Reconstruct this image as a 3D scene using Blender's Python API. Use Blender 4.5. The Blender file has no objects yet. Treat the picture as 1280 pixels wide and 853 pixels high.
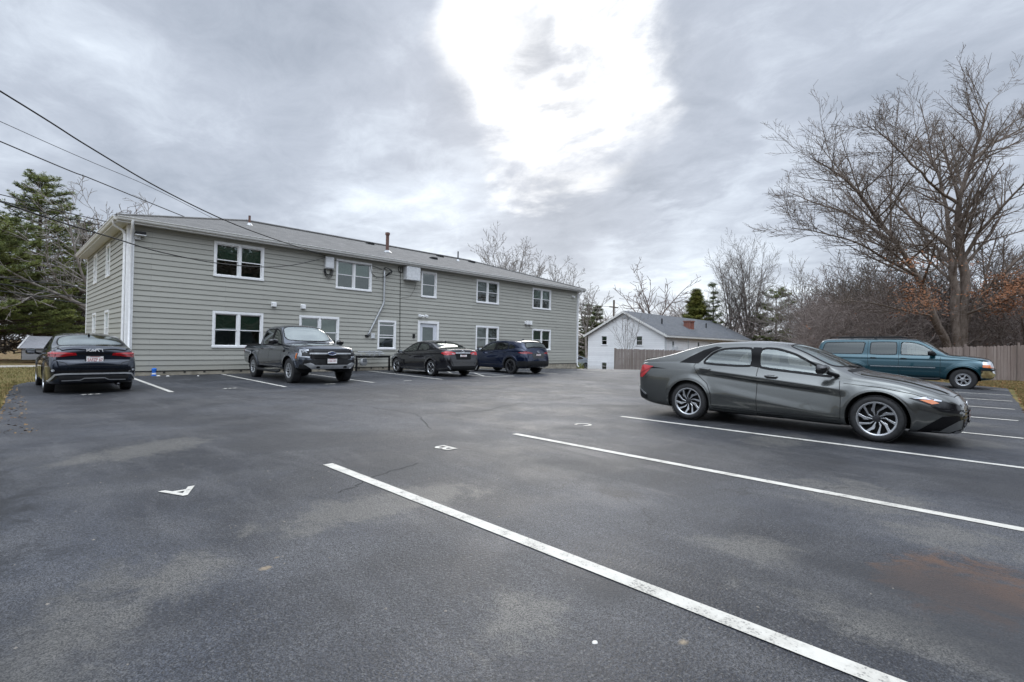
import bpy, bmesh, math, random
import numpy as np
from mathutils import Vector, Matrix
from mathutils.bvhtree import BVHTree

sc = bpy.context.scene
C = sc.collection
PI = math.pi
R = math.radians
random.seed(7)

# ---------------------------------------------------------------- camera
cam = bpy.data.cameras.new('camera')
cam_o = bpy.data.objects.new('camera', cam)
C.objects.link(cam_o)
cam.sensor_width = 36.0
cam.lens = 17.606
cam.clip_start = 0.05
cam.clip_end = 3000
rt = Vector((0.69657341, -0.71724462, 0.01859116))
up = Vector((-0.0203931, 0.006109, 0.99977338))
bk = Vector((-0.71719565, -0.69679468, -0.01037147))
cam_o.matrix_world = Matrix(((rt.x, up.x, bk.x, 0), (rt.y, up.y, bk.y, 0), (rt.z, up.z, bk.z, 1.24), (0, 0, 0, 1)))
sc.camera = cam_o

# ---------------------------------------------------------------- world
world = bpy.data.worlds.new('World')
sc.world = world
world.use_nodes = True
SUN_EL, SUN_AZ = R(27.5), math.atan2(0.67, 0.74)      # bright gap in the clouds

def build_world():
    nt = world.node_tree
    nt.nodes.clear()
    N = nt.nodes.new
    L = nt.links.new
    def math_(op, a, b=None, c=None):
        n = N('ShaderNodeMath'); n.operation = op
        for i, v in enumerate((a, b, c)):
            if v is None: continue
            if isinstance(v, (int, float)): n.inputs[i].default_value = v
            else: L(v, n.inputs[i])
        return n.outputs[0]
    def maprange(v, a, b, c=0.0, d=1.0, smooth=True):
        n = N('ShaderNodeMapRange')
        if smooth: n.interpolation_type = 'SMOOTHSTEP'
        L(v, n.inputs[0])
        for i, q in enumerate((a, b, c, d)): n.inputs[i + 1].default_value = q
        return n.outputs[0]
    tc = N('ShaderNodeTexCoord')
    d = tc.outputs['Generated']
    sep = N('ShaderNodeSeparateXYZ'); L(d, sep.inputs[0])
    x, y, z = sep.outputs
    zz = math_('ADD', math_('MAXIMUM', z, 0.0), 0.16)
    px, py = math_('DIVIDE', x, zz), math_('DIVIDE', y, zz)
    comb = N('ShaderNodeCombineXYZ'); L(px, comb.inputs[0]); L(py, comb.inputs[1])
    def noise(scale, detail, rough, dist=0.0, off=(0, 0, 0)):
        mp = N('ShaderNodeMapping'); L(comb.outputs[0], mp.inputs[0]); mp.inputs['Location'].default_value = off
        mp.inputs['Rotation'].default_value = (0, 0, R(-38)); mp.inputs['Scale'].default_value = (1.0, 0.78, 1)
        n = N('ShaderNodeTexNoise'); L(mp.outputs[0], n.inputs['Vector'])
        n.inputs['Scale'].default_value = scale; n.inputs['Detail'].default_value = detail
        n.inputs['Roughness'].default_value = rough; n.inputs['Distortion'].default_value = dist
        return n.outputs[0]
    n1 = noise(0.85, 9, 0.55, 0.25, (3.1, 1.7, 0))
    n2 = noise(2.1, 8, 0.56, 0.3, (7.3, 2.2, 0))
    n3 = noise(6.0, 9, 0.68, 0.5, (1.3, 9.2, 0))
    t = math_('ADD', math_('MULTIPLY', n1, 0.42), math_('ADD', math_('MULTIPLY', n2, 0.36), math_('MULTIPLY', n3, 0.22)))
    def blob(v, a_out, a_in):
        v = Vector(v).normalized()
        n = N('ShaderNodeVectorMath'); n.operation = 'DOT_PRODUCT'; L(d, n.inputs[0]); n.inputs[1].default_value = v
        wob_ = math_('ADD', math_('MULTIPLY', math_('SUBTRACT', n2, 0.5), 0.05), math_('MULTIPLY', math_('SUBTRACT', n1, 0.5), 0.04))
        j = math_('ADD', n.outputs['Value'], wob_)
        return maprange(j, math.cos(R(a_out)), math.cos(R(a_in)))
    # darker banks of cloud, lighter gaps
    for v, ao, ai, w in CLOUD_BLOBS:
        t = math_('ADD', t, math_('MULTIPLY', blob(v, ao, ai), w))
    ramp = N('ShaderNodeValToRGB'); L(t, ramp.inputs[0])
    e = ramp.color_ramp.elements
    e[0].position = 0.24; e[0].color = (0.25, 0.29, 0.355, 1)
    e[1].position = 0.64; e[1].color = (0.84, 0.91, 0.98, 1)
    m = e.new(0.44); m.color = (0.45, 0.495, 0.575, 1)
    m = e.new(0.54); m.color = (0.61, 0.67, 0.755, 1)
    # the gap the sun shines through
    g1 = blob((0.68, 0.555, 0.50), 13, 3)
    g2 = blob((0.71, 0.60, 0.38), 7.5, 1)
    gap = math_('MAXIMUM', g1, math_('MULTIPLY', g2, 0.35))
    for v_ in ((0.655, 0.595, 0.468), (0.70, 0.55, 0.462)):
        gap = math_('MULTIPLY', gap, math_('SUBTRACT', 1.0, math_('MULTIPLY', blob(v_, 6.0, 0.5), 0.55)))
    gap = math_('MULTIPLY', gap, maprange(math_('ADD', math_('MULTIPLY', n2, 0.6), math_('MULTIPLY', n3, 0.4)), 0.30, 0.58))
    mixg = N('ShaderNodeMix'); mixg.data_type = 'RGBA'
    L(gap, mixg.inputs['Factor']); L(ramp.outputs[0], mixg.inputs['A']); mixg.inputs['B'].default_value = (1.45, 1.45, 1.43, 1)
    # overcast sky: brighter overhead than near the horizon
    zen = maprange(z, 0.52, 0.95, 1.0, ZENITH)
    fwd = N('ShaderNodeVectorMath'); fwd.operation = 'DOT_PRODUCT'; L(d, fwd.inputs[0]); fwd.inputs[1].default_value = (-0.72, -0.69, 0.0)
    back = maprange(fwd.outputs['Value'], -0.1, 0.6, 1.0, BEHIND)
    br = math_('ADD', 1.0, math_('MULTIPLY', math_('SUBTRACT', math_('MULTIPLY', zen, back), 1.0), maprange(z, 0.25, 0.5)))
    sky = N('ShaderNodeTexSky'); sky.sky_type = 'NISHITA'; sky.sun_disc = False
    sky.sun_elevation = SUN_EL
    sky.sun_rotation = PI / 2 - SUN_AZ
    bg1 = N('ShaderNodeBackground'); L(sky.outputs[0], bg1.inputs[0]); bg1.inputs[1].default_value = 0.08
    bg2 = N('ShaderNodeBackground'); L(mixg.outputs['Result'], bg2.inputs[0]); L(br, bg2.inputs[1])
    mx = N('ShaderNodeMixShader'); mx.inputs[0].default_value = 0.93
    L(bg1.outputs[0], mx.inputs[1]); L(bg2.outputs[0], mx.inputs[2])
    out = N('ShaderNodeOutputWorld'); L(mx.outputs[0], out.inputs[0])

ZENITH, BEHIND = 2.5, 2.5
CLOUD_BLOBS = [((0.80, 0.58, 0.225), 11, 2, -0.12), ((0.72, 0.66, 0.24), 9, 2, -0.06), ((0.74, 0.54, 0.42), 6, 1, -0.06), ((0.88, 0.42, 0.36), 6, 2, -0.08), ((0.60, 0.66, 0.46), 6, 1, -0.04), ((0.63, 0.62, 0.475), 6, 1, -0.07), ((0.69, 0.55, 0.475), 6, 1, -0.07), ((0.93, 0.20, 0.60), 30, 10, -0.10),
               ((0.38, 0.72, 0.58), 22, 6, -0.09), ((0.12, 0.90, 0.42), 22, 5, -0.07), ((0.92, 0.40, 0.22), 16, 4, 0.06), ((0.76, 0.64, 0.10), 13, 4, 0.08), ((0.55, 0.80, 0.26), 12, 4, 0.05)]
build_world()

sun = bpy.data.lights.new('sun', 'SUN')
sun.energy = 1.0
sun.angle = R(24)
sun.color = (1.0, 0.96, 0.9)
sun_o = bpy.data.objects.new('sun', sun)
C.objects.link(sun_o)
sd = Vector((math.cos(SUN_AZ) * math.cos(SUN_EL), math.sin(SUN_AZ) * math.cos(SUN_EL), math.sin(SUN_EL)))
sun_o.rotation_euler = sd.to_track_quat('Z', 'Y').to_euler()
sun_o.location = (20, 20, 40)

vs = sc.view_settings
vs.view_transform = 'Standard'
vs.look = 'None'
vs.exposure = 0.34
vs.gamma = 1.0
vs.use_curve_mapping = False

# ---------------------------------------------------------------- helpers
def tag(o, label=None, cat=None, group=None, kind=None):
    if label: o['label'] = label
    if cat: o['category'] = cat
    if group: o['group'] = group
    if kind: o['kind'] = kind
    return o

def empty(name, loc=(0, 0, 0), rz=0.0, label=None, cat=None, group=None):
    o = bpy.data.objects.new(name, None)
    o.empty_display_size = 0.2
    C.objects.link(o)
    o.location = loc
    o.rotation_euler = (0, 0, rz)
    return tag(o, label, cat, group)

class MB:
    """collects faces and builds ONE mesh object"""
    def __init__(s):
        s.v = []; s.f = []
    def add(s, vs, fs):
        n = len(s.v)
        s.v.extend([tuple(p) for p in vs])
        s.f.extend([tuple(i + n for i in f) for f in fs])
        return s
    def box(s, x0, x1, y0, y1, z0, z1):
        return s.add([(x0, y0, z0), (x1, y0, z0), (x1, y1, z0), (x0, y1, z0), (x0, y0, z1), (x1, y0, z1), (x1, y1, z1), (x0, y1, z1)],
                     [(3, 2, 1, 0), (4, 5, 6, 7), (0, 1, 5, 4), (1, 2, 6, 5), (2, 3, 7, 6), (3, 0, 4, 7)])
    def quad(s, a, b, c, d):
        return s.add([a, b, c, d], [(0, 1, 2, 3)])
    def tube(s, pts, radii, n=6, caps=True):
        pts = [Vector(p) for p in pts]
        if isinstance(radii, (int, float)): radii = [radii] * len(pts)
        ref = None; vs_ = []
        for i, p in enumerate(pts):
            a = pts[max(i - 1, 0)]; b = pts[min(i + 1, len(pts) - 1)]
            t = (b - a).normalized()
            if ref is None:
                ref = t.orthogonal().normalized()
            else:
                ref = (ref - t * ref.dot(t))
                ref = ref.normalized() if ref.length > 1e-6 else t.orthogonal().normalized()
            w = t.cross(ref)
            for k in range(n):
                q = 2 * PI * k / n
                vs_.append(p + (ref * math.cos(q) + w * math.sin(q)) * radii[i])
        fs = []
        for i in range(len(pts) - 1):
            for k in range(n):
                k2 = (k + 1) % n
                fs.append((i * n + k, i * n + k2, (i + 1) * n + k2, (i + 1) * n + k))
        if caps:
            fs.append(tuple(reversed(range(n))))
            fs.append(tuple((len(pts) - 1) * n + k for k in range(n)))
        return s.add(vs_, fs)
    def prism(s, poly, f0, f1):
        """poly: list of 2d points, f0/f1 map them to 3d for the two ends"""
        n = len(poly)
        vs_ = [f0(p) for p in poly] + [f1(p) for p in poly]
        fs = [tuple(range(n)), tuple(reversed(range(n, 2 * n)))]
        fs += [(i, (i + 1) % n + 0, (i + 1) % n + n, i + n) for i in range(n)]
        return s.add(vs_, fs)
    def lathe(s, prof, n=32, axis='X'):
        """prof: (a, r) pairs along the axis"""
        vs_ = []
        for a, r in prof:
            for k in range(n):
                q = 2 * PI * k / n
                c_, s_ = r * math.cos(q), r * math.sin(q)
                vs_.append((a, c_, s_) if axis == 'X' else ((c_, a, s_) if axis == 'Y' else (c_, s_, a)))
        fs = []
        for i in range(len(prof) - 1):
            for k in range(n):
                k2 = (k + 1) % n
                fs.append((i * n + k, i * n + k2, (i + 1) * n + k2, (i + 1) * n + k))
        return s.add(vs_, fs)
    def build(s, name, mat, parent=None, smooth=False, loc=(0, 0, 0), recalc=True, angle=None):
        me = bpy.data.meshes.new(name)
        me.from_pydata(s.v, [], s.f)
        if recalc:
            bm = bmesh.new(); bm.from_mesh(me)
            bmesh.ops.recalc_face_normals(bm, faces=bm.faces)
            bm.to_mesh(me); bm.free()
        me.materials.append(mat)
        if smooth:
            me.polygons.foreach_set('use_smooth', [True] * len(me.polygons))
            if angle: me.set_sharp_from_angle(angle=R(angle))
        me.update()
        o = bpy.data.objects.new(name, me)
        C.objects.link(o)
        o.location = loc
        if parent: o.parent = parent
        return o

def raw_mesh(name, verts, faces, mat, parent=None, smooth=True, normals=None):
    me = bpy.data.meshes.new(name)
    me.from_pydata([tuple(v) for v in verts], [], [tuple(int(i) for i in f) for f in faces])
    me.materials.append(mat)
    if smooth: me.polygons.foreach_set('use_smooth', [True] * len(me.polygons))
    me.update()
    if normals is not None:
        me.normals_split_custom_set_from_vertices([tuple(n) for n in normals])
    o = bpy.data.objects.new(name, me)
    C.objects.link(o)
    if parent: o.parent = parent
    return o

def bevel(o, w=0.01, seg=2, angle=35):
    m = o.modifiers.new('bevel', 'BEVEL')
    m.width = w; m.segments = seg; m.limit_method = 'ANGLE'; m.angle_limit = R(angle)
    return o

def kids(o):
    return [c for c in bpy.data.objects if c.parent == o]

def copy_tree(o, parent=None):
    c = o.copy(); C.objects.link(c)
    if parent: c.parent = parent
    for ch in kids(o): copy_tree(ch, c)
    return c

def pchip(xs, vs_, q):
    xs = np.asarray(xs, float); v = np.asarray(vs_, float); q = np.clip(np.asarray(q, float), xs[0], xs[-1])
    h = np.diff(xs); dl = np.diff(v) / h
    m = np.zeros(len(xs))
    for i in range(1, len(xs) - 1):
        if dl[i - 1] * dl[i] > 0:
            w1 = 2 * h[i] + h[i - 1]; w2 = h[i] + 2 * h[i - 1]
            m[i] = (w1 + w2) / (w1 / dl[i - 1] + w2 / dl[i])
    m[0] = dl[0]; m[-1] = dl[-1]
    i = np.clip(np.searchsorted(xs, q, side='right') - 1, 0, len(xs) - 2)
    t = (q - xs[i]) / h[i]
    return ((1 + 2 * t) * (1 - t) ** 2 * v[i] + t * (1 - t) ** 2 * h[i] * m[i] + t * t * (3 - 2 * t) * v[i + 1] + t * t * (t - 1) * h[i] * m[i + 1])

GU = [-400, 0, 24, 30, 34.6, 43.5, 50, 60, 90, 900]
GZ = [0.0, 0, 0, -0.09, -0.23, -0.62, -0.94, -1.2, -1.3, -1.3]
def gz(x, y):
    return float(pchip(GU, GZ, [x * 0.717 + y * 0.697])[0])

def text_mesh(s, size):
    """letters from the built-in font as (verts, faces), centred"""
    cu = bpy.data.curves.new('t', 'FONT')
    cu.body = s; cu.size = size; cu.align_x = 'CENTER'; cu.align_y = 'CENTER'; cu.offset = 0.018 * size
    o = bpy.data.objects.new('t', cu); C.objects.link(o)
    dg = bpy.context.evaluated_depsgraph_get()
    me = o.evaluated_get(dg).to_mesh()
    vs_ = [tuple(v.co) for v in me.vertices]; fs = [tuple(p.vertices) for p in me.polygons]
    o.evaluated_get(dg).to_mesh_clear()
    bpy.data.objects.remove(o); bpy.data.curves.remove(cu)
    return vs_, fs

# ---------------------------------------------------------------- materials
class NT:
    def __init__(s, name):
        s.m = bpy.data.materials.new(name); s.m.use_nodes = True
        s.t = s.m.node_tree; s.N = s.t.nodes; s.L = s.t.links.new
        s.b = s.N['Principled BSDF']
        s.tc = None
    def n(s, typ, **kw):
        o = s.N.new(typ)
        for k, v in kw.items(): setattr(o, k, v)
        return o
    def co(s, kind='Object', scale=None):
        if not s.tc: s.tc = s.n('ShaderNodeTexCoord')
        o = s.tc.outputs[kind]
        if scale:
            mp = s.n('ShaderNodeMapping'); s.L(o, mp.inputs[0]); mp.inputs['Scale'].default_value = scale; o = mp.outputs[0]
        return o
    def noise(s, scale, detail=4, rough=0.55, vec=None, dist=0.0):
        o = s.n('ShaderNodeTexNoise'); s.L(vec or s.co(), o.inputs['Vector'])
        o.inputs['Scale'].default_value = scale; o.inputs['Detail'].default_value = detail
        o.inputs['Roughness'].default_value = rough; o.inputs['Distortion'].default_value = dist
        return o.outputs[0]
    def vor(s, scale, feature='F1', vec=None, out='Distance'):
        o = s.n('ShaderNodeTexVoronoi', feature=feature); s.L(vec or s.co(), o.inputs['Vector']); o.inputs['Scale'].default_value = scale
        return o.outputs[out]
    def rng(s, v, a, b, c=0.0, d=1.0):
        o = s.n('ShaderNodeMapRange', interpolation_type='SMOOTHSTEP'); s.L(v, o.inputs[0])
        for i, q in enumerate((a, b, c, d)): o.inputs[i + 1].default_value = q
        return o.outputs[0]
    def math(s, op, a, b=None):
        o = s.n('ShaderNodeMath', operation=op)
        for i, v in enumerate((a, b)):
            if v is None: continue
            if isinstance(v, (int, float)): o.inputs[i].default_value = v
            else: s.L(v, o.inputs[i])
        return o.outputs[0]
    def mix(s, fac, a, b, mode='MIX'):
        o = s.n('ShaderNodeMix', data_type='RGBA', blend_type=mode)
        for sock, v in (('Factor', fac), ('A', a), ('B', b)):
            i = o.inputs[sock]
            if isinstance(v, (int, float)): i.default_value = v
            elif isinstance(v, tuple): i.default_value = (*v[:3], 1)
            else: s.L(v, i)
        return o.outputs['Result']
    def col(s, v):
        if isinstance(v, tuple): s.b.inputs['Base Color'].default_value = (*v, 1)
        else: s.L(v, s.b.inputs['Base Color'])
        return s
    def set(s, **kw):
        names = dict(rough='Roughness', metal='Metallic', spec='Specular IOR Level', coat='Coat Weight', coatr='Coat Roughness', alpha='Alpha', trans='Transmission Weight', sheen='Sheen Weight')
        for k, v in kw.items():
            i = s.b.inputs[names[k]]
            if isinstance(v, (int, float)): i.default_value = v
            else: s.L(v, i)
        return s
    def bump(s, h, strength=0.3, dist=0.02):
        o = s.n('ShaderNodeBump'); s.L(h, o.inputs['Height']); o.inputs['Strength'].default_value = strength; o.inputs['Distance'].default_value = dist
        s.L(o.outputs[0], s.b.inputs['Normal'])
        return s

def plain(name, c, rough=0.6, metal=0.0, var=0.12, scale=9.0, **kw):
    t = NT(name)
    n = t.noise(scale, 5)
    f = t.rng(n, 0.3, 0.7)
    lo = tuple(v * (1 - var) for v in c); hi = tuple(min(1, v * (1 + var)) for v in c)
    t.col(t.mix(f, lo, hi)).set(rough=rough, metal=metal, **kw)
    return t.m

def paint(name, c, metal=0.55, rough=0.38, dirt=0.12):
    t = NT(name)
    fl = t.noise(900, 2); ds = t.noise(2.3, 6, 0.6)
    base = t.mix(t.rng(fl, 0.35, 0.65, 0, 0.25), c, tuple(min(1, v * 1.8 + 0.01) for v in c))
    base = t.mix(t.rng(ds, 0.5, 0.8, 0, dirt), base, (0.22, 0.21, 0.19))
    geo = t.n('ShaderNodeNewGeometry')                     # the inside of the shell is dark lining
    base = t.mix(geo.outputs['Backfacing'], base, (0.02, 0.02, 0.02))
    out = t.math('SUBTRACT', 1.0, geo.outputs['Backfacing'])
    t.col(base).set(rough=rough, metal=t.math('MULTIPLY', out, metal), coat=out, coatr=t.rng(ds, 0.35, 0.75, 0.015, 0.06))
    return t.m

def glass(name, tint=(0.55, 0.62, 0.6), boost=0.06, rough=0.0):
    m = bpy.data.materials.new(name); m.use_nodes = True
    nt = m.node_tree; nt.nodes.clear()
    tr = nt.nodes.new('ShaderNodeBsdfTransparent'); tr.inputs[0].default_value = (*tint, 1)
    gl = nt.nodes.new('ShaderNodeBsdfGlossy'); gl.inputs['Roughness'].default_value = rough
    gl.inputs[0].default_value = (0.9, 0.97, 0.95, 1)
    fr = nt.nodes.new('ShaderNodeFresnel'); fr.inputs[0].default_value = 1.52
    ad = nt.nodes.new('ShaderNodeMath'); ad.operation = 'ADD'; ad.inputs[1].default_value = boost; ad.use_clamp = True
    mx = nt.nodes.new('ShaderNodeMixShader'); out = nt.nodes.new('ShaderNodeOutputMaterial')
    nt.links.new(fr.outputs[0], ad.inputs[0]); nt.links.new(ad.outputs[0], mx.inputs[0])
    nt.links.new(tr.outputs[0], mx.inputs[1]); nt.links.new(gl.outputs[0], mx.inputs[2]); nt.links.new(mx.outputs[0], out.inputs[0])
    return m

M = {}
M['black_plastic'] = plain('black_plastic', (0.012, 0.012, 0.013), 0.55, spec=0.25)
M['gloss_black'] = plain('gloss_black', (0.008, 0.008, 0.009), 0.12, coat=0.5)
M['trim_black'] = plain('trim_black', (0.005, 0.005, 0.006), 0.5, spec=0.18)
M['cladding'] = plain('cladding', (0.012, 0.0125, 0.0135), 0.55, spec=0.3)
M['fin_grey'] = plain('fin_grey', (0.16, 0.165, 0.165), 0.35, 0.6)
M['rubber'] = plain('tyre_rubber', (0.022, 0.022, 0.023), 0.8, var=0.3, scale=30)
M['well'] = plain('wheel_well', (0.01, 0.01, 0.01), 0.9)
M['alloy'] = plain('alloy', (0.55, 0.56, 0.58), 0.25, 0.9)
M['alloy_dark'] = plain('dark_alloy', (0.05, 0.05, 0.055), 0.35, 0.7)
M['chrome'] = plain('chrome', (0.75, 0.76, 0.78), 0.12, 1.0)
M['silver_trim'] = plain('silver_trim', (0.42, 0.43, 0.44), 0.4, 0.7)
M['red_lens'] = plain('red_lens', (0.20, 0.004, 0.008), 0.12, coat=1.0)
M['bright_red_lens'] = plain('bright_red_lens', (0.45, 0.015, 0.02), 0.15, coat=1.0)
M['clear_lens'] = plain('clear_lens', (0.42, 0.44, 0.47), 0.1, 0.5, coat=1.0)
M['dark_lens'] = plain('dark_lens', (0.006, 0.006, 0.007), 0.2, spec=0.3)
M['amber'] = plain('amber_lens', (0.55, 0.13, 0.01), 0.2, coat=1.0)
M['plate'] = plain('number_plate_white', (0.75, 0.74, 0.73), 0.4)
M['plate_red'] = plain('plate_red', (0.36, 0.08, 0.09), 0.5)
M['plate_blue'] = plain('emblem_blue', (0.02, 0.05, 0.16), 0.3)
M['seat'] = plain('seat_fabric', (0.045, 0.045, 0.047), 0.85)
M['seat_light'] = plain('seat_leather_grey', (0.17, 0.165, 0.16), 0.7)
M['dash'] = plain('dashboard', (0.03, 0.03, 0.032), 0.7)
M['auto_glass'] = glass('auto_glass', (0.66, 0.74, 0.72), 0.13)
M['screen_glass'] = glass('windscreen_glass', (0.55, 0.66, 0.64), 0.25)
M['tint_glass'] = glass('tinted_glass', (0.10, 0.11, 0.115), 0.06)
M['window_glass'] = glass('house_window_glass', (0.42, 0.55, 0.50), 0.11)
M['wood_dark'] = plain('dark_void', (0.02, 0.021, 0.022), 0.9)
# ---------------------------------------------------------------- ground, lot, lawns
def mat_asphalt():
    t = NT('asphalt')
    co = t.co()
    big = t.noise(0.33, 6, 0.6, dist=0.4)
    mid = t.noise(1.1, 6, 0.62, dist=0.3)
    fine = t.noise(7, 5, 0.6)
    agg = t.vor(230, out='Color')
    bw = t.n('ShaderNodeRGBToBW'); t.L(agg, bw.inputs[0])
    agg2 = t.vor(120, out='Color'); bw2 = t.n('ShaderNodeRGBToBW'); t.L(agg2, bw2.inputs[0])
    c = t.mix(t.rng(big, 0.40, 0.62), (0.0125, 0.0145, 0.0205), (0.045, 0.049, 0.060))
    c = t.mix(t.rng(mid, 0.4, 0.72, 0, 0.6), c, (0.080, 0.080, 0.083))
    st = t.noise(1.0, 6, 0.65, vec=t.co('Object', (2.6, .45, 1)), dist=0.5)
    c = t.mix(t.rng(st, 0.48, 0.72, 0, 0.45), c, (0.095, 0.095, 0.10))
    c = t.mix(t.rng(st, 0.42, 0.25, 0, 0.5), c, (0.020, 0.021, 0.026))
    # stone by stone
    c = t.mix(0.85, c, t.mix(t.rng(bw.outputs[0], 0.15, 0.9), (0.12, 0.12, 0.13), (2.3, 2.28, 2.24)), 'MULTIPLY')
    c = t.mix(t.rng(bw2.outputs[0], 0.80, 0.86, 0, 0.4), c, (0.16, 0.158, 0.155))
    # dust washed over the surface in patches of its own
    def spot(x, y, rx, ry, rot=0.0, edge=0.2):
        mp = t.n('ShaderNodeMapping', vector_type='TEXTURE'); t.L(co, mp.inputs[0])
        mp.inputs['Location'].default_value = (x, y, 0); mp.inputs['Rotation'].default_value = (0, 0, R(rot)); mp.inputs['Scale'].default_value = (rx, ry, 50)
        ln = t.n('ShaderNodeVectorMath', operation='LENGTH'); t.L(mp.outputs[0], ln.inputs[0])
        d = t.math('ADD', ln.outputs['Value'], t.math('MULTIPLY', t.math('SUBTRACT', mid, 0.5), 2.2))
        d = t.math('ADD', d, t.math('MULTIPLY', t.math('SUBTRACT', t.noise(3.2, 10, 0.78, dist=1.2, vec=t.co('Object', (1.0, .7, 1))), 0.5), 3.0))
        return t.rng(d, 1.0, edge, 0, 1)
    dust = None
    for a in [(0.22, 2.75, 0.32, 0.75, -15), (0.75, 3.1, 0.35, 0.30, 20), (1.75, 3.45, 0.75, 0.35, 10), (2.5, 3.4, 0.6, 0.35, -10), (2.85, 0.35, 0.30, 0.75, 0), (5.2, 0.9, 0.8, 0.7, 60),
              (1.7, 1.55, 0.4, 0.3, 0), (7.6, 2.2, 0.8, 0.5, 0), (9.8, 0.4, 0.7, 0.9, 0), (12.2, 0.5, 0.6, 0.9, 0), (4.6, 0.2, 0.5, 0.6, 0), (1.2, 6.9, 1.2, 0.5, 30), (3.3, 1.1, 0.3, 0.4, 0)]:
        s_ = spot(*a)
        dust = s_ if dust is None else t.math('MAXIMUM', dust, s_)
    c = t.mix(t.math('MULTIPLY', dust, t.rng(bw.outputs[0], 0.1, 0.9, 0.08, 0.80)), c, (0.185, 0.175, 0.155))
    rust = spot(3.62, 0.06, 0.55, 0.50, 0, 0.45)
    c = t.mix(t.math('MULTIPLY', rust, t.rng(bw.outputs[0], 0.1, 0.8, 0.6, 1.0)), c, (0.118, 0.062, 0.036))
    for a in [(1.05, 2.87, 0.05, 0.035, 0), (1.15, 2.97, 0.035, 0.03, 0), (2.05, 0.95, 0.05, 0.03, 0)]:
        c = t.mix(spot(*a, 0.3), c, (0.24, 0.19, 0.13))
    wet = t.rng(t.noise(0.5, 4, 0.5, dist=0.6), 0.50, 0.66)
    c = t.mix(t.math('MULTIPLY', wet, 0.75), c, (0.026, 0.027, 0.031))
    dark = spot(-0.62, 5.4, 0.92, 4.6, 0, 0.35)  # left-edge vignette put into the asphalt colour as a dark patch
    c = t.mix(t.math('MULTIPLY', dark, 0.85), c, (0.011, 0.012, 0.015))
    for a in [(3.7, 2.3, .22, .28), (6.5, 2.6, .28, .22), (1.15, 2.2, .18, .2), (6.6, 1.3, .2, .16), (3.9, 3.3, .12, .14), (9.4, 2.8, .3, .5), (7.1, 17.8, .4, .5), (4.4, 17.5, .3, .4)]:
        c = t.mix(t.math('MULTIPLY', spot(*a, 0, 0.0), .6), c, (0.012, 0.012, 0.014))     # oil drips in the bays
    # hairline cracks
    wv = t.n('ShaderNodeVectorMath', operation='ADD'); t.L(co, wv.inputs[0])
    nz = t.n('ShaderNodeTexNoise'); t.L(co, nz.inputs['Vector']); nz.inputs['Scale'].default_value = 1.6; nz.inputs['Detail'].default_value = 6
    sc_ = t.n('ShaderNodeVectorMath', operation='SCALE'); t.L(nz.outputs['Color'], sc_.inputs[0]); sc_.inputs['Scale'].default_value = 0.9
    t.L(sc_.outputs[0], wv.inputs[1])
    cr = t.vor(0.21, 'DISTANCE_TO_EDGE', wv.outputs[0])
    crack = t.math('MULTIPLY', t.rng(cr, 0.0022, 0.0006), t.rng(big, 0.45, 0.55))
    c = t.mix(t.math('MULTIPLY', crack, 0.7), c, (0.012, 0.012, 0.013))
    t.col(c)
    t.set(rough=t.rng(mid, 0.3, 0.7, 0.48, 0.66), spec=0.45)
    h = t.math('ADD', t.math('MULTIPLY', bw.outputs[0], 0.7), t.math('MULTIPLY', t.noise(60, 3), 0.5))
    t.bump(h, 1.0, 0.012)
    return t.m

def mat_grass_ground():
    t = NT('lawn_turf')
    n = t.noise(0.9, 7, 0.65, dist=0.5); f = t.noise(14, 6, 0.7); f2 = t.noise(60, 4, 0.6)
    c = t.mix(t.rng(n, 0.35, 0.65), (0.24, 0.18, 0.085), (0.12, 0.115, 0.04))
    c = t.mix(t.rng(f, 0.45, 0.75, 0, 0.7), c, (0.26, 0.19, 0.10))
    c = t.mix(t.rng(f2, 0.5, 0.7, 0, 0.6), c, (0.05, 0.045, 0.02))
    t.col(c).set(rough=0.95, spec=0.1)
    t.bump(f2, 0.8, 0.05)
    return t.m

def mat_leaf_ground():
    t = NT('leaf_litter_ground')
    n = t.noise(0.6, 6, 0.6); v = t.vor(26, out='Color'); bw = t.n('ShaderNodeRGBToBW'); t.L(v, bw.inputs[0])
    c = t.mix(t.rng(bw.outputs[0], 0.2, 0.8), (0.09, 0.055, 0.03), (0.26, 0.17, 0.09))
    c = t.mix(t.rng(n, 0.45, 0.62), c, (0.12, 0.105, 0.045))
    t.col(c).set(rough=0.95, spec=0.1); t.bump(bw.outputs[0], 0.8, 0.04)
    return t.m

def mat_line():
    t = NT('line_paint')
    n = t.noise(5, 6, 0.7); f = t.noise(70, 4, 0.7); f3 = t.vor(120, out='Color'); bw = t.n('ShaderNodeRGBToBW'); t.L(f3, bw.inputs[0])
    w = t.math('ADD', t.math('MULTIPLY', n, 0.5), t.math('ADD', t.math('MULTIPLY', f, 0.3), t.math('MULTIPLY', bw.outputs[0], 0.22)))
    c = t.mix(t.rng(n, 0.35, 0.7), (0.56, 0.54, 0.49), (0.42, 0.40, 0.355))
    c = t.mix(t.rng(w, 0.56, 0.66, 0, 0.8), c, (0.13, 0.125, 0.12))
    t.col(c).set(rough=0.65); t.bump(bw.outputs[0], 0.35, 0.004)
    return t.m

M['asphalt'] = mat_asphalt(); M['lawn'] = mat_grass_ground(); M['leafy'] = mat_leaf_ground(); M['line'] = mat_line()

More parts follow.
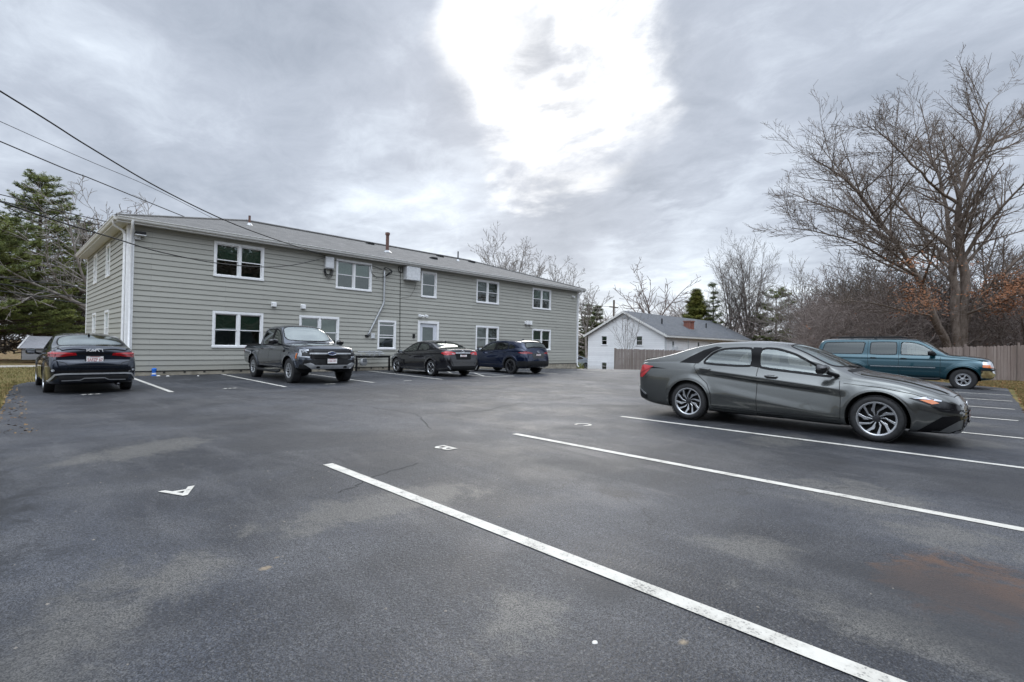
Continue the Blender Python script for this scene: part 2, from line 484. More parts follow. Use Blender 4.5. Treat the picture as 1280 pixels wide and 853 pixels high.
def sheet(name, x0, x1, y0, y1, step, dz, mat, inside=None, kind='structure', parent=None, cat=None):
    nx, ny = int((x1 - x0) / step) + 1, int((y1 - y0) / step) + 1
    vs_ = []
    for j in range(ny + 1):
        for i in range(nx + 1):
            x, y = x0 + (x1 - x0) * i / nx, y0 + (y1 - y0) * j / ny
            vs_.append((x, y, 0))
    z = pchip(GU, GZ, [v[0] * 0.717 + v[1] * 0.697 for v in vs_])
    vs_ = [(v[0], v[1], float(z[k]) + dz) for k, v in enumerate(vs_)]
    fs = []
    for j in range(ny):
        for i in range(nx):
            fs.append((j * (nx + 1) + i, j * (nx + 1) + i + 1, (j + 1) * (nx + 1) + i + 1, (j + 1) * (nx + 1) + i))
    return raw_mesh(name, vs_, fs, mat, parent, True)

def poly_sheet(name, outline, dz, mat, res=1.5, parent=None):
    """a ground-following sheet with a drawn outline"""
    bm = bmesh.new()
    vs_ = [bm.verts.new((x, y, 0)) for x, y in outline]
    bm.faces.new(vs_)
    xs = [p[0] for p in outline]; ys = [p[1] for p in outline]
    def cut(ax, lo, hi):
        k = math.ceil(lo / res) * res
        while k < hi:
            co_ = (k, 0, 0) if ax == 0 else (0, k, 0); no = (1, 0, 0) if ax == 0 else (0, 1, 0)
            bmesh.ops.bisect_plane(bm, geom=bm.verts[:] + bm.edges[:] + bm.faces[:], plane_co=co_, plane_no=no)
            k += res
    cut(0, min(xs), max(xs)); cut(1, min(ys), max(ys))
    bmesh.ops.triangulate(bm, faces=bm.faces[:])
    bm.verts.ensure_lookup_table()
    z = pchip(GU, GZ, [v.co.x * 0.717 + v.co.y * 0.697 for v in bm.verts])
    for k, v in enumerate(bm.verts): v.co.z = float(z[k]) + dz
    bmesh.ops.recalc_face_normals(bm, faces=bm.faces[:])
    if sum(f.normal.z for f in bm.faces) < 0: bmesh.ops.reverse_faces(bm, faces=bm.faces[:])
    me = bpy.data.meshes.new(name); bm.to_mesh(me); bm.free()
    me.materials.append(mat)
    me.polygons.foreach_set('use_smooth', [True] * len(me.polygons))
    o = bpy.data.objects.new(name, me); C.objects.link(o)
    if parent: o.parent = parent
    return o

g = sheet('ground', -500, 500, -500, 500, 12.5, -0.06, M['leafy']); tag(g, kind='structure')
def wob(pts, amp, n=6, seed=1):
    r = random.Random(seed); out = []
    for i in range(len(pts)):
        a, b = pts[i], pts[(i + 1) % len(pts)]
        for k in range(n):
            t = k / n
            w = amp if k else amp * .3
            out.append((a[0] + (b[0] - a[0]) * t + r.uniform(-w, w), a[1] + (b[1] - a[1]) * t + r.uniform(-w, w)))
    return out
LOT = wob([(26.4, -0.25), (20, -0.34), (14, -0.5), (12.2, -0.8), (10.9, -1.7), (10, -3.4), (9.6, -8)], 0.025, 10, 3)[:-9] \
    + [(-6, -8), (-6, 2)] + wob([(-1.2, 6), (-0.3, 9.5), (0.07, 12.2), (0.22, 16), (0.33, 18.0), (0.62, 19.2), (1.4, 19.75)], 0.025, 8, 4)[:-7] \
    + [(3.0, 20.0), (3.0, 20.88), (28.0, 20.88), (28.4, 20.88), (28.6, 30), (44, 30), (44, 18), (37.5, 11), (32.5, 4.0)]
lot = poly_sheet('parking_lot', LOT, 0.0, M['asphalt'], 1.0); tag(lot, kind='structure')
lawn_l = poly_sheet('lawn', [(-30, 2), (-6, 2), (-1, 5.4), (0.1, 9.5), (0.6, 12.2), (0.8, 17.6), (1.2, 19.3), (3.2, 19.75), (3.2, 29.4), (-30, 29.4)], -0.022, M['lawn'], 1.5); tag(lawn_l, kind='structure')
lawn_r = poly_sheet('verge', [(9, -14), (9.2, -2.4), (11, 0.1), (14, 0.5), (27, 0.6), (33, 5), (34.5, 2.2), (37.8, -2.6), (46, -14)], -0.022, M['lawn'], 1.5); tag(lawn_r, kind='structure')
road = poly_sheet('side_road', [(-60, 29.2), (3.0, 29.2), (30, 33.5), (30, 36.5), (3, 31.2), (-60, 31.2)], -0.012, plain('concrete_road', (0.30, 0.28, 0.25), 0.9), 2.0); tag(road, kind='structure')

def ground_strip(name, pts, w, dz=0.005, mat=None, parent=None):
    vs_ = []; n = 0
    for i in range(len(pts) - 1):
        a, b = Vector(pts[i]), Vector(pts[i + 1]); k = max(2, int((b - a).length / 0.25))
        for j in range(k + (1 if i == len(pts) - 2 else 0)):
            p = a.lerp(b, j / k); d = (b - a).normalized(); nn = Vector((-d.y, d.x))
            wj = w / 2 * (1 + random.uniform(-0.03, 0.03))
            for s in (-1, 1):
                q = p + nn * s * wj
                vs_.append((q.x, q.y, gz(q.x, q.y) + dz))
            n += 1
    fs = [(2 * i, 2 * i + 1, 2 * i + 3, 2 * i + 2) for i in range(n - 1)]
    o = raw_mesh(name, vs_, fs, mat or M['line'], parent, True)
    return o

for x in (2.36, 5.11, 7.91, 10.72, 13.55, 16.35, 19.15, 21.95, 25.0):
    ground_strip('parking_line', [(x + 0.02, 4.9), (x + random.uniform(-.02, .02), -0.18 - (0.1 if x > 10 else 0) if x > 9 else -1.9)], 0.105, parent=lot)
for a, b in [((3.06, 20.3), (2.92, 14.04)), ((5.85, 20.65), (5.58, 14.08)), ((8.6, 20.5), (8.37, 14.2)), ((11.74, 20.4), (11.17, 14.3)), ((13.95, 20.4), (13.75, 14.4)), ((15.1, 20.4), (15.0, 14.4)),
             ((13.85, 15.0), (15.0, 16.9)), ((13.8, 17.0), (15.0, 18.9)), ((13.75, 14.4), (15.0, 14.4)), ((18.2, 20.4), (18.0, 14.5)), ((21.0, 20.4), (20.8, 14.5)), ((23.8, 20.4), (23.6, 14.5))]:
    ground_strip('parking_line', [a, b], 0.10, parent=lot)

def ground_letter(ch, x, y, flip, size=0.36):
    vs_, fs = text_mesh(ch, size)
    s = -1 if flip else 1
    o = raw_mesh('stall_letter', [(x + s * p[0], y + s * p[1], gz(x, y) + 0.006) for p in vs_], fs, M['line'], lot, False)
    return o
for ch, x in (('A', 1.07), ('B', 3.79), ('C', 6.6)):
    ground_letter(ch, x, 4.78, True)
for x in (1.48, 4.28, 7.03, 9.77):                      # worn marks, no longer readable
    for dx in (-0.11, 0.0, 0.11):
        ground_strip('worn_stall_mark', [(x + dx - 0.05, 14.36), (x + dx + 0.05, 14.44)], 0.09, parent=lot)
# sealed cracks and old seams
def crack(pts, w):
    r = random.Random(len(pts) + int(w * 1e4)); out = []
    for i in range(len(pts) - 1):
        for k in range(8):
            t = k / 8
            out.append((pts[i][0] + (pts[i + 1][0] - pts[i][0]) * t + r.uniform(-.04, .04), pts[i][1] + (pts[i + 1][1] - pts[i][1]) * t + r.uniform(-.04, .04)))
    ground_strip('crack', out + [pts[-1]], w, 0.003, M['crack'], lot)
M['crack'] = plain('crack_dark', (0.02, 0.02, 0.021), 0.9)
crack([(4.4, 10.2), (5.1, 9.0), (5.22, 7.4), (4.5, 6.0)], 0.012)
crack([(5.22, 7.4), (6.4, 7.0), (8.4, 7.6), (11, 7.2)], 0.012)
crack([(2.0, 3.9), (2.36, 4.1), (3.1, 4.35)], 0.008)
crack([(12, 12.6), (8, 12.2), (4, 12.8), (1, 12.4)], 0.012)

# stones and grit lying on the lot
grit = MB(); rg = random.Random(5)
for i in range(260):
    if i < 150: x, y = rg.uniform(-0.2, 3.4), rg.uniform(0.2, 6)
    else: x, y = rg.uniform(0, 12), rg.uniform(-0.3, 20)
    s = rg.uniform(0.003, 0.009)
    z = gz(x, y)
    vs_ = [(x + s * rg.uniform(.6, 1.4) * math.cos(a), y + s * rg.uniform(.6, 1.4) * math.sin(a), z) for a in (0, 1.6, 3.1, 4.6)] + [(x, y, z + s * 0.8)]
    grit.add(vs_, [(0, 1, 4), (1, 2, 4), (2, 3, 4), (3, 0, 4)])
o = grit.build('grit', plain('grit_stone', (0.22, 0.2, 0.175), 0.9)); tag(o, kind='stuff', label='loose grit and small stones scattered over the asphalt', cat='grit')
for x, y, s in [(1.78, 1.21, 0.012), (3.87, 20.5, 0.06), (4.1, 20.3, 0.05), (4.9, 19.9, 0.04)]:
    mb = MB(); n = 9
    for k in range(1):
        prof = [(0.0, s), (s * 0.25, s * 0.9), (s * 0.45, s * 0.45), (s * 0.5, 0.001)]
        mb.lathe([(a + gz(x, y), r) for a, r in prof], n, 'Z')
    mb.v = [(vx * (1 + .2 * math.sin(3 * vy * 50 + s * 99)) + x, vy + y, vz) for vx, vy, vz in mb.v]
    st = mb.build('pebble', plain('pebble_white', (0.62, 0.6, 0.56), 0.8), smooth=True)
    tag(st, 'white pebble lying on bare asphalt in the foreground' if s < .02 else 'pale stone chip on the asphalt near the building wall', 'pebble', None if s < .02 else 'stone chips by the wall')

# grass blades and fallen leaves
def litter(name, n, region, size, mat, label, cat, seed, flat=False):
    r = random.Random(seed); mb = MB()
    while n > 0:
        x, y = region(r)
        z = gz(x, y) - 0.02; a = r.uniform(0, 2 * PI); s = r.uniform(*size)
        if flat:
            t = r.uniform(-.4, .4); ca, sa = math.cos(a), math.sin(a)
            mb.add([(x, y, z + .012), (x + s * .5 * ca - s * .3 * sa, y + s * .5 * sa + s * .3 * ca, z + .014 + t * s * .5 + s * .2), (x + s * ca, y + s * sa, z + .012 + s * .2), (x + s * .5 * ca + s * .3 * sa, y + s * .5 * sa - s * .3 * ca, z + .014 - t * s * .5 + s * .2)], [(0, 1, 2, 3)])
        else:
            w = s * 0.08 + .003; l = r.uniform(-.6, .6)
            mb.add([(x - w * math.cos(a), y - w * math.sin(a), z), (x + w * math.cos(a), y + w * math.sin(a), z), (x - l * s * math.sin(a), y + l * s * math.cos(a), z + s)], [(0, 1, 2)])
        n -= 1
    o = mb.build(name, mat, recalc=False); tag(o, label, cat, kind='stuff'); return o
def reg_left(r):
    y = r.uniform(9, 29); x = r.uniform(-3, 1.2 if y < 19 else 3.0)
    e = pchip([5, 9.5, 12.2, 16, 18, 19.2, 19.75, 20, 30], [-1.2, -0.32, 0.05, 0.2, 0.31, 0.6, 1.3, 2.95, 3.1], [y])[0]
    return (min(x, e - abs(r.gauss(0, .25)) if x > e else x), y)
def reg_right(r):
    x = r.uniform(11, 36); y = -0.45 - abs(r.gauss(0, 1.0)) - max(0, (12.5 - x)) * 1.2
    if x > 26: y += r.uniform(0, (x - 26) * .7)
    return (x, y)
def blade_mat(name, a, b):
    t = NT(name); n = t.noise(2.0, 5, 0.6); f = t.noise(40, 2)
    t.col(t.mix(t.rng(t.math('ADD', t.math('MULTIPLY', n, .6), t.math('MULTIPLY', f, .4)), .4, .6), a, b)).set(rough=0.9, spec=0.1); return t.m
litter('grass', 14000, reg_left, (0.04, 0.09), blade_mat('grass_blades', (0.30, 0.23, 0.11), (0.13, 0.135, 0.045)), 'patchy winter grass beside the lot on the left', 'grass', 11)
litter('dry_grass', 22000, reg_right, (0.04, 0.09), blade_mat('dry_blades', (0.25, 0.18, 0.09), (0.13, 0.12, 0.045)), 'dry straw coloured grass on the right verge', 'grass', 12)
litter('fallen_leaves', 5000, reg_right, (0.04, 0.10), blade_mat('dead_leaves', (0.28, 0.15, 0.07), (0.12, 0.06, 0.03)), 'fallen brown leaves on the right verge', 'leaves', 13, True)
litter('leaf_litter', 700, lambda r: (r.uniform(-0.5, .4), r.uniform(9, 19)), (0.03, 0.07), blade_mat('dead_leaves_l', (0.30, 0.2, 0.1), (0.16, 0.1, 0.05)), 'brown leaf litter along the left edge of the asphalt', 'leaves', 14, True)

litter('wall_litter', 420, lambda r: (r.uniform(3.5, 28), 20.86 - abs(r.gauss(0, .12))), (0.02, 0.06), M['leafy'], 'dead leaves and grit blown against the foot of the building wall', 'leaves', 15, True)
# ---------------------------------------------------------------- apartment building
BX0, BX1, BY0, BY1, BZ0, BZ1 = 3.0, 28.0, 20.9, 31.5, 0.165, 5.14
def mat_siding(name, c, axis=0):
    t = NT(name)
    n = t.noise(1.2, 6, 0.6)
    sp = t.n('ShaderNodeSeparateXYZ'); t.L(t.co(), sp.inputs[0])
    cb = t.n('ShaderNodeCombineXYZ'); t.L(sp.outputs[axis], cb.inputs[0]); t.L(t.math('ADD', sp.outputs[2], -0.165), cb.inputs[1])
    br = t.n('ShaderNodeTexBrick'); t.L(cb.outputs[0], br.inputs['Vector']); br.offset = 0.37; br.inputs['Scale'].default_value = 1.0
    br.inputs['Brick Width'].default_value = 3.66; br.inputs['Row Height'].default_value = 0.1835; br.inputs['Mortar Size'].default_value = 0.0022
    br.inputs['Color1'].default_value = (*[q * .93 for q in c], 1); br.inputs['Color2'].default_value = (*[q * 1.05 for q in c], 1); br.inputs['Mortar'].default_value = (*[q * .35 for q in c], 1)
    cc = t.mix(t.rng(n, 0.42, 0.75, 0, 0.16), br.outputs['Color'], tuple(q * .72 for q in c))
    foot = t.rng(t.math('ADD', sp.outputs[2], t.math('MULTIPLY', n, .5)), 0.85, 0.35, 0, 0.35)
    cc = t.mix(foot, cc, tuple(q * v for q, v in zip(c, (.62, .58, .50))))     # splashed dirt along the foot
    t.col(cc).set(rough=0.6, spec=0.35)
    w = t.noise(3, 6, 0.6, vec=t.co('Object', (1, 1, 24)))
    t.bump(w, 0.15, 0.01)
    return t.m
M['siding'] = mat_siding('grey_green_siding', (0.375, 0.370, 0.330))
M['siding_end'] = mat_siding('grey_green_end_siding', (0.375, 0.370, 0.330), 1)
M['white_trim'] = plain('white_vinyl', (0.80, 0.80, 0.80), 0.45, var=0.04)
M['fascia'] = plain('fascia_white', (0.66, 0.65, 0.62), 0.5, var=0.07)
M['concrete'] = plain('foundation_concrete', (0.30, 0.27, 0.215), 0.9, var=0.25, scale=5)
M['blind'] = plain('window_blind', (0.50, 0.52, 0.46), 0.8, var=0.06)
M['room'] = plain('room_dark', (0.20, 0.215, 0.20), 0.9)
M['blind_green'] = plain('green_grey_shade', (0.27, 0.36, 0.29), 0.8)
M['blind_grey'] = plain('dark_grey_shade', (0.17, 0.18, 0.165), 0.8)
M['galv'] = plain('galvanised', (0.45, 0.46, 0.47), 0.45, 0.5)
M['box_grey'] = plain('box_light_grey', (0.60, 0.61, 0.62), 0.5)
M['cable'] = plain('cable_black', (0.014, 0.014, 0.015), 0.6)
M['rust_pipe'] = plain('rusty_pipe', (0.13, 0.07, 0.055), 0.8, var=0.35)
def mat_shingle(name, a, b, rot=0.0):
    t = NT(name)
    br = t.n('ShaderNodeTexBrick'); t.L(t.co('Object', (1, 1.05, 1)), br.inputs['Vector'])
    br.inputs['Scale'].default_value = 1.0; br.inputs['Brick Width'].default_value = 0.30; br.inputs['Row Height'].default_value = 0.14
    br.inputs['Mortar Size'].default_value = 0.006; br.inputs['Color1'].default_value = (*a, 1); br.inputs['Color2'].default_value = (*b, 1)
    br.inputs['Mortar'].default_value = (a[0] * .5, a[1] * .5, a[2] * .5, 1)
    n = t.noise(40, 4, 0.7); g_ = t.noise(1.3, 5)
    c = t.mix(t.rng(n, .3, .7, 0, .5), br.outputs['Color'], tuple(q * 1.3 for q in b))
    c = t.mix(t.rng(g_, .4, .75, 0, .35), c, (0.10, 0.10, 0.095))
    t.col(c).set(rough=0.92, spec=0.25); t.bump(n, 0.4, 0.02)
    return t.m
M['shingle'] = mat_shingle('grey_shingle', (0.10, 0.098, 0.096), (0.165, 0.16, 0.155))
M['shingle_dark'] = mat_shingle('dark_shingle', (0.075, 0.08, 0.09), (0.12, 0.125, 0.135))

bld = empty('apartment_building', (0, 0, 0))
tag(bld, 'long two storey apartment building with grey clapboard siding and white trimmed windows', 'building')

class Face:
    """a vertical wall: u along the wall, z up, n outward"""
    def __init__(s, o, u, n): s.o, s.u, s.n = Vector(o), Vector(u), Vector(n)
    def p(s, u, z, d=0.0): q = s.o + s.u * u + s.n * d; return (q.x, q.y, z)
    def bx(s, mb, u0, u1, z0, z1, d0, d1):
        vs_ = [s.p(u, z, d) for d in (d0, d1) for (u, z) in ((u0, z0), (u1, z0), (u1, z1), (u0, z1))]
        return mb.add(vs_, [(0, 1, 2, 3), (7, 6, 5, 4), (0, 4, 5, 1), (1, 5, 6, 2), (2, 6, 7, 3), (3, 7, 4, 0)])

def clapboard(face, ulen, z0, z1, course, openings, name, mat, parent, zlim=None, lap=0.024):
    mb = MB(); z = z0; k = 0
    while z < z1 - 1e-4:
        zt = min(z + course, z1)
        cuts = sorted({0.0, ulen, *[c for o in openings for c in (o[0], o[1]) if o[2] < zt and o[3] > z]})
        cuts = [c for c in cuts if 0 <= c <= ulen]
        for a, b in zip(cuts[:-1], cuts[1:]):
            m_ = (a + b) / 2
            hs = sorted([(max(o[2], z), min(o[3], zt)) for o in openings if o[0] < m_ < o[1] and o[2] < zt and o[3] > z])
            segs = []; s0 = z
            for h0, h1 in hs:
                if h0 > s0 + 1e-4: segs.append((s0, h0))
                s0 = max(s0, h1)
            if s0 < zt - 1e-4: segs.append((s0, zt))
            for q0, q1 in segs:
                aa, bb = a, b
                if zlim:
                    aa, bb = max(a, zlim(q1)[0]), min(b, zlim(q1)[1])
                    if aa >= bb: continue
                d0 = 0.004 + lap * (1 - (q0 - z) / course); d1 = 0.004 + lap * (1 - (q1 - z) / course) if q1 < zt - 1e-4 else 0.004
                mb.add([face.p(aa, q0, d0), face.p(bb, q0, d0), face.p(bb, q1, d1), face.p(aa, q1, d1), face.p(aa, q0, -0.01), face.p(bb, q0, -0.01)],
                       [(0, 1, 2, 3), (1, 0, 4, 5)])
        z = zt
    return mb.build(name, mat, parent, recalc=False)

def window(face, u0, u1, z0, z1, parent, cols=2, blind=0.0, casing=0.085, extra_rail=False, mat_blind=None):
    """double hung units in one casing. u0..u1, z0..z1 outer casing"""
    cs = MB()
    face.bx(cs, u0, u0 + casing, z0, z1, -0.06, 0.045); face.bx(cs, u1 - casing, u1, z0, z1, -0.06, 0.045)
    face.bx(cs, u0 + casing, u1 - casing, z1 - casing - .01, z1, -0.06, 0.047)
    face.bx(cs, u0 - 0.012, u1 + 0.012, z0 - 0.01, z0 + casing - .02, -0.06, 0.06)
    if cols == 2:
        m_ = (u0 + u1) / 2; face.bx(cs, m_ - casing * .55, m_ + casing * .55, z0 + casing - .02, z1 - casing - .01, -0.06, 0.043)
    w = cs.build('window', M['white_trim'], parent); bevel(w, 0.006, 1)
    iu0, iu1, iz0, iz1 = u0 + casing, u1 - casing, z0 + casing - .02, z1 - casing - .01
    spans = [(iu0, iu1)] if cols == 1 else [(iu0, (u0 + u1) / 2 - casing * .55), ((u0 + u1) / 2 + casing * .55, iu1)]
    sash = MB(); pane = MB(); bl = MB(); rm = MB()
    zm = (iz0 + iz1) / 2
    for a, b in spans:
        for lo, hi, d in ((iz0, zm + .018, -0.022), (zm - .018, iz1, 0.0)):
            t = 0.032
            face.bx(sash, a, a + t, lo, hi, d - .03, d); face.bx(sash, b - t, b, lo, hi, d - .03, d)
            face.bx(sash, a + t, b - t, lo, lo + t, d - .03, d - .001); face.bx(sash, a + t, b - t, hi - t, hi, d - .03, d - .001)
            pane.add([face.p(a + t, lo + t, d - .015), face.p(b - t, lo + t, d - .015), face.p(b - t, hi - t, d - .015), face.p(a + t, hi - t, d - .015)], [(0, 1, 2, 3)])
        if extra_rail: face.bx(sash, a, b, zm - .14, zm - .10, -.05, -.02); face.bx(sash, a, b, iz1 - .16, iz1 - .12, -.03, -.0015)
        if blind > 0:
            zb = iz1 - (iz1 - iz0) * blind; n = max(3, int((iz1 - zb) / 0.05))
            for k in range(n):
                za = zb + (iz1 - zb) * k / n; zc = zb + (iz1 - zb) * (k + .93) / n
                bl.add([face.p(a, za, -.085), face.p(b, za, -.085), face.p(b, zc, -.10), face.p(a, zc, -.10)], [(0, 1, 2, 3)])
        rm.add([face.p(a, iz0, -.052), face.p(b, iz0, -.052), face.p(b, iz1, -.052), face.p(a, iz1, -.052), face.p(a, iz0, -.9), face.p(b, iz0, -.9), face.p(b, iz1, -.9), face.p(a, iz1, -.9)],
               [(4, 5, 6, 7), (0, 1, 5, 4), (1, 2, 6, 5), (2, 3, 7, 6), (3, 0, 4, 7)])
    sash.build('sash', M['white_trim'], w)
    pane.build('pane', M['window_glass'], w, recalc=False)
    if blind > 0: bl.build('blind', mat_blind or M['blind'], w, recalc=False)
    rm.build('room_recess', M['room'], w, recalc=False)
    return w

FF = Face((BX0, BY0, 0), (1, 0, 0), (0, -1, 0))          # front wall, u = X - 3
FL = Face((BX0, BY1, 0), (0, -1, 0), (-1, 0, 0))         # left end wall
front_w = [(5.55, 7.32, 3.64, 4.95, 2, .52), (5.55, 7.34, 0.99, 2.35, 2, .52), (10.32, 12.07, 3.64, 4.95, 2, .5), (14.85, 15.81, 3.64, 4.96, 1, 0), (18.57, 20.32, 3.64, 4.95, 2, .5),
           (23.25, 25.04, 3.62, 4.93, 2, .5), (8.76, 10.52, 1.02, 2.37, 2, .55), (12.44, 13.43, 0.98, 2.36, 1, .3), (18.58, 20.36, 1.02, 2.36, 2, .5), (23.28, 25.08, 1.02, 2.35, 2, .5)]
door_o = (14.69, 16.01, 0.16, 2.44)
ops = [(a - 3, b - 3, c, d) for a, b, c, d, *_ in front_w] + [(door_o[0] - 3, door_o[1] - 3, door_o[2], door_o[3])]
clapboard(FF, 25.0, BZ0, BZ1, 0.1835, [(a + .02, b - .02, c + .02, d - .02) for a, b, c, d in ops], 'front_wall', M['siding'], bld)
# left end: u=0 at far corner (Y=31.5), u=10.6 at near corner
left_w = [(31.5 - 29.0, 31.5 - 28.05, 3.64, 4.93), (31.5 - 25.4, 31.5 - 24.45, 3.64, 4.93), (31.5 - 29.0, 31.5 - 28.05, 1.0, 2.35), (31.5 - 25.4, 31.5 - 24.45, 1.0, 2.35)]
clapboard(FL, 10.6, BZ0, BZ1, 0.1835, [(a + .02, b - .02, c + .02, d - .02) for a, b, c, d in left_w], 'end_wall', M['siding_end'], bld)
mb = MB(); mb.box(BX1 - .02, BX1, BY0 + .01, BY1, BZ0, BZ1).box(BX0 + .02, BX1 - .02, BY1 - .02, BY1, BZ0, BZ1)
mb.build('rear_wall', M['siding'], bld)
for (a, b, c, d, cols, blind) in front_w:
    window(FF, a - 3, b - 3, c, d, bld, cols, blind, extra_rail=(a == 12.44), mat_blind=M['blind_green'] if a == 5.55 else (M['blind_grey'] if a in (18.57, 18.58, 12.44) else None))
for (a, b, c, d) in left_w:
    window(FL, a, b, c, d, bld, 1, 0.4)
fd = MB()
n = 26
for i in range(n):
    x0, x1 = BX0 + 25 * i / n, BX0 + 25 * (i + 1) / n
    fd.box(x0, x1, BY0 + .006, BY0 + .3, -1.2, BZ0 + .01)
fd.box(BX0 + .006, BX0 + .3, BY0 + .3, BY1, -1.2, BZ0 + .01).box(BX1 - .3, BX1 - .006, BY0 + .3, BY1, -1.2, BZ0 + .01)
fo = fd.build('foundation', M['concrete'], bld)
anm = plain('anchor_dark', (0.03, 0.028, 0.026), 0.8)
for i in range(15):
    x = 4.1 + i * 0.62
    an = MB(); an.box(x - .035, x + .035, BY0 - .012, BY0 + .006, .075, .125)
    an.build('foundation_vent', anm, fo)
st = MB(); FF.bx(st, 0, 25, BZ0 - .03, BZ0 + .012, 0.0, 0.012)
st.build('starter_strip', plain('starter_dark', (0.05, 0.05, 0.047), 0.8), fo)
# corner boards
for f_, a_, b_ in ((FF, -0.03, 0.17), (FL, 10.6 - 0.14, 10.6 - .001), (FF, 24.86, 25.03), (FL, 0, 0.14)):
    cb = MB(); f_.bx(cb, a_, b_, BZ0 - .02, BZ1 - .06, -0.01, 0.036)
    bevel(cb.build('corner_board', M['white_trim'], bld), 0.006, 1)
# roof: hipped, 0.4 m overhang
OV = 0.36; rx0, rx1, ry0, ry1 = BX0 - OV, BX1 + OV, BY0 - OV, BY1 + OV
rz = 5.26; ridge = 7.06; hl = (ry1 - ry0) / 2; rc = (ry0 + ry1) / 2
rf = MB()
A_, B_, C_, D_ = (rx0, ry0, rz), (rx1, ry0, rz), (rx1, ry1, rz), (rx0, ry1, rz)
E_, F_ = (rx0 + hl, rc, ridge), (rx1 - hl, rc, ridge)
rf.add([A_, B_, C_, D_, E_, F_, *[(p[0], p[1], p[2] - .03) for p in (A_, B_, C_, D_)]],
       [(0, 1, 5, 4), (1, 2, 5), (2, 3, 4, 5), (3, 0, 4), (0, 6, 7, 1), (1, 7, 8, 2), (2, 8, 9, 3), (3, 9, 6, 0)])
roof = rf.build('roof', M['shingle'], bld)
cap = MB()
def lift(p, k=.02): return (p[0], p[1], p[2] + k)
cap.tube([lift(E_), lift(F_)], .07, 6)
for a, b in ((A_, E_), (D_, E_), (B_, F_), (C_, F_)): cap.tube([lift(a, .0), lift(b)], .055, 6)
cap.build('ridge_cap', M['shingle'], roof)
so = MB()
so.add([(rx0 + .02, ry0 + .02, rz - .17), (rx1 - .02, ry0 + .02, rz - .17), (rx1 - .02, ry1 - .02, rz - .17), (rx0 + .02, ry1 - .02, rz - .17)], [(0, 1, 2, 3)])
so.build('soffit', M['fascia'], bld, recalc=False)
fa = MB()
fa.box(rx0 + .012, rx1 - .012, ry0 + .012, ry0 + .03, rz - .19, rz - .031).box(rx0 + .012, rx0 + .03, ry0 + .03, ry1 - .012, rz - .19, rz - .031).box(rx1 - .03, rx1 - .012, ry0 + .03, ry1 - .012, rz - .19, rz - .031)
fa.build('fascia', M['fascia'], bld)
fz = MB(); FF.bx(fz, 0.0, 25.0, BZ1 - .06, BZ1 + .02, 0.0, 0.026); FL.bx(fz, 0.0, 10.6, BZ1 - .06, BZ1 + .02, 0.0, 0.026)
fz.build('frieze_board', M['siding'], bld)
def gutter(a, b, out):
    """K-style gutter from a to b, out = outward direction"""
    prof = [(0.0, -.12), (.055, -.12), (.075, -.09), (.08, -.05), (.105, -.02), (.105, 0.0), (.095, 0.0), (.093, -.018), (0.004, -.018), (0.004, 0.0), (0, 0)]
    mb = MB()
    mb.prism(prof, lambda p: (a[0] + out[0] * p[0], a[1] + out[1] * p[0], a[2] + p[1]), lambda p: (b[0] + out[0] * p[0], b[1] + out[1] * p[0], b[2] + p[1]))
    return mb.build('gutter', M['fascia'], bld, smooth=False)
gutter((rx0 - .0, ry0 + .008, rz - .01), (rx1, ry0 + .008, rz - .01), (0, -1))
gutter((rx0 + .008, ry0 + .06, rz - .01), (rx0 + .008, ry1, rz - .01), (-1, 0))
for x_, lean in ((BX0 + .07, 0), (BX1 - .08, 1)):
    dn = MB()
    dn.tube([(x_ - .02, ry0 - .05, rz - .12), (x_ - .02, ry0 - .04, rz - .24), (x_, BY0 - .16, rz - .42), (x_, BY0 - .085, rz - .55), (x_, BY0 - .08, 3), (x_, BY0 - .08, .25 if not lean else 0.02), (x_ + .03, BY0 - .2, .16 if not lean else -.1)], .04, 8)
    dn.build('downspout', M['white_trim'], bld, smooth=True, angle=50)
dn = MB(); dn.tube([(rx0 - .05, ry0 + .35, rz - .12), (rx0 - .03, ry0 + .37, rz - .26), (BX0 - .12, BY0 + .12, rz - .40), (BX0 - .08, BY0 + .1, rz - .55), (BX0 - .08, BY0 + .1, .25)], .04, 8)
dn.build('downspout', M['white_trim'], bld, smooth=True, angle=50)
# door
dr = MB()
u0, u1 = door_o[0] - 3, door_o[1] - 3
for a, b, c, d in ((u0, u0 + .13, .16, 2.44), (u1 - .13, u1, .16, 2.44), (u0 + .13, u1 - .13, 2.31, 2.44)): FF.bx(dr, a, b, c, d, -.08, .05)
dw = dr.build('door_frame', M['white_trim'], bld); bevel(dw, .006, 1)
dl = MB(); du0, du1 = u0 + .13, u1 - .13
for a, b, c, d in ((du0, du0 + .2, .18, 2.31), (du1 - .2, du1, .18, 2.31), (du0 + .2, du1 - .2, .18, .75), (du0 + .2, du1 - .2, 2.12, 2.31)): FF.bx(dl, a, b, c, d, -.07, -.02)
dd = dl.build('door', plain('door_white', (0.60, 0.62, 0.66), 0.5, var=.05), bld); bevel(dd, .008, 1)
pn = MB(); pn.add([FF.p(du0 + .2, .75, -.04), FF.p(du1 - .2, .75, -.04), FF.p(du1 - .2, 2.12, -.04), FF.p(du0 + .2, 2.12, -.04)], [(0, 1, 2, 3)])
pn.build('pane', M['window_glass'], dd, recalc=False)
pk = MB(); FF.bx(pk, du0, du1, .18, 2.31, -.10, -.09); pk.build('door_back', M['room'], dd)
hd = MB(); hd.tube([FF.p(du1 - .09, 1.2, -.02), FF.p(du1 - .09, 1.2, .035), FF.p(du1 - .2, 1.2, .035)], .014, 8); hd.build('handle', M['silver_trim'], dd, smooth=True)
stp = MB(); FF.bx(stp, u0 - .05, u1 + .05, -.3, .155, .012, .75); bevel(stp.build('door_step', M['concrete'], bld), .01, 1)
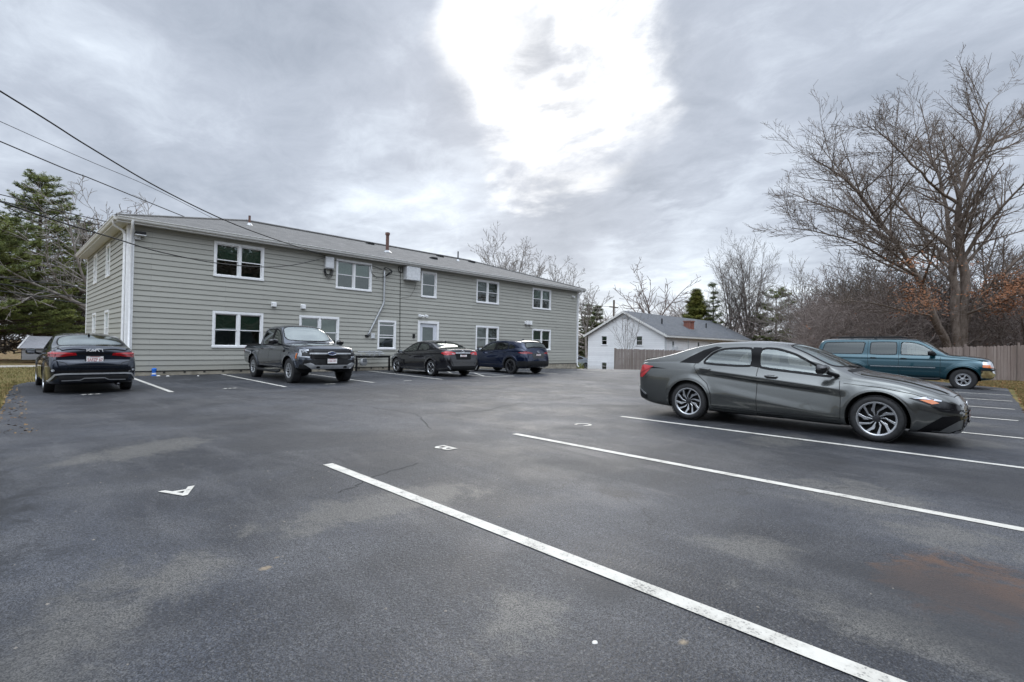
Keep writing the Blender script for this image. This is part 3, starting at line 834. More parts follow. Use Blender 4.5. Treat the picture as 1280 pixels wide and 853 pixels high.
# floodlight by the left corner
fl = MB(); FF.bx(fl, .17, .33, 4.60, 4.72, .02, .10); FF.bx(fl, .15, .46, 4.72, 4.76, .02, .26)
flo = fl.build('floodlight', M['box_grey'], bld); bevel(flo, .01, 1)
f2 = MB(); FF.bx(f2, .16, .45, 4.765, 4.86, .05, .27); bevel(f2.build('lamp_head', M['cladding'], flo), .015, 2)
for x_, z_ in ((7.72, 2.735), (8.90, 2.73)):
    mb = MB(); FF.bx(mb, x_ - 3 - .10, x_ - 3 + .10, z_ - .1, z_ + .1, .015, .05); FF.bx(mb, x_ - 3 - .08, x_ - 3 + .08, z_ - .09, z_ + .08, .05, .15)
    bevel(mb.build('exhaust_vent', M['white_trim'], bld), .015, 2)
# cable cabinets
def cabinet(x0, x1, z0, z1, dep, name='utility_box'):
    mb = MB(); FF.bx(mb, x0 - 3, x1 - 3, z0, z1, .015, dep); o = mb.build(name, M['box_grey'], bld); bevel(o, .02, 2); return o
c1 = cabinet(9.78, 10.17, 4.44, 4.96, .16)
c2 = cabinet(13.78, 14.58, 4.38, 5.04, .34)
lid = MB(); FF.bx(lid, 9.80 - 3, 10.15 - 3, 4.47, 4.93, .162, .18); bevel(lid.build('cover', M['box_grey'], c1), .01, 1)
mb = MB()
for k in range(5):
    r = .10 + .02 * k
    mb.tube([FF.p(9.95 - 3 + dx_, 4.42 - r * math.sin(t) * 2.2, .05 + .012 * k) for t in [i * PI / 10 for i in range(11)] for dx_ in (-r * math.cos(t) * 1.2,)], .010, 5)
mb.build('cable_loop', M['cable'], c1, smooth=True)
# conduit and mast
cd = MB()
cd.tube([FF.p(9.68, 4.72, .09), FF.p(9.70, 4.4, .09), FF.p(9.70, 3.25, .09), FF.p(9.66, 3.08, .09), FF.p(8.96, 1.72, .09), FF.p(8.9, 1.62, .07)], .045, 10)
cdo = cd.build('service_conduit', M['galv'], bld, smooth=True)
mb = MB(); FF.bx(mb, 8.80, 8.98, 1.56, 1.64, .015, .1); mb.build('conduit_end', M['cladding'], cdo)
mb = MB(); FF.bx(mb, 9.08, 9.28, 1.48, 1.72, .015, .07); bevel(mb.build('outlet_box', M['box_grey'], bld), .012, 1)
mb = MB(); rr = random.Random(3)
for k in range(7):
    pts = [FF.p(9.69 + rr.uniform(-.05, .05), 4.78, .1)]
    for i in range(7):
        t = i / 6 * PI
        pts.append(FF.p(9.72 + .33 * math.sin(t) * rr.uniform(.5, 1.1), 4.86 - .46 * (i / 6) + .06 * math.sin(t), .08 + .12 * math.sin(t)))
    mb.tube(pts, .013, 5)
mb.tube([FF.p(9.69, 4.4, .12), FF.p(9.3, 4.32, .06), FF.p(9.05, 4.5, .05), FF.p(8.98, 4.86, .04)], .012, 5)
mb.tube([FF.p(7.15, 4.85, .05), FF.p(7.9, 4.84, .06), FF.p(8.4, 4.8, .08), FF.p(9.0, 4.86, .04), FF.p(9.6, 4.75, .06)], .009, 5)
mb.build('cable_bundle', M['cable'], cdo, smooth=True)
mb = MB(); mb.tube([FF.p(10.61, 4.99, .03), FF.p(10.63, 3, .03), FF.p(10.68, .3, .03)], .014, 6); 
mb.tube([FF.p(10.5, 4.78, .06), FF.p(10.48, 4.98, .06), FF.p(10.7, 4.99, .06), FF.p(10.7, 4.72, .06), FF.p(10.5, 4.76, .06)], .018, 6)
mb.build('wall_cable', M['cable'], bld, smooth=True)
mb = MB(); mb.tube([FF.p(11.5, 4.36, .1), FF.p(11.45, 4.0, .04), FF.p(11.2, 3.6, .03), FF.p(10.7, 3.5, .03)], .006, 5); mb.build('thin_wire', M['cable'], c2, smooth=True)
# camera domes, door reader, other lamps
def dome(x_, z_, two=False):
    mb = MB(); FF.bx(mb, x_ - 3 - .06, x_ - 3 + .06, z_ - .06, z_ + .06, .012, .05)
    mb.tube([FF.p(x_ - 3, z_, .05), FF.p(x_ - 3 + .02, z_ - .02, .14), FF.p(x_ - 3 - .1, z_ - .05, .24)], [.03, .05, .055], 10)
    if two: mb.tube([FF.p(x_ - 3, z_, .05), FF.p(x_ - 3 + .08, z_ - .02, .14), FF.p(x_ - 3 + .16, z_ - .05, .22)], [.03, .05, .055], 10)
    o = mb.build('security_camera', M['white_trim'], bld, smooth=True, angle=40); return o
dome(14.78, 2.70, True); dome(15.18, 2.70); dome(27.36, 4.72)
mb = MB(); FF.bx(mb, 22.55 - 3, 23.15 - 3, 2.62, 2.78, .012, .08); FF.bx(mb, 22.6 - 3, 22.8 - 3, 2.58, 2.82, .08, .2); FF.bx(mb, 22.9 - 3, 23.1 - 3, 2.58, 2.82, .08, .2)
bevel(mb.build('emergency_light', M['white_trim'], bld), .02, 2)
mb = MB(); FF.bx(mb, 14.40 - 3, 14.52 - 3, 1.56, 1.76, .012, .06); mb.build('door_reader', M['cladding'], bld)
# roof pipes and vents
def roof_z(y): return rz + (ridge - rz) * (y - ry0) / hl
def pipe(x_, y_, h, r, mat):
    z0 = roof_z(y_); mb = MB(); mb.tube([(x_, y_, z0 - .05), (x_, y_, z0 + h)], r, 10)
    o = mb.build('vent_pipe', mat, roof, smooth=True, angle=50)
    fb = MB(); fb.lathe([(z0 - .05, r * 3), (z0 + .02, r * 2.2), (z0 + .09, r * 1.1)], 10, 'Z'); fb.v = [(a + x_, b + y_, c) for a, b, c in fb.v]
    fb.build('flashing', M['galv'], o, smooth=True); return o
pipe(8.0, 24.75, .42, .05, M['rust_pipe']); p2 = pipe(14.2, 23.05, 0.98, .085, M['rust_pipe']); pipe(20.6, 25.0, .6, .045, plain('plastic_pipe', (.06, .06, .065), .6))
mb = MB(); mb.tube([(14.2, 23.05, roof_z(23.05) + .9), (14.2, 23.05, roof_z(23.05) + 1.02)], .12, 10); mb.build('pipe_collar', M['rust_pipe'], p2)
for x_, y_ in ((17.6, 23.6), (19.6, 25.6), (22.2, 25.5), (14.7, 25.7)):
    z0 = roof_z(y_); mb = MB(); mb.box(x_ - .2, x_ + .2, y_ - .18, y_ + .16, z0 - .05, z0 + .085); bevel(mb.build('roof_vent', M['cladding'], roof), .02, 1)
# gas meter set and its guard
gm = empty('gas_meter', (11.55, 20.55, gz(11.55, 20.5)), label='grey gas meter and piping at the wall behind the pickup', cat='gas meter')
mb = MB(); mb.lathe([(-.11, .001), (-.11, .12), (-.07, .17), (.07, .17), (.11, .12), (.11, .001)], 20, 'Y'); mb.v = [(a, b, c + .40) for a, b, c in mb.v]
mb.build('meter_body', M['galv'], gm, smooth=True, angle=40)
mb = MB(); mb.box(-.09, .09, -.14, -.10, .42, .56); mb.build('dial', M['clear_lens'], gm)
mb = MB()
mb.tube([(-.12, 0, .5), (-.12, 0, .76), (-.6, 0, .76), (-.6, .0, .0)], .028, 8); mb.tube([(.12, 0, .5), (.12, 0, .78), (1.05, 0, .78), (1.05, .3, .78)], .028, 8); mb.tube([(-.3, 0, .86), (.95, 0, .86)], .03, 8)
for q in (.3, .55, .8): mb.tube([(q, 0, .70), (q, 0, .92)], .045, 8)
mb.build('pipework', M['galv'], gm, smooth=True, angle=40)
gd = empty('pipe_guard', (12.0, 20.25, gz(12, 20.25)), label='black steel pipe guard rail in front of the gas meter', cat='guard rail')
mb = MB(); mb.box(-1.0, .74, -.035, .035, .60, .70); bevel(mb.build('top_rail', M['gloss_black'], gd), .01, 1)
for q in (-.95, .70):
    mb = MB(); mb.box(q - .04, q + .04, -.04, .04, -.2, .60); bevel(mb.build('post', M['gloss_black'], gd), .01, 1)
tag(gd)
# blue hose bib cover
M['blue'] = plain('blue_plastic', (0.02, 0.14, 0.55), 0.4)
bp = MB(); bp.lathe([(-.02, .085), (.02, .085), (.03, .06), (.17, .06), (.18, .075), (.24, .075), (.26, .05), (.27, .001)], 14, 'Z')
o = bp.build('blue_pipe_cap', M['blue'], smooth=True, angle=40, loc=(3.78, 20.72, gz(3.8, 20.7))); tag(o, 'small bright blue pipe cap standing at the foot of the wall', 'pipe')
mb = MB(); mb.lathe([(.05, .063), (.10, .063)], 14, 'Z'); mb.build('white_band', M['white_trim'], o)
# ---------------------------------------------------------------- cars
def pip(poly, px, py):
    """vectorised point in polygon"""
    px = np.asarray(px); py = np.asarray(py); ins = np.zeros(px.shape, bool)
    n = len(poly)
    for i in range(n):
        x1, y1 = poly[i]; x2, y2 = poly[(i + 1) % n]
        if y1 == y2: continue
        c = ((y1 > py) != (y2 > py)) & (px < (x2 - x1) * (py - y1) / (y2 - y1) + x1)
        ins ^= c
    return ins

def rounded(poly, k=2):
    """corner-cut a closed polygon"""
    p = [Vector(q) for q in poly]
    for _ in range(k):
        o = []
        for i in range(len(p)):
            a, b = p[i], p[(i + 1) % len(p)]
            l = (b - a).length; c = min(0.25, 0.05 / max(l, 1e-6)) if _ == 0 else 0.25
            o += [a.lerp(b, c), a.lerp(b, 1 - c)]
        p = o
    return [(q.x, q.y) for q in p]

class Car:
    def __init__(s, name, spec, label, cat, loc, rz, scale=1.0):
        s.sp = spec
        s.root = empty(name, loc, rz, label, cat)
        s.root.scale = (scale,) * 3
        s.shell()
    # ---- shell
    def shell(s):
        sp = s.sp; N = sp.get('n', 220)
        y0, y1 = sp['top'][0][0], sp['top'][-1][0]
        q = np.linspace(0, 1, N); q = q - 0.80 * np.sin(2 * PI * q) / (2 * PI)
        ys = y0 + (y1 - y0) * q
        T = lambda k: pchip([a for a, _ in sp[k]], [b for _, b in sp[k]], ys)
        top, redge, belt, bot, hw = T('top'), T('redge'), T('belt'), T('bot'), T('hw')
        top = np.maximum(top, bot + .04); belt = np.clip(belt, bot + .02, top - .012); redge = np.clip(redge, belt, top - .006)
        low = sp.get('low', [(0, .80), (.02, .90), (.07, .945), (.13, .962), (.22, .975), (.32, .985), (.42, .993), (.52, .998), (.62, 1.0), (.72, .997), (.80, .988), (.87, .974), (.93, .955), (1.0, .925)])
        tum = math.tan(R(sp.get('tumble', 24)))
        xb = low[-1][1]
        ctrl = [np.stack([0 * hw, bot], 1), np.stack([hw * .45, bot], 1)]
        for t, m in low: ctrl.append(np.stack([hw * m, bot + (belt - bot) * t], 1))
        NG = 9
        shoulder = sp.get('shoulder', .012)
        xg0 = np.maximum(hw * xb - shoulder, .01)
        xr = np.maximum(xg0 - (redge - belt) * tum, hw * .45)
        for k in range(1, NG + 1):
            t = k / NG
            bow = .018 * math.sin(PI * t) * np.clip((redge - belt) / .3, 0, 1)
            ctrl.append(np.stack([xg0 + (xr - xg0) * t + bow, belt + (redge - belt) * t], 1))
        pw = sp.get('crown', 2.3)
        for u in (.985, .95, .90, .83, .74, .63, .5, .36, .2, .0):
            zc = redge + (top - redge) * (1 - u ** pw) ** (1 / 1.25)
            ctrl.append(np.stack([xr * u, zc], 1))
        if 'bed' in sp:                       # open load bed of a pickup
            b0, b1, dep = sp['bed']
            m = (ys > b0) & (ys < b1)
            for j, u in enumerate((.985, .95, .90, .83, .74, .63, .5, .36, .2, .0)):
                c = ctrl[len(ctrl) - 10 + j]
                if j >= 1:
                    c[m, 0] = xr[m] * (.9 if j < 4 else u); c[m, 1] = belt[m] - dep * min(1, (j - 1) / 2.0)
        P = np.stack(ctrl, 1)                 # N x K x 2
        for _ in range(2):
            a, b = P[:, :-1], P[:, 1:]
            Q = np.empty((N, 2 * a.shape[1] + 2, 2)); Q[:, 0] = P[:, 0]; Q[:, -1] = P[:, -1]
            Q[:, 1:-1:2] = a * .75 + b * .25; Q[:, 2:-1:2] = a * .25 + b * .75
            P = Q
        K = P.shape[1]
        X, Z = P[..., 0].copy(), P[..., 1].copy(); Y = np.repeat(ys[:, None], K, 1)
        if 'mod' in sp:
            side = np.clip((X / hw[:, None] - .80) / .1, 0, 1)
            X -= side * sp['mod'](Y, Z)
        if 'ymod' in sp:
            Y = Y + sp['ymod'](X, Y, Z)
        V = np.concatenate([np.stack([X, Y, Z], -1), np.stack([-X[:, -2:0:-1], Y[:, -2:0:-1], Z[:, -2:0:-1]], -1)], 1)
        Mr = V.shape[1]; s.Mr = Mr
        verts = V.reshape(-1, 3)
        i = np.arange(N - 1)[:, None]; j = np.arange(Mr)[None]; j2 = (j + 1) % Mr
        F = np.stack([i * Mr + j, i * Mr + j2, (i + 1) * Mr + j2, (i + 1) * Mr + j], -1).reshape(-1, 4)
        F = F[:, ::-1]
        a, b, c, d = (verts[F[:, k]] for k in range(4))
        fn = np.cross(c - a, d - b)
        vn = np.zeros_like(verts)
        for k in range(4): np.add.at(vn, F[:, k], fn)
        vn /= np.maximum(np.linalg.norm(vn, axis=1, keepdims=True), 1e-9)
        # outward check
        if (vn[:, 0] * verts[:, 0]).sum() < 0: F = F[:, ::-1]; vn = -vn; fn = -fn
        s.verts, s.F, s.vn, s.N = verts, F, vn, N
        fl = [tuple(f) for f in F] + [tuple(range(Mr)), tuple((N - 1) * Mr + k for k in range(Mr))]
        s.bvh = BVHTree.FromPolygons([tuple(v) for v in verts], fl)
        s.fc = (a + b + c + d) / 4; s.fnn = fn / np.maximum(np.linalg.norm(fn, axis=1, keepdims=True), 1e-12)
        s.W = hw.max(); s.ends = [fl[-2], fl[-1]]
        s.part = np.zeros(len(F), int)        # 0 body, -1 removed
        s.names = ['body']; s.mats = [sp['paint']]
    def side_mask(s, poly, side=0, grow=0):
        m = pip(poly, s.fc[:, 1], s.fc[:, 2])
        if grow:
            for a, b in ((grow, 0), (-grow, 0), (0, grow), (0, -grow)): m |= pip(poly, s.fc[:, 1] + a, s.fc[:, 2] + b)
        m = m & (np.abs(s.fc[:, 0]) > .35 * s.W) & (np.abs(s.fnn[:, 0]) > .25)
        if side: m &= s.fc[:, 0] * side > 0
        return m
    def top_mask(s, poly, zmin=.3):
        q = poly + [(-x, y) for x, y in reversed(poly)]
        return pip(q, s.fc[:, 0], s.fc[:, 1]) & (s.fnn[:, 2] > .12) & (s.fc[:, 2] > zmin)
    def cut(s, mask): s.part[mask & (s.part >= 0)] = -1
    def assign(s, mask, name, mat=None):
        s.names.append(name); s.mats.append(mat or s.sp['paint'])
        s.part[mask & (s.part == 0)] = len(s.names) - 1
    def arch(s, y, z, r):
        d = np.hypot(s.fc[:, 1] - y, s.fc[:, 2] - z)
        m = (d < r) & (np.abs(s.fc[:, 0]) > .5 * s.W)
        s.part[m] = -1
        vd = np.hypot(s.verts[:, 1] - y, s.verts[:, 2] - z)
        near = (np.abs(vd - r) < .030) & (np.abs(s.verts[:, 0]) > .75 * s.W)
        k = r / np.maximum(vd, 1e-6)
        rem = np.zeros(len(s.verts), bool); rem[s.F[m].ravel()] = True
        keep = np.zeros(len(s.verts), bool); keep[s.F[s.part >= 0].ravel()] = True
        b = near & rem & keep
        s.verts[b, 1] = y + (s.verts[b, 1] - y) * k[b]; s.verts[b, 2] = z + (s.verts[b, 2] - z) * k[b]
    def finish(s):
        objs = {}
        for p, (nm, mt) in enumerate(zip(s.names, s.mats)):
            f = s.F[s.part == p]
            if not len(f): continue
            used = np.unique(f); mp = -np.ones(len(s.verts), int); mp[used] = np.arange(len(used))
            faces = [tuple(q) for q in mp[f]]
            if p == 0:
                for e in s.ends:
                    if all(mp[k] >= 0 for k in e): faces.append(tuple(int(mp[k]) for k in e))
            objs.setdefault(nm, []).append(raw_mesh(nm, s.verts[used], faces, mt, s.root, True, s.vn[used]))
        s.objs = objs
        return objs
    # ---- things laid on the shell
    VIEW = {'R': (lambda a, b: Vector((6, a, b)), Vector((-1, 0, 0))), 'L': (lambda a, b: Vector((-6, a, b)), Vector((1, 0, 0))),
            'F': (lambda a, b: Vector((a, 9, b)), Vector((0, -1, 0))), 'B': (lambda a, b: Vector((a, -9, b)), Vector((0, 1, 0))), 'T': (lambda a, b: Vector((a, b, 9)), Vector((0, 0, -1)))}
    def hit(s, view, a, b, off):
        o, d = s.VIEW[view]; p = o(a, b)
        loc, nor, idx, dist = s.bvh.ray_cast(p, d)
        if loc is None:
            loc, nor, idx, dist = s.bvh.find_nearest(p + d * (p.length - 0.9) if False else p + d * 5.2)
            if loc is None: return p
        if nor.dot(d) > 0: nor = -nor
        return loc + nor * off
    def overlay(s, name, poly, view, mat, off=.004, thick=.014, res=.045, parent=None, mirror=True, flat=None):
        """poly in the view's two axes; view 'S' = both sides, 'F','B','T' as given (mirror=True adds the other half's twin)"""
        out = []
        views = [('R', 1), ('L', 1)] if view == 'S' else ([(view, 1), (view, -1)] if mirror else [(view, 1)])
        for v, sx in views:
            bm = bmesh.new()
            bm.faces.new([bm.verts.new((a, b, 0)) for a, b in poly])
            xs = [p[0] for p in poly]; zs = [p[1] for p in poly]
            for ax, lo, hi in ((0, min(xs), max(xs)), (1, min(zs), max(zs))):
                k = lo + res
                while k < hi - res * .3:
                    bmesh.ops.bisect_plane(bm, geom=bm.verts[:] + bm.edges[:] + bm.faces[:], plane_co=(k, 0, 0) if ax == 0 else (0, k, 0), plane_no=(1, 0, 0) if ax == 0 else (0, 1, 0))
                    k += res
            bmesh.ops.triangulate(bm, faces=[f for f in bm.faces if len(f.verts) > 4])
            d = s.VIEW[v][1]
            be = [e for e in bm.edges if e.is_boundary]
            for q in bm.verts: q.co = s.hit(v, q.co.x * (sx if v in 'FBT' else 1), q.co.y, off)
            if flat is not None:
                for q in bm.verts:
                    if v in 'FB': q.co.y = flat
            bmesh.ops.recalc_face_normals(bm, faces=bm.faces[:])
            bm.normal_update()
            if sum(f.normal.dot(d) * f.calc_area() for f in bm.faces) > 0: bmesh.ops.reverse_faces(bm, faces=bm.faces[:])
            for f in bm.faces: f.smooth = True
            if thick:
                for e in be:
                    a, b = e.verts
                    w = [bm.verts.new(a.co), bm.verts.new(b.co), bm.verts.new(b.co + d * thick), bm.verts.new(a.co + d * thick)]
                    bm.faces.new(w)
            me = bpy.data.meshes.new(name); bm.to_mesh(me); bm.free(); me.materials.append(mat)
            o = bpy.data.objects.new(name, me); C.objects.link(o); o.parent = parent or s.root
            out.append(o)
        return out
    def strip(s, name, pts, w, view, mat, off=.003, closed=False, res=.035, parent=None, thick=.01, join=False, mirror=True):
        """a band of width w that follows the shell along pts"""
        out = []; mbj = MB()
        views = [('R', 1), ('L', 1)] if view == 'S' else ([(view, 1), (view, -1)] if mirror else [(view, 1)])
        P = [Vector(p) for p in pts]
        if closed: P = P + [P[0]]
        fine = []
        for a, b in zip(P[:-1], P[1:]):
            k = max(1, int((b - a).length / res)); fine += [a.lerp(b, i / k) for i in range(k)]
        if not closed: fine.append(P[-1])
        n = len(fine)
        ws = w if isinstance(w, (list, tuple)) else None
        for v, sx in views:
            mb = MB() if not join else mbj
            d = s.VIEW[v][1]; rows = []
            for i in range(n):
                a = fine[i - 1] if (i or closed) else fine[0]; b = fine[(i + 1) % n] if (i < n - 1 or closed) else fine[-1]
                t = (b - a)
                if t.length < 1e-9: t = Vector((1, 0))
                t.normalize(); nn = Vector((-t.y, t.x))
                wi = w if ws is None else ws[0] + (ws[1] - ws[0]) * i / (n - 1)
                p = fine[i]; k = sx if v in 'FBT' else 1
                e0, e1 = p + nn * wi / 2, p - nn * wi / 2
                h0, h1 = s.hit(v, e0.x * k, e0.y, off), s.hit(v, e1.x * k, e1.y, off)
                rows.append([h0 + d * thick, h0, h1, h1 + d * thick])
            fs = []; m = n if closed else n - 1
            for i in range(m):
                i2 = (i + 1) % n
                for c in range(3): fs.append((i * 4 + c, i * 4 + c + 1, i2 * 4 + c + 1, i2 * 4 + c))
            mb.add([q for r_ in rows for q in r_], fs)
            if not join: out.append(mb.build(name, mat, parent or s.root, smooth=True, angle=50))
        if join: out.append(mbj.build(name, mat, parent or s.root, smooth=True, angle=50))
        return out
    # ---- windows
    def side_window(s, poly, mat, trim=.03, trim_mat=None, name='side_window', hole=True, k=2):
        rp = rounded(poly, k)
        if hole: s.cut(s.side_mask(rp, grow=.008))
        gl = s.overlay(name, rp, 'S', mat, off=.001, thick=0)
        for g_, v in zip(gl, 'RL'):
            for o in s.strip('window_trim', rp, trim, v, trim_mat or M['trim_black'], off=.004, closed=True, mirror=False): o.parent = g_
        return gl
    def top_window(s, half, mat, name, trim=.03, zmin=.8, hole=True, trim_mat=None):
        q = half + [(-x, y) for x, y in reversed(half) if x > 1e-6]
        rp = rounded(q, 2)
        if hole: s.cut(pip(rp, s.fc[:, 0], s.fc[:, 1]) & (s.fnn[:, 2] > .05) & (s.fc[:, 2] > zmin))
        g_ = s.overlay(name, rp, 'T', mat, off=.001, thick=0, mirror=False, res=.06)
        s.strip('window_trim', rp, trim, 'T', trim_mat or M['trim_black'], off=.004, closed=True, mirror=False, parent=g_[0])
        return g_
    # ---- wheels
    def wheels(s, axles, r, w, rim_r, track, spokes, rim_mat=None, face_in=.03, arch_r=None, zc=None, well_top=.02):
        tyre = MB(); hw = w / 2
        prof = [(-hw + .02, rim_r - .012), (-hw + .002, rim_r + .02), (-hw, r - .05), (-hw + .015, r - .02), (-hw + .04, r - .004), (-hw * .4, r), (hw * .4, r), (hw - .04, r - .004), (hw - .015, r - .02), (hw, r - .05), (hw - .002, rim_r + .02), (hw - .02, rim_r - .012)]
        tyre.lathe(prof, 44)
        for k in range(44):                   # tread blocks
            q = 2 * PI * k / 44
            for dx in (-hw * .75, -hw * .2, hw * .2, hw * .75):
                qq = q + (.06 if dx > 0 else 0)
                a, b = qq - .045, qq + .045; e = hw * .2
                tyre.add([(dx - e, (r - .003) * math.cos(a), (r - .003) * math.sin(a)), (dx + e, (r - .003) * math.cos(a), (r - .003) * math.sin(a)), (dx + e, (r - .003) * math.cos(b), (r - .003) * math.sin(b)), (dx - e, (r - .003) * math.cos(b), (r - .003) * math.sin(b)),
                          (dx - e, (r + .0012) * math.cos(a), (r + .0012) * math.sin(a)), (dx + e, (r + .0012) * math.cos(a), (r + .0012) * math.sin(a)), (dx + e, (r + .0012) * math.cos(b), (r + .0012) * math.sin(b)), (dx - e, (r + .0012) * math.cos(b), (r + .0012) * math.sin(b))],
                         [(4, 5, 6, 7), (0, 4, 7, 3), (1, 2, 6, 5), (0, 1, 5, 4), (3, 7, 6, 2)])
        barrel = MB(); barrel.lathe([(hw - .075, .001), (hw - .075, rim_r * .5), (hw - .095, rim_r - .03), (hw - .03, rim_r - .018), (hw - .012, rim_r - .010)], 40)
        lip = MB(); lip.lathe([(hw - .035, rim_r - .022), (hw - .014, rim_r - .018), (hw - .004, rim_r - .006), (hw - .006, rim_r + .008), (hw - .02, rim_r + .010)], 44)
        sp_ = MB(); n = spokes['n']
        f0 = hw - .012 - spokes.get('dish', .02)
        for k in range(n):
            for poly in spokes['polys']:
                pts = []
                for (rr, th) in poly:
                    q = th + 2 * PI * k / n; rr = rr * rim_r
                    pts.append((rr * math.sin(q), rr * math.cos(q), rr / rim_r))
                xo = lambda f: f0 + (hw - .010 - f0) * f
                sp_.prism(pts, lambda p: (xo(p[2]), p[0], p[1]), lambda p: (xo(p[2]) - .035, p[0] * .985, p[1] * .985))
        cap = MB(); cap.lathe([(f0 - .03, spokes.get('hub', .22) * rim_r), (f0 + .004, spokes.get('hub', .22) * rim_r), (f0 + .012, .10 * rim_r), (f0 + .012, .001)], 24)
        nuts = MB()
        for k in range(spokes.get('nuts', 5)):
            q = 2 * PI * k / spokes.get('nuts', 5) + .3
            nuts.tube([(f0 - .01, .17 * rim_r * math.sin(q), .17 * rim_r * math.cos(q)), (f0 + .012, .17 * rim_r * math.sin(q), .17 * rim_r * math.cos(q))], .009, 6)
        proto = None
        for (ya, yz) in axles:
            for sx in (1, -1):
                if proto is None:
                    t = tyre.build('wheel', M['rubber'], s.root, smooth=True, angle=40)
                    b_ = barrel.build('rim_barrel', M['well'] if spokes.get('dark') else M['alloy_dark'], t, smooth=True, angle=40)
                    l_ = lip.build('rim_lip', rim_mat or M['alloy'], t, smooth=True, angle=60)
                    s_ = sp_.build('spokes', rim_mat or M['alloy'], t, smooth=False); bevel(s_, .003, 1)
                    c_ = cap.build('hub_cap', spokes.get('cap') or rim_mat or M['alloy'], t, smooth=True, angle=40)
                    n_ = nuts.build('wheel_nuts', M['alloy_dark'], t)
                    proto = [t, b_, l_, s_, c_, n_]; o = t
                else:
                    o = proto[0].copy(); C.objects.link(o)
                    for c in proto[1:]:
                        cc = c.copy(); C.objects.link(cc); cc.parent = o
                o.location = (sx * (track / 2), ya, yz)
                o.rotation_euler = (0.35 * ya, 0, 0 if sx > 0 else PI)
        # dark inner arches
        for (ya, yz) in axles:
            ar = (arch_r or r + .07)
            pts = [(ar * math.cos(R(a)), ar * math.sin(R(a))) for a in range(-6, 187, 8)]
            for sx in (1, -1):
                wl = MB(); vs_ = []; xi, xo = .42, s.W - .035
                for (cy, cz) in pts:
                    vs_ += [(sx * xi, ya + cy, yz + cz), (sx * xo, ya + cy, yz + cz)]
                m = len(pts)
                wl.add(vs_, [(2 * i, 2 * i + 1, 2 * i + 3, 2 * i + 2) for i in range(m - 1)] + [tuple(range(0, 2 * m, 2))])
                wl.build('wheel_well', M['well'], s.root, recalc=False)
    def arch_lip(s, ya, yz, r, rad, mat, name='arch_lip', a0=-25, a1=205, wide=None):
        out = []
        if wide:
            return s.strip(name, [(ya + (r + wide / 2) * math.cos(R(a)), yz + (r + wide / 2) * math.sin(R(a))) for a in np.linspace(a0, a1, 40)], wide, 'S', mat, off=.008, thick=.02)
        for v, sx in (('R', 1), ('L', -1)):
            mb = MB()
            pts = []
            for a in np.linspace(a0, a1, 44):
                p = s.hit(v, ya + (r + .004) * math.cos(R(a)), yz + (r + .004) * math.sin(R(a)), -.006)
                pts.append(p)
            mb.tube(pts, rad, 6)
            out.append(mb.build(name, mat, s.root, smooth=True))
        return out
    def interior(s, y0, y1, zf, zb, hw, seat_rows, mat=None, dash=None, roofz=None):
        mb = MB()
        mb.add([(-hw, y0, zb), (hw, y0, zb), (hw, y1, zb), (-hw, y1, zb), (-hw, y0, zf), (hw, y0, zf), (hw, y1, zf), (-hw, y1, zf)], [(4, 5, 6, 7), (0, 4, 5, 1), (1, 5, 6, 2), (2, 6, 7, 3), (3, 7, 4, 0)])
        mb.build('cabin_tub', M['dash'], s.root)
        for (y, w, xs, h) in seat_rows:
            for x in xs:
                sb = MB()
                prof = [(-.26, 0), (.24, .05), (.26, .14), (-.14, .12), (-.20, .30), (-.30, .62), (-.38, .64), (-.42, .55), (-.36, .1)]
                sb.prism(prof, lambda p: (x - w / 2, y + p[0], zf + .12 + p[1] * h), lambda p: (x + w / 2, y + p[0], zf + .12 + p[1] * h))
                o = sb.build('seat', mat or M['seat'], s.root); bevel(o, .05, 3, 20)
                hb = MB(); 
                for hx in ([0] if w < .7 else [-w * .32, w * .32]):
                    hb.prism([(-.33, .68), (-.31, .84), (-.38, .87), (-.43, .84), (-.42, .66)], lambda p: (x + hx - .12, y + p[0], zf + .12 + p[1] * h), lambda p: (x + hx + .12, y + p[0], zf + .12 + p[1] * h))
                bevel(hb.build('headrest', mat or M['seat'], o), .035, 3, 20)
        if dash:
            yd, zd = dash
            db = MB(); db.prism([(yd - .25, zd - .3), (yd - .28, zd - .02), (yd - .05, zd + .03), (yd + .35, zd - .04), (yd + .35, zd - .3)], lambda p: (-hw, p[0], p[1]), lambda p: (hw, p[0], p[1]))
            bevel(db.build('dashboard', M['dash'], s.root), .03, 2)
            sw = MB(); pts = [(-.38 + .18 * math.cos(a), yd - .42 + .07 * math.sin(a), zd - .02 + .17 * math.sin(a)) for a in np.linspace(0, 2 * PI, 25)]
            sw.tube(pts, .015, 6, False); sw.tube([(-.56, yd - .42, zd - .02), (-.2, yd - .42, zd - .02)], .018, 5); sw.tube([(-.38, yd - .42, zd - .02), (-.38, yd - .2, zd - .1)], .03, 6)
            sw.build('steering_wheel', M['black_plastic'], s.root, smooth=True)
        if roofz:
            pass
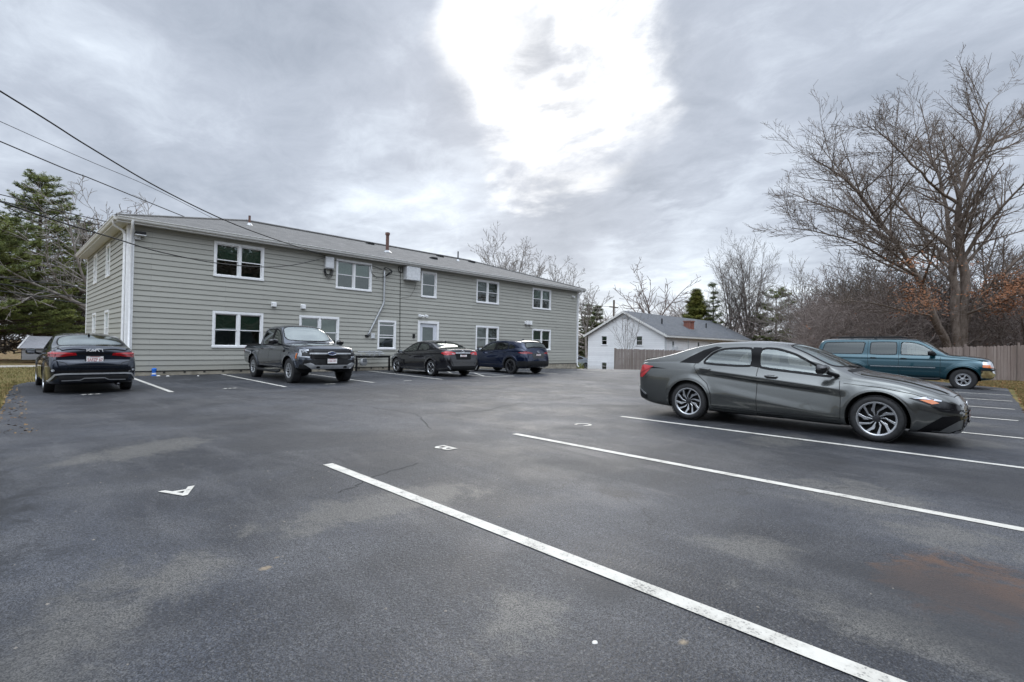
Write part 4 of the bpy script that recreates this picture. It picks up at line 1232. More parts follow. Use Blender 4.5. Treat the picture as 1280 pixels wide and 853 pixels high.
    def mirror_pod(s, y, z, x, mat, size=1.0, foot=(.0, -.06)):
        for sx in (1, -1):
            mb = MB()
            prof = [(.11, .0), (.10, .055), (.03, .085), (-.07, .08), (-.09, .04), (-.09, -.05), (-.03, -.07), (.06, -.05)]
            rings = []
            k = len(prof)
            for t, scl in ((0, .6), (.03, .9), (.10, 1.0), (.17, .95), (.205, .7), (.215, .35)):
                rings.append([(sx * (x + t * size), y - t * .25 * size + p[0] * scl * .75 * size, z + p[1] * scl * size) for p in prof])
            vs_ = [p for r_ in rings for p in r_]
            fs = [(i * k + j, i * k + (j + 1) % k, (i + 1) * k + (j + 1) % k, (i + 1) * k + j) for i in range(5) for j in range(k)] + [tuple(range(k)), tuple(5 * k + j for j in range(k))]
            mb.add(vs_, fs)
            o = mb.build('mirror', mat, s.root, smooth=True, angle=50)
            ar = MB(); ar.tube([(sx * (x - .10), y + foot[0] + .03, z + foot[1]), (sx * (x + .02), y, z - .03), (sx * (x + .08), y, z)], [.03, .028, .03], 7)
            ar.build('mirror_arm', M['black_plastic'], o, smooth=True)
            gm_ = MB(); gm_.add([(sx * (x + .03 * size), y - .078 * size, z - .045 * size), (sx * (x + .18 * size), y - .11 * size, z - .04 * size), (sx * (x + .18 * size), y - .11 * size, z + .06 * size), (sx * (x + .03 * size), y - .078 * size, z + .065 * size)], [(0, 1, 2, 3)])
            gm_.build('mirror_glass', M['chrome'], o, recalc=False)
    def handle(s, y, z, mat, l=.20, name='door_handle'):
        for v, sx in (('R', 1), ('L', -1)):
            mb = MB(); p = s.hit(v, y, z, 0)
            x = abs(p.x)
            mb.tube([(sx * (x - .01), y - l / 2, z + .004), (sx * (x + .028), y - l / 2 + .03, z + .006), (sx * (x + .034), y, z + .004), (sx * (x + .028), y + l / 2 - .03, z), (sx * (x - .01), y + l / 2, z - .004)], [.012, .015, .015, .015, .012], 7)
            o = mb.build(name, mat, s.root, smooth=True)
            s.strip('handle_cup', [(y - l * .3, z - .004), (y + l * .25, z - .006)], .055, v, M['black_plastic'], off=.0015, parent=o, mirror=False, thick=.002)
    def plate(s, view, z, text=None, y=None, w=.305, h=.152, tilt=0.0, x=0.0, border=True, mat=None):
        p = s.hit(view, x, z, .0)
        yy = y if y is not None else p.y
        sg = 1 if view == 'F' else -1
        mb = MB(); mb.box(x - w / 2, x + w / 2, yy - .006, yy + .006, z - h / 2, z + h / 2)
        o = mb.build('number_plate', mat or M['plate'], s.root); bevel(o, .004, 1)
        yt = yy + sg * .0075
        tm = MB()
        if text:
            vs_, fs = text_mesh(text, h * .62)
            wd = max(v[0] for v in vs_) - min(v[0] for v in vs_); k = min(1.0, w * .88 / wd)
            tm.add([(x - sg * v[0] * k if sg > 0 else x + v[0] * k, yt, z - h * .04 + v[1]) for v in vs_], fs)
        else:                                  # characters too small to read
            for i in range(6):
                cx_ = x - w * .36 + w * .72 * i / 5
                tm.add([(cx_ - .009, yt, z - .028), (cx_ + .011, yt, z - .028), (cx_ + .009, yt, z + .024), (cx_ - .007, yt, z + .024)], [(0, 1, 2, 3)])
        tm.build('plate_characters', M['plate_red'], o, recalc=False)
        bm_ = MB(); bm_.add([(x - w * .3, yt, z + h * .36), (x + w * .3, yt, z + h * .36), (x + w * .3, yt, z + h * .44), (x - w * .3, yt, z + h * .44)], [(0, 1, 2, 3)])
        bm_.build('plate_header', M['plate_red'], o, recalc=False)
        fr = MB()
        for a, b, c, d in ((-w / 2 - .01, w / 2 + .01, h / 2 - .004, h / 2 + .01), (-w / 2 - .01, w / 2 + .01, -h / 2 - .01, -h / 2 + .004), (-w / 2 - .01, -w / 2 + .004, -h / 2, h / 2), (w / 2 - .004, w / 2 + .01, -h / 2, h / 2)):
            fr.box(x + a, x + b, yy - .009, yy + .009, z + c, z + d)
        fr.build('plate_frame', M['black_plastic'], o)
        return o
    def wiper(s, pts):
        mb = MB(); P = [s.hit('T', a, b, .012) for a, b in pts]; mb.tube(P, .008, 5); mb.build('wiper', M['black_plastic'], s.root, smooth=True)
    def antenna(s, y):
        p = s.hit('T', 0, y, 0); mb = MB()
        mb.add([(-.02, p.y + .09, p.z - .005), (.02, p.y + .09, p.z - .005), (.025, p.y - .08, p.z - .005), (-.025, p.y - .08, p.z - .005), (0, p.y - .05, p.z + .055), (0, p.y - .08, p.z + .06)], [(0, 1, 4), (1, 2, 5, 4), (2, 3, 5), (3, 0, 4, 5)])
        mb.build('antenna_fin', s.sp['paint'], s.root)
    def emblem_ring(s, view, z, rx, rz_, mat, tube=.006, x=0.0, off=.01):
        p = s.hit(view, x, z, 0); sg = 1 if view == 'F' else -1
        mb = MB(); mb.tube([(x + rx * math.cos(a), p.y + sg * off, z + rz_ * math.sin(a)) for a in np.linspace(0, 2 * PI, 29)], tube, 6, False)
        return mb.build('emblem', mat, s.root, smooth=True)

def swirl(n, lean, w0, w1, r0=.18, r1=.97, bend=0.0):
    """one blade: (r, theta) outline"""
    m = (r0 + r1) / 2
    a = [(r0, -w0), (m, lean * .5 - (w0 + w1) / 2 + bend), (r1, lean - w1), (r1, lean + w1), (m, lean * .5 + (w0 + w1) / 2 * .9 + bend), (r0, w0)]
    return a
# ================= the sedan in the middle of the lot
P_E = paint('paint_grey_green', (0.108, 0.113, 0.109), 0.8, 0.27, 0.06)
def el_mod(y, z):
    """body creases: a light upper face leaning in, a sharp undercut wedge, then a fuller lower door"""
    zc = 0.90 - (0.75 - y) * 0.0 - (y + 1.05) * 0.098          # crease height, falling towards the nose
    d = z - zc
    w = np.clip((y + 1.25) / .3, 0, 1) * np.clip((1.15 - y) / .3, 0, 1)
    up_ = np.where(d > 0, np.clip(d, 0, .3) * .26, 0)
    dn = np.where(d <= 0, np.minimum(-d * .60, .055), 0)
    rec = np.clip((-d - .10) / .28, 0, 1)
    dn = dn * (1 - rec)
    # lower triangle crease
    z2 = .30 + (0.9 - y) * .16
    e = z - z2
    tri = np.where(e < 0, np.clip(-e, 0, .16) * .10, np.clip(e, 0, .1) * .12) * np.clip((y + 1.0) / .4, 0, 1) * np.clip((.95 - y) / .3, 0, 1) * (z < zc - .06)
    fl = 0
    for ya, za in ((1.45, .325), (-1.27, .325)):              # swollen arches
        q = np.hypot(y - ya, z - za)
        fl = fl - .020 * np.exp(-((q - .40) / .05) ** 2)
    return (up_ + dn) * w + tri + fl
EL = dict(paint=P_E, n=330, tumble=27, crown=2.4, mod=el_mod,
  top=[(-2.385, .52), (-2.378, .68), (-2.35, .86), (-2.315, 1.0), (-2.27, 1.045), (-2.1, 1.075), (-1.75, 1.165), (-1.32, 1.31), (-.85, 1.39), (-.32, 1.415), (.1, 1.39), (.42, 1.325), (.85, 1.135), (1.16, .985), (1.3, .955), (1.68, .90), (2.03, .805), (2.2, .72), (2.31, .62), (2.35, .53), (2.36, .45)],
  redge=[(-2.385, .50), (-2.36, .74), (-2.32, .95), (-2.25, 1.005), (-1.9, 1.075), (-1.6, 1.15), (-1.3, 1.25), (-1.04, 1.315), (-.84, 1.345), (-.3, 1.35), (.15, 1.315), (.42, 1.235), (.76, 1.05), (1.02, .915), (1.2, .875), (1.45, .845), (1.7, .80), (1.95, .72), (2.2, .62), (2.33, .52), (2.36, .43)],
  belt=[(-2.385, .48), (-2.36, .70), (-2.32, .90), (-2.2, .965), (-1.9, .985), (-1.37, .995), (-.8, .985), (-.2, .955), (.5, .895), (1.0, .845), (1.25, .825), (1.67, .76), (1.94, .675), (2.15, .59), (2.3, .50), (2.36, .42)],
  bot=[(-2.385, .46), (-2.37, .36), (-2.25, .27), (-1.9, .20), (-1.5, .18), (0, .175), (1.7, .175), (2.1, .185), (2.25, .19), (2.33, .23), (2.36, .38)],
  hw=[(-2.385, .45), (-2.36, .62), (-2.28, .76), (-2.1, .85), (-1.8, .89), (-1.3, .908), (0, .9125), (1.3, .908), (1.75, .875), (2.0, .81), (2.2, .69), (2.31, .54), (2.35, .42), (2.36, .32)])
E_X, E_Y = 9.42, 2.66
el = Car('parked_car', EL, 'dark grey green four door sedan parked alone across the nearest painted bays', 'car', (E_X, E_Y, 0), PI)
c = el
AX = [(1.45, .325), (-1.27, .325)]
for ya, za in AX: c.arch(ya, za, .378)
fw = [(-.135, .965), (-.135, 1.285), (.12, 1.278), (.40, 1.19), (.76, .985), (.93, .872), (.5, .912)]
rw = [(-1.06, 1.0), (-.92, 1.175), (-.74, 1.262), (-.25, 1.29), (-.235, .975)]
c.top_window([(0, 1.06), (.30, 1.045), (.56, .97), (.68, .86), (.60, .42), (.52, .26), (.3, .27), (0, .30)], M['screen_glass'], 'windshield')
c.top_window([(0, -.98), (.40, -1.0), (.52, -1.08), (.54, -1.3), (.50, -1.64), (.3, -1.72), (0, -1.74)], M['tint_glass'], 'rear_window')
gw = c.side_window(fw, M['auto_glass'], .034); gr_ = c.side_window(rw, M['auto_glass'], .034)
c.overlay('quarter_trim', [(-1.46, 1.005), (-1.12, 1.0), (-.93, 1.20), (-.76, 1.285), (-.86, 1.30), (-1.06, 1.235), (-1.25, 1.13)], 'S', M['trim_black'], off=.005)
c.overlay('b_pillar', [(-.25, .985), (-.25, 1.295), (-.12, 1.292), (-.12, .97)], 'S', M['trim_black'], off=.006)
fdoor = [(-.13, .25), (-.135, .97), (-.14, 1.30), (.12, 1.295), (.4, 1.20), (.80, .97), (1.0, .85), (1.02, .55), (1.02, .27)]
rdoor = [(-.13, .25), (-.135, .97), (-.14, 1.30), (-.7, 1.29), (-1.0, 1.19), (-1.16, 1.02), (-1.18, .96), (-1.09, .80), (-.91, .62), (-.86, .30)]
for sd_ in (1, -1): c.assign(c.side_mask(fdoor, sd_), 'front_door'); c.assign(c.side_mask(rdoor, sd_), 'rear_door')
c.assign(c.top_mask([(0, 1.18), (.62, 1.14), (.70, 1.30), (.66, 1.75), (.57, 2.08), (.40, 2.22), (0, 2.26)], .5), 'hood')
c.assign(c.top_mask([(0, -1.84), (.58, -1.78), (.66, -2.0), (.62, -2.24), (0, -2.30)], .6), 'trunk_lid')
c.strip('panel_gap', [(-.132, .265), (-.135, .975)], .009, 'S', M['well'], off=.0012, thick=.001)
c.strip('panel_gap', [(1.0, .85), (1.022, .55), (1.02, .27)], .008, 'S', M['well'], off=.0012, thick=.001)
c.strip('panel_gap', [(-1.16, 1.0), (-1.185, .95), (-1.10, .80), (-.94, .66), (-.87, .5), (-.86, .30)], .009, 'S', M['well'], off=.0012, thick=.001)
c.strip('panel_gap', [(1.02, .285), (-.13, .262), (-.86, .285)], .008, 'S', M['well'], off=.0012, thick=.001)
c.strip('hood_gap', [(.66, 1.12), (.735, 1.3), (.70, 1.75), (.60, 2.09), (.40, 2.235), (0, 2.275)], .008, 'T', M['well'], off=.0015, thick=.001, join=True)
c.strip('trunk_gap', [(.60, -1.78), (.685, -2.0), (.64, -2.25)], .008, 'T', M['well'], off=.0015, thick=.001, join=True)
c.strip('crease_shadow_line', [(-1.05, .868), (-.13, .772), (.5, .712), (1.0, .668)], [.010, .03], 'S', P_E, off=.0015, thick=.002)
c.handle(-.98, .905, P_E); c.handle(.08, .835, P_E)
for ya, za in AX: c.arch_lip(ya, za, .378, .011, P_E)
c.strip('sill_trim', [(1.02, .215), (-.0, .205), (-.84, .225)], .065, 'S', M['cladding'], off=.006)
c.strip('fuel_flap_gap', rounded([(-1.50, .90), (-1.34, .90), (-1.34, .76), (-1.50, .76)], 2), .005, 'L', M['well'], off=.001, closed=True, mirror=False, thick=.001)
# lamps and front face
c.overlay('headlight', [(1.80, .640), (1.98, .662), (2.15, .610), (2.345, .545), (2.35, .485), (2.15, .515), (2.02, .56)], 'S', M['dark_lens'], off=.005)
c.overlay('day_light', [(1.83, .640), (1.98, .662), (2.12, .625), (2.12, .605), (1.98, .632)], 'S', M['clear_lens'], off=.008)
c.overlay('turn_signal', [(1.90, .625), (2.03, .628), (2.10, .585), (2.03, .572)], 'S', M['amber'], off=.009)
c.overlay('light_bar', [(0, .55), (.45, .545), (.45, .572), (0, .578)], 'F', M['gloss_black'], off=.006)
c.overlay('grille', rounded([(-.52, .50), (.52, .50), (.58, .40), (.40, .25), (-.40, .25), (-.58, .40)], 1), 'F', M['gloss_black'], off=.006, mirror=False)
for k in range(5): c.strip('grille_bar', [(-.5 + .03 * abs(k - 2), .29 + .045 * k), (.5 - .03 * abs(k - 2), .29 + .045 * k)], .012, 'F', M['alloy_dark'], off=.014, mirror=False)
c.overlay('bumper_vent', [(2.345, .435), (2.14, .42), (1.88, .205), (2.2, .19), (2.335, .235)], 'S', M['trim_black'], off=.006)
c.overlay('bumper_fin', [(2.325, .38), (2.28, .36), (2.10, .222), (2.2, .215), (2.31, .26)], 'S', M['fin_grey'], off=.012)
c.strip('bumper_fold', [(1.90, .52), (2.1, .47), (2.32, .435)], [.02, .03], 'S', P_E, off=.01)
c.strip('front_splitter', [(-.6, .215), (.6, .215)], .03, 'F', M['silver_trim'], off=.012, mirror=False)
c.plate('F', .40, y=2.375, h=.15)
c.emblem_ring('F', .565, .065, .034, M['chrome'])
c.overlay('nose_gap', [(2.02, .548), (2.20, .52), (2.345, .495), (2.357, .445), (2.24, .458), (2.12, .485)], 'S', M['trim_black'], off=.0045)
c.strip('hood_crease', [(.60, 1.22), (.585, 1.6), (.52, 1.95), (.40, 2.18)], [.07, .03], 'T', P_E, off=.012)
c.strip('fender_crease', [(1.05, .80), (1.5, .765), (1.85, .70), (2.05, .63)], .014, 'S', P_E, off=.008)
c.strip('cowl', [(-.62, 1.09), (-.3, 1.15), (.3, 1.15), (.62, 1.09)], .07, 'T', M['trim_black'], off=.004, mirror=False)
# rear
c.overlay('tail_light', [(-1.97, .915), (-2.01, .885), (-2.12, .775), (-2.20, .705), (-2.30, .70), (-2.36, .72), (-2.33, .90), (-2.2, .94)], 'S', M['bright_red_lens'], off=.006)
c.strip('tail_light_rib', [(-2.0, .90), (-2.2, .80), (-2.34, .74)], .012, 'S', M['red_lens'], off=.010)
c.strip('tail_shadow_strip', [(-2.05, .893), (-1.72, .885)], [.032, .004], 'S', M['trim_black'], off=.003, thick=.002)
c.overlay('light_bar_rear', [(0, .83), (.64, .82), (.64, .87), (0, .885)], 'B', M['red_lens'], off=.006)
c.overlay('rear_bumper_trim', [(-.68, .30), (.68, .30), (.62, .48), (-.62, .48)], 'B', M['black_plastic'], off=.006, mirror=False)
c.overlay('bumper_side_trim', [(-2.38, .56), (-2.28, .50), (-2.1, .38), (-2.1, .30), (-2.27, .30), (-2.37, .42)], 'S', M['cladding'], off=.006)
c.strip('bumper_light_fin', [(-2.37, .545), (-2.26, .47), (-2.12, .385)], .022, 'S', M['silver_trim'], off=.011)
c.overlay('spoiler_lip', [(0, -2.29), (.66, -2.22), (.70, -2.14), (0, -2.20)], 'T', P_E, off=.018, thick=.02)
c.plate('B', .72)
c.mirror_pod(.84, .975, .885, M['gloss_black'], .92, foot=(.10, -.08))
c.wiper([(-.45, 1.09), (.1, 1.11), (.35, 1.02)]); c.wiper([(-.5, 1.03), (-.2, 1.08), (.1, 1.09)])
sw = [swirl(10, .50, .10, .085, .2, .96), ]
c.wheels(AX, .325, .215, .230, 1.825 - .235, dict(n=5, polys=[swirl(5, .40, .17, .085, .16, .96), [(.20, .46), (.45, .56), (.96, .96), (.96, 1.12), (.45, .78), (.2, .66)], [(.42, -.02), (.62, .02), (.90, .36), (.80, .36), (.5, .10)]], hub=.23, dish=.028, cap=M['alloy_dark'], dark=True), arch_r=.378)
c.interior(-1.6, 1.05, .30, .84, .74, [(.02, .52, (.37, -.37), .95), (-.85, 1.25, (0,), .95)], M['seat'], dash=(.92, .88))
c.finish()
# ================= the other vehicles
SED_LOW = [(0, .80), (.02, .90), (.07, .945), (.13, .962), (.22, .975), (.32, .985), (.42, .993), (.52, .998), (.62, 1.0), (.72, .997), (.80, .988), (.87, .974), (.93, .955), (1.0, .925)]
def arches(axs, r, amt=.018, w=.05):
    def f(y, z):
        fl = 0
        for ya, za in axs:
            q = np.hypot(y - ya, z - za); fl = fl - amt * np.exp(-((q - r) / w) ** 2)
        return fl
    return f
def crease(zf, amt=.02, w=.05):
    """a shoulder line: body steps in above zf(y)"""
    def f(y, z):
        d = z - zf(y)
        return np.where(d > 0, 0, np.clip(-d, 0, w) / w * amt * np.clip(1 - (-d - w) / .25, 0, 1))
    return f

# ---- black sedan, nose to the wall
P_C = paint('paint_black', (0.007, 0.007, 0.010), 0.3, 0.18, 0.02)
ca_, cc_ = arches([(1.40, .32), (-1.30, .32)], .39, .028), crease(lambda y: .86 + (-y) * .035, .022)
CO = dict(paint=P_C, n=200, tumble=27, mod=lambda y, z: ca_(y, z) + cc_(y, z),
  top=[(-2.32, .46), (-2.315, .62), (-2.27, .82), (-2.21, 1.04), (-2.15, 1.085), (-1.9, 1.105), (-1.7, 1.13), (-1.2, 1.31), (-.8, 1.40), (-.3, 1.435), (.1, 1.415), (.45, 1.335), (.9, 1.12), (1.15, 1.01), (1.3, .985), (1.7, .93), (2.0, .86), (2.2, .75), (2.29, .62), (2.32, .5)],
  redge=[(-2.32, .44), (-2.28, .74), (-2.2, .98), (-2.1, 1.03), (-1.8, 1.06), (-1.5, 1.125), (-1.15, 1.245), (-.85, 1.32), (-.3, 1.365), (.15, 1.335), (.45, 1.25), (.8, 1.07), (1.05, .95), (1.3, .895), (1.7, .83), (2.0, .75), (2.2, .65), (2.32, .48)],
  belt=[(-2.32, .42), (-2.28, .70), (-2.18, .95), (-1.8, 1.0), (-1.3, 1.01), (-.3, .96), (.5, .91), (1.05, .87), (1.3, .85), (1.7, .79), (2.0, .71), (2.2, .6), (2.32, .46)],
  bot=[(-2.32, .42), (-2.3, .32), (-2.15, .24), (-1.7, .19), (0, .18), (1.7, .18), (2.1, .19), (2.28, .22), (2.32, .4)],
  hw=[(-2.32, .55), (-2.28, .70), (-2.15, .80), (-1.8, .86), (-1.3, .885), (0, .89), (1.3, .885), (1.8, .85), (2.05, .77), (2.22, .62), (2.3, .45), (2.32, .35)])
c = Car('parked_car', CO, 'glossy black sedan parked nose to the wall by the white door', 'car', (12.92, 17.33, 0), R(-3.5))
AXC = [(1.40, .32), (-1.30, .32)]
for ya, za in AXC: c.arch(ya, za, .375)
c.top_window([(0, 1.08), (.32, 1.06), (.58, .97), (.68, .85), (.60, .44), (.5, .27), (0, .30)], M['screen_glass'], 'windshield')
c.top_window([(0, -.92), (.42, -.95), (.57, -1.05), (.62, -1.4), (.60, -1.66), (.3, -1.74), (0, -1.76)], M['tint_glass'], 'rear_window')
c.side_window([(-.12, .98), (-.12, 1.315), (.15, 1.295), (.45, 1.19), (.82, 1.0), (.93, .92), (.5, .93)], M['auto_glass'], .03)
c.side_window([(-1.12, 1.045), (-1.0, 1.17), (-.82, 1.27), (-.25, 1.32), (-.22, .985)], M['auto_glass'], .03)
c.overlay('quarter_trim', [(-1.42, 1.06), (-1.15, 1.04), (-1.02, 1.19), (-1.2, 1.16)], 'S', M['trim_black'], off=.005)
c.overlay('b_pillar', [(-.235, .985), (-.24, 1.325), (-.11, 1.318), (-.11, .975)], 'S', M['trim_black'], off=.006)
for p in ([(-.115, .28), (-.12, .98)], [(1.0, .86), (1.02, .5), (1.0, .30)], [(-1.14, 1.03), (-1.16, .95), (-1.06, .8), (-.9, .6), (-.85, .3)], [(1.0, .29), (-.85, .28)]): c.strip('panel_gap', p, .008, 'S', M['well'], off=.0012, thick=.001)
c.handle(-.95, .90, P_C); c.handle(.08, .86, P_C)
for ya, za in AXC: c.arch_lip(ya, za, .375, .011, P_C)
c.strip('sill_trim', [(1.0, .225), (-.88, .23)], .05, 'S', M['silver_trim'], off=.006)
c.overlay('headlight', [(1.72, .74), (2.0, .73), (2.2, .64), (2.2, .58), (1.95, .64)], 'S', M['clear_lens'], off=.006)
c.overlay('tail_light', [(-2.20, .985), (-1.98, .955), (-1.92, .92), (-2.05, .86), (-2.24, .845)], 'S', M['bright_red_lens'], off=.007)
c.overlay('tail_light', [(.34, .93), (.50, .98), (.74, .995), (.78, .93), (.70, .86), (.42, .865)], 'B', M['bright_red_lens'], off=.010)
c.overlay('reversing_light', [(.40, .90), (.54, .925), (.54, .885), (.44, .88)], 'B', M['clear_lens'], off=.014)
c.overlay('light_bar', [(0, .925), (.36, .92), (.36, .95), (0, .955)], 'B', M['chrome'], off=.010)
c.overlay('rear_bumper_trim', [(-.62, .26), (.62, .26), (.56, .42), (-.56, .42)], 'B', M['cladding'], off=.008, mirror=False)
c.strip('bumper_fin', [(.60, .30), (.72, .44)], .03, 'B', M['silver_trim'], off=.012)
c.strip('bumper_shelf', [(-.7, .60), (.7, .60)], .03, 'B', P_C, off=.03, mirror=False)
c.emblem_ring('B', 1.0, .06, .038, M['chrome'], off=.014); c.emblem_ring('B', 1.0, .025, .036, M['chrome'], .005, off=.015)
c.overlay('plate_recess', [(-.34, .68), (.34, .68), (.38, .90), (-.38, .90)], 'B', M['trim_black'], off=.005, mirror=False)
c.plate('B', .79, w=.33, h=.165)
c.mirror_pod(.84, .93, .93, P_C)
c.antenna(-1.0)
c.wheels(AXC, .318, .215, .228, 1.78 - .23, dict(n=5, polys=[swirl(5, .12, .15, .06, .16, .96), swirl(5, -.12 + .55, .06, .06, .3, .96), [(.9, -.05), (.9, .75), (.97, .75), (.97, -.05)]], hub=.22, dish=.02, cap=M['alloy_dark'], dark=True), arch_r=.375)
c.interior(-1.5, 1.05, .30, .86, .72, [(.02, .5, (.36, -.36), .95), (-.85, 1.2, (0,), .95)], dash=(.95, .90))
c.finish()

# ---- navy crossover with black cladding
P_X = paint('paint_navy', (0.006, 0.014, 0.042), 0.55, 0.2, 0.025)
AXX = [(1.38, .345), (-1.275, .345)]
xa = arches(AXX, .43, .03, .06); xc = crease(lambda y: 1.0 + (-y) * .02, .02)
CX = dict(paint=P_X, n=190, tumble=24, mod=lambda y, z: xa(y, z) + xc(y, z),
  top=[(-2.20, .55), (-2.19, .74), (-2.16, .94), (-2.11, 1.12), (-2.03, 1.26), (-1.92, 1.385), (-1.80, 1.465), (-1.55, 1.51), (-1.2, 1.53), (-.6, 1.545), (0, 1.53), (.3, 1.48), (.6, 1.37), (1.0, 1.15), (1.15, 1.09), (1.5, 1.04), (1.85, .96), (2.05, .85), (2.16, .7), (2.2, .55)],
  redge=[(-2.20, .53), (-2.14, .88), (-2.06, 1.09), (-1.95, 1.23), (-1.82, 1.35), (-1.6, 1.42), (-1.2, 1.45), (-.7, 1.465), (0, 1.455), (.35, 1.39), (.65, 1.26), (.95, 1.07), (1.15, .99), (1.5, .94), (1.85, .86), (2.05, .75), (2.2, .53)],
  belt=[(-2.20, .51), (-2.14, .80), (-2.04, 1.03), (-1.7, 1.12), (-1.2, 1.08), (-.4, 1.03), (.4, .99), (1.0, .955), (1.5, .90), (1.85, .80), (2.05, .69), (2.2, .5)],
  bot=[(-2.20, .5), (-2.18, .40), (-2.05, .31), (-1.6, .24), (0, .22), (1.6, .23), (2.0, .25), (2.15, .30), (2.2, .46)],
  hw=[(-2.20, .58), (-2.16, .70), (-2.05, .79), (-1.7, .87), (-1.2, .895), (0, .8975), (1.3, .89), (1.7, .85), (1.95, .76), (2.1, .6), (2.18, .42), (2.2, .34)])
c = Car('parked_car', CX, 'dark navy blue crossover with black wheel arch cladding parked beside the black sedan', 'car', (16.98, 16.93, gz(17, 16.9)), R(-2))
for ya, za in AXX: c.arch(ya, za, .40)
c.top_window([(0, 1.05), (.34, 1.03), (.6, .93), (.68, .82), (.60, .40), (.5, .24), (0, .27)], M['screen_glass'], 'windshield')
c.top_window([(0, -1.84), (.45, -1.85), (.57, -1.88), (.62, -1.97), (.60, -2.05), (0, -2.06)], M['tint_glass'], 'rear_window', zmin=1.1)
c.side_window([(-.14, 1.06), (-.14, 1.40), (.2, 1.375), (.5, 1.265), (.85, 1.06), (.92, 1.0), (.5, 1.02)], M['auto_glass'], .03)
c.side_window([(-1.0, 1.105), (-.98, 1.35), (-.7, 1.40), (-.26, 1.41), (-.24, 1.065)], M['tint_glass'], .03)
c.side_window([(-1.50, 1.165), (-1.42, 1.25), (-1.06, 1.345), (-1.08, 1.11)], M['tint_glass'], .03, hole=False)
c.overlay('b_pillar', [(-.25, 1.06), (-.26, 1.415), (-.12, 1.412), (-.12, 1.05)], 'S', M['trim_black'], off=.006)
for ya, za in AXX: c.arch_lip(ya, za, .40, .012, M['cladding'], 'wheel_arch_cladding', wide=.075)
c.strip('sill_cladding', [(1.0, .30), (-.88, .30)], .17, 'S', M['cladding'], off=.007)
c.overlay('rear_bumper_cladding', [(-.72, .36), (.72, .36), (.76, .56), (.62, .60), (-.62, .60), (-.76, .56)], 'B', M['cladding'], off=.010, mirror=False)
c.overlay('bumper_side_cladding', [(-1.70, .32), (-2.1, .36), (-2.17, .50), (-2.12, .60), (-1.72, .58)], 'S', M['cladding'], off=.007)
c.strip('diffuser_bar', [(-.5, .40), (.5, .40)], .04, 'B', M['gloss_black'], off=.014, mirror=False)
for p in ([(-.13, .40), (-.135, 1.06)], [(1.0, .95), (1.02, .6), (1.0, .40)], [(-1.03, 1.1), (-1.08, .95), (-.98, .75), (-.86, .5)]): c.strip('panel_gap', p, .008, 'S', M['well'], off=.0012, thick=.001)
c.handle(-.88, .99, P_X); c.handle(.05, .95, P_X)
c.overlay('tail_light', [(-2.08, .995), (-1.80, .985), (-1.72, .96), (-1.9, .92), (-2.12, .90)], 'S', M['red_lens'], off=.007)
c.overlay('tail_light', [(.36, .955), (.55, 1.0), (.76, 1.02), (.76, .95), (.55, .915), (.40, .92)], 'B', M['red_lens'], off=.010)
c.overlay('tailgate_recess', [(-.34, .72), (.34, .72), (.40, .94), (-.40, .94)], 'B', M['gloss_black'], off=.006, mirror=False)
c.overlay('roof_spoiler', [(0, -1.60), (.54, -1.58), (.57, -1.84), (0, -1.88)], 'T', M['gloss_black'], off=.022, thick=.03)
c.emblem_ring('B', 1.0, .065, .05, M['chrome'], off=.016)
mbw = MB(); pw_ = c.hit('B', 0, 1.0, 0); mbw.tube([(-.06, pw_.y - .016, 1.015), (-.02, pw_.y - .016, .985), (0, pw_.y - .016, .975), (.02, pw_.y - .016, .985), (.06, pw_.y - .016, 1.015)], .007, 5); mbw.build('emblem_wings', M['chrome'], c.root, smooth=True)
c.plate('B', .84)
c.overlay('headlight', [(1.75, .84), (1.95, .84), (2.08, .76), (2.0, .72)], 'S', M['clear_lens'], off=.006)
c.mirror_pod(.80, 1.07, .90, P_X)
c.antenna(-1.15)
c.wheels(AXX, .345, .215, .232, 1.795 - .23, dict(n=5, polys=[swirl(5, .0, .10, .05, .16, .96), swirl(5, .22, .05, .05, .3, .96)], hub=.2, dish=.02, cap=M['alloy_dark']), rim_mat=M['alloy_dark'], arch_r=.40)
c.interior(-1.9, 1.0, .34, .95, .72, [(.0, .5, (.36, -.36), .95), (-.85, 1.2, (0,), .95)], dash=(.93, 1.0))
c.finish()

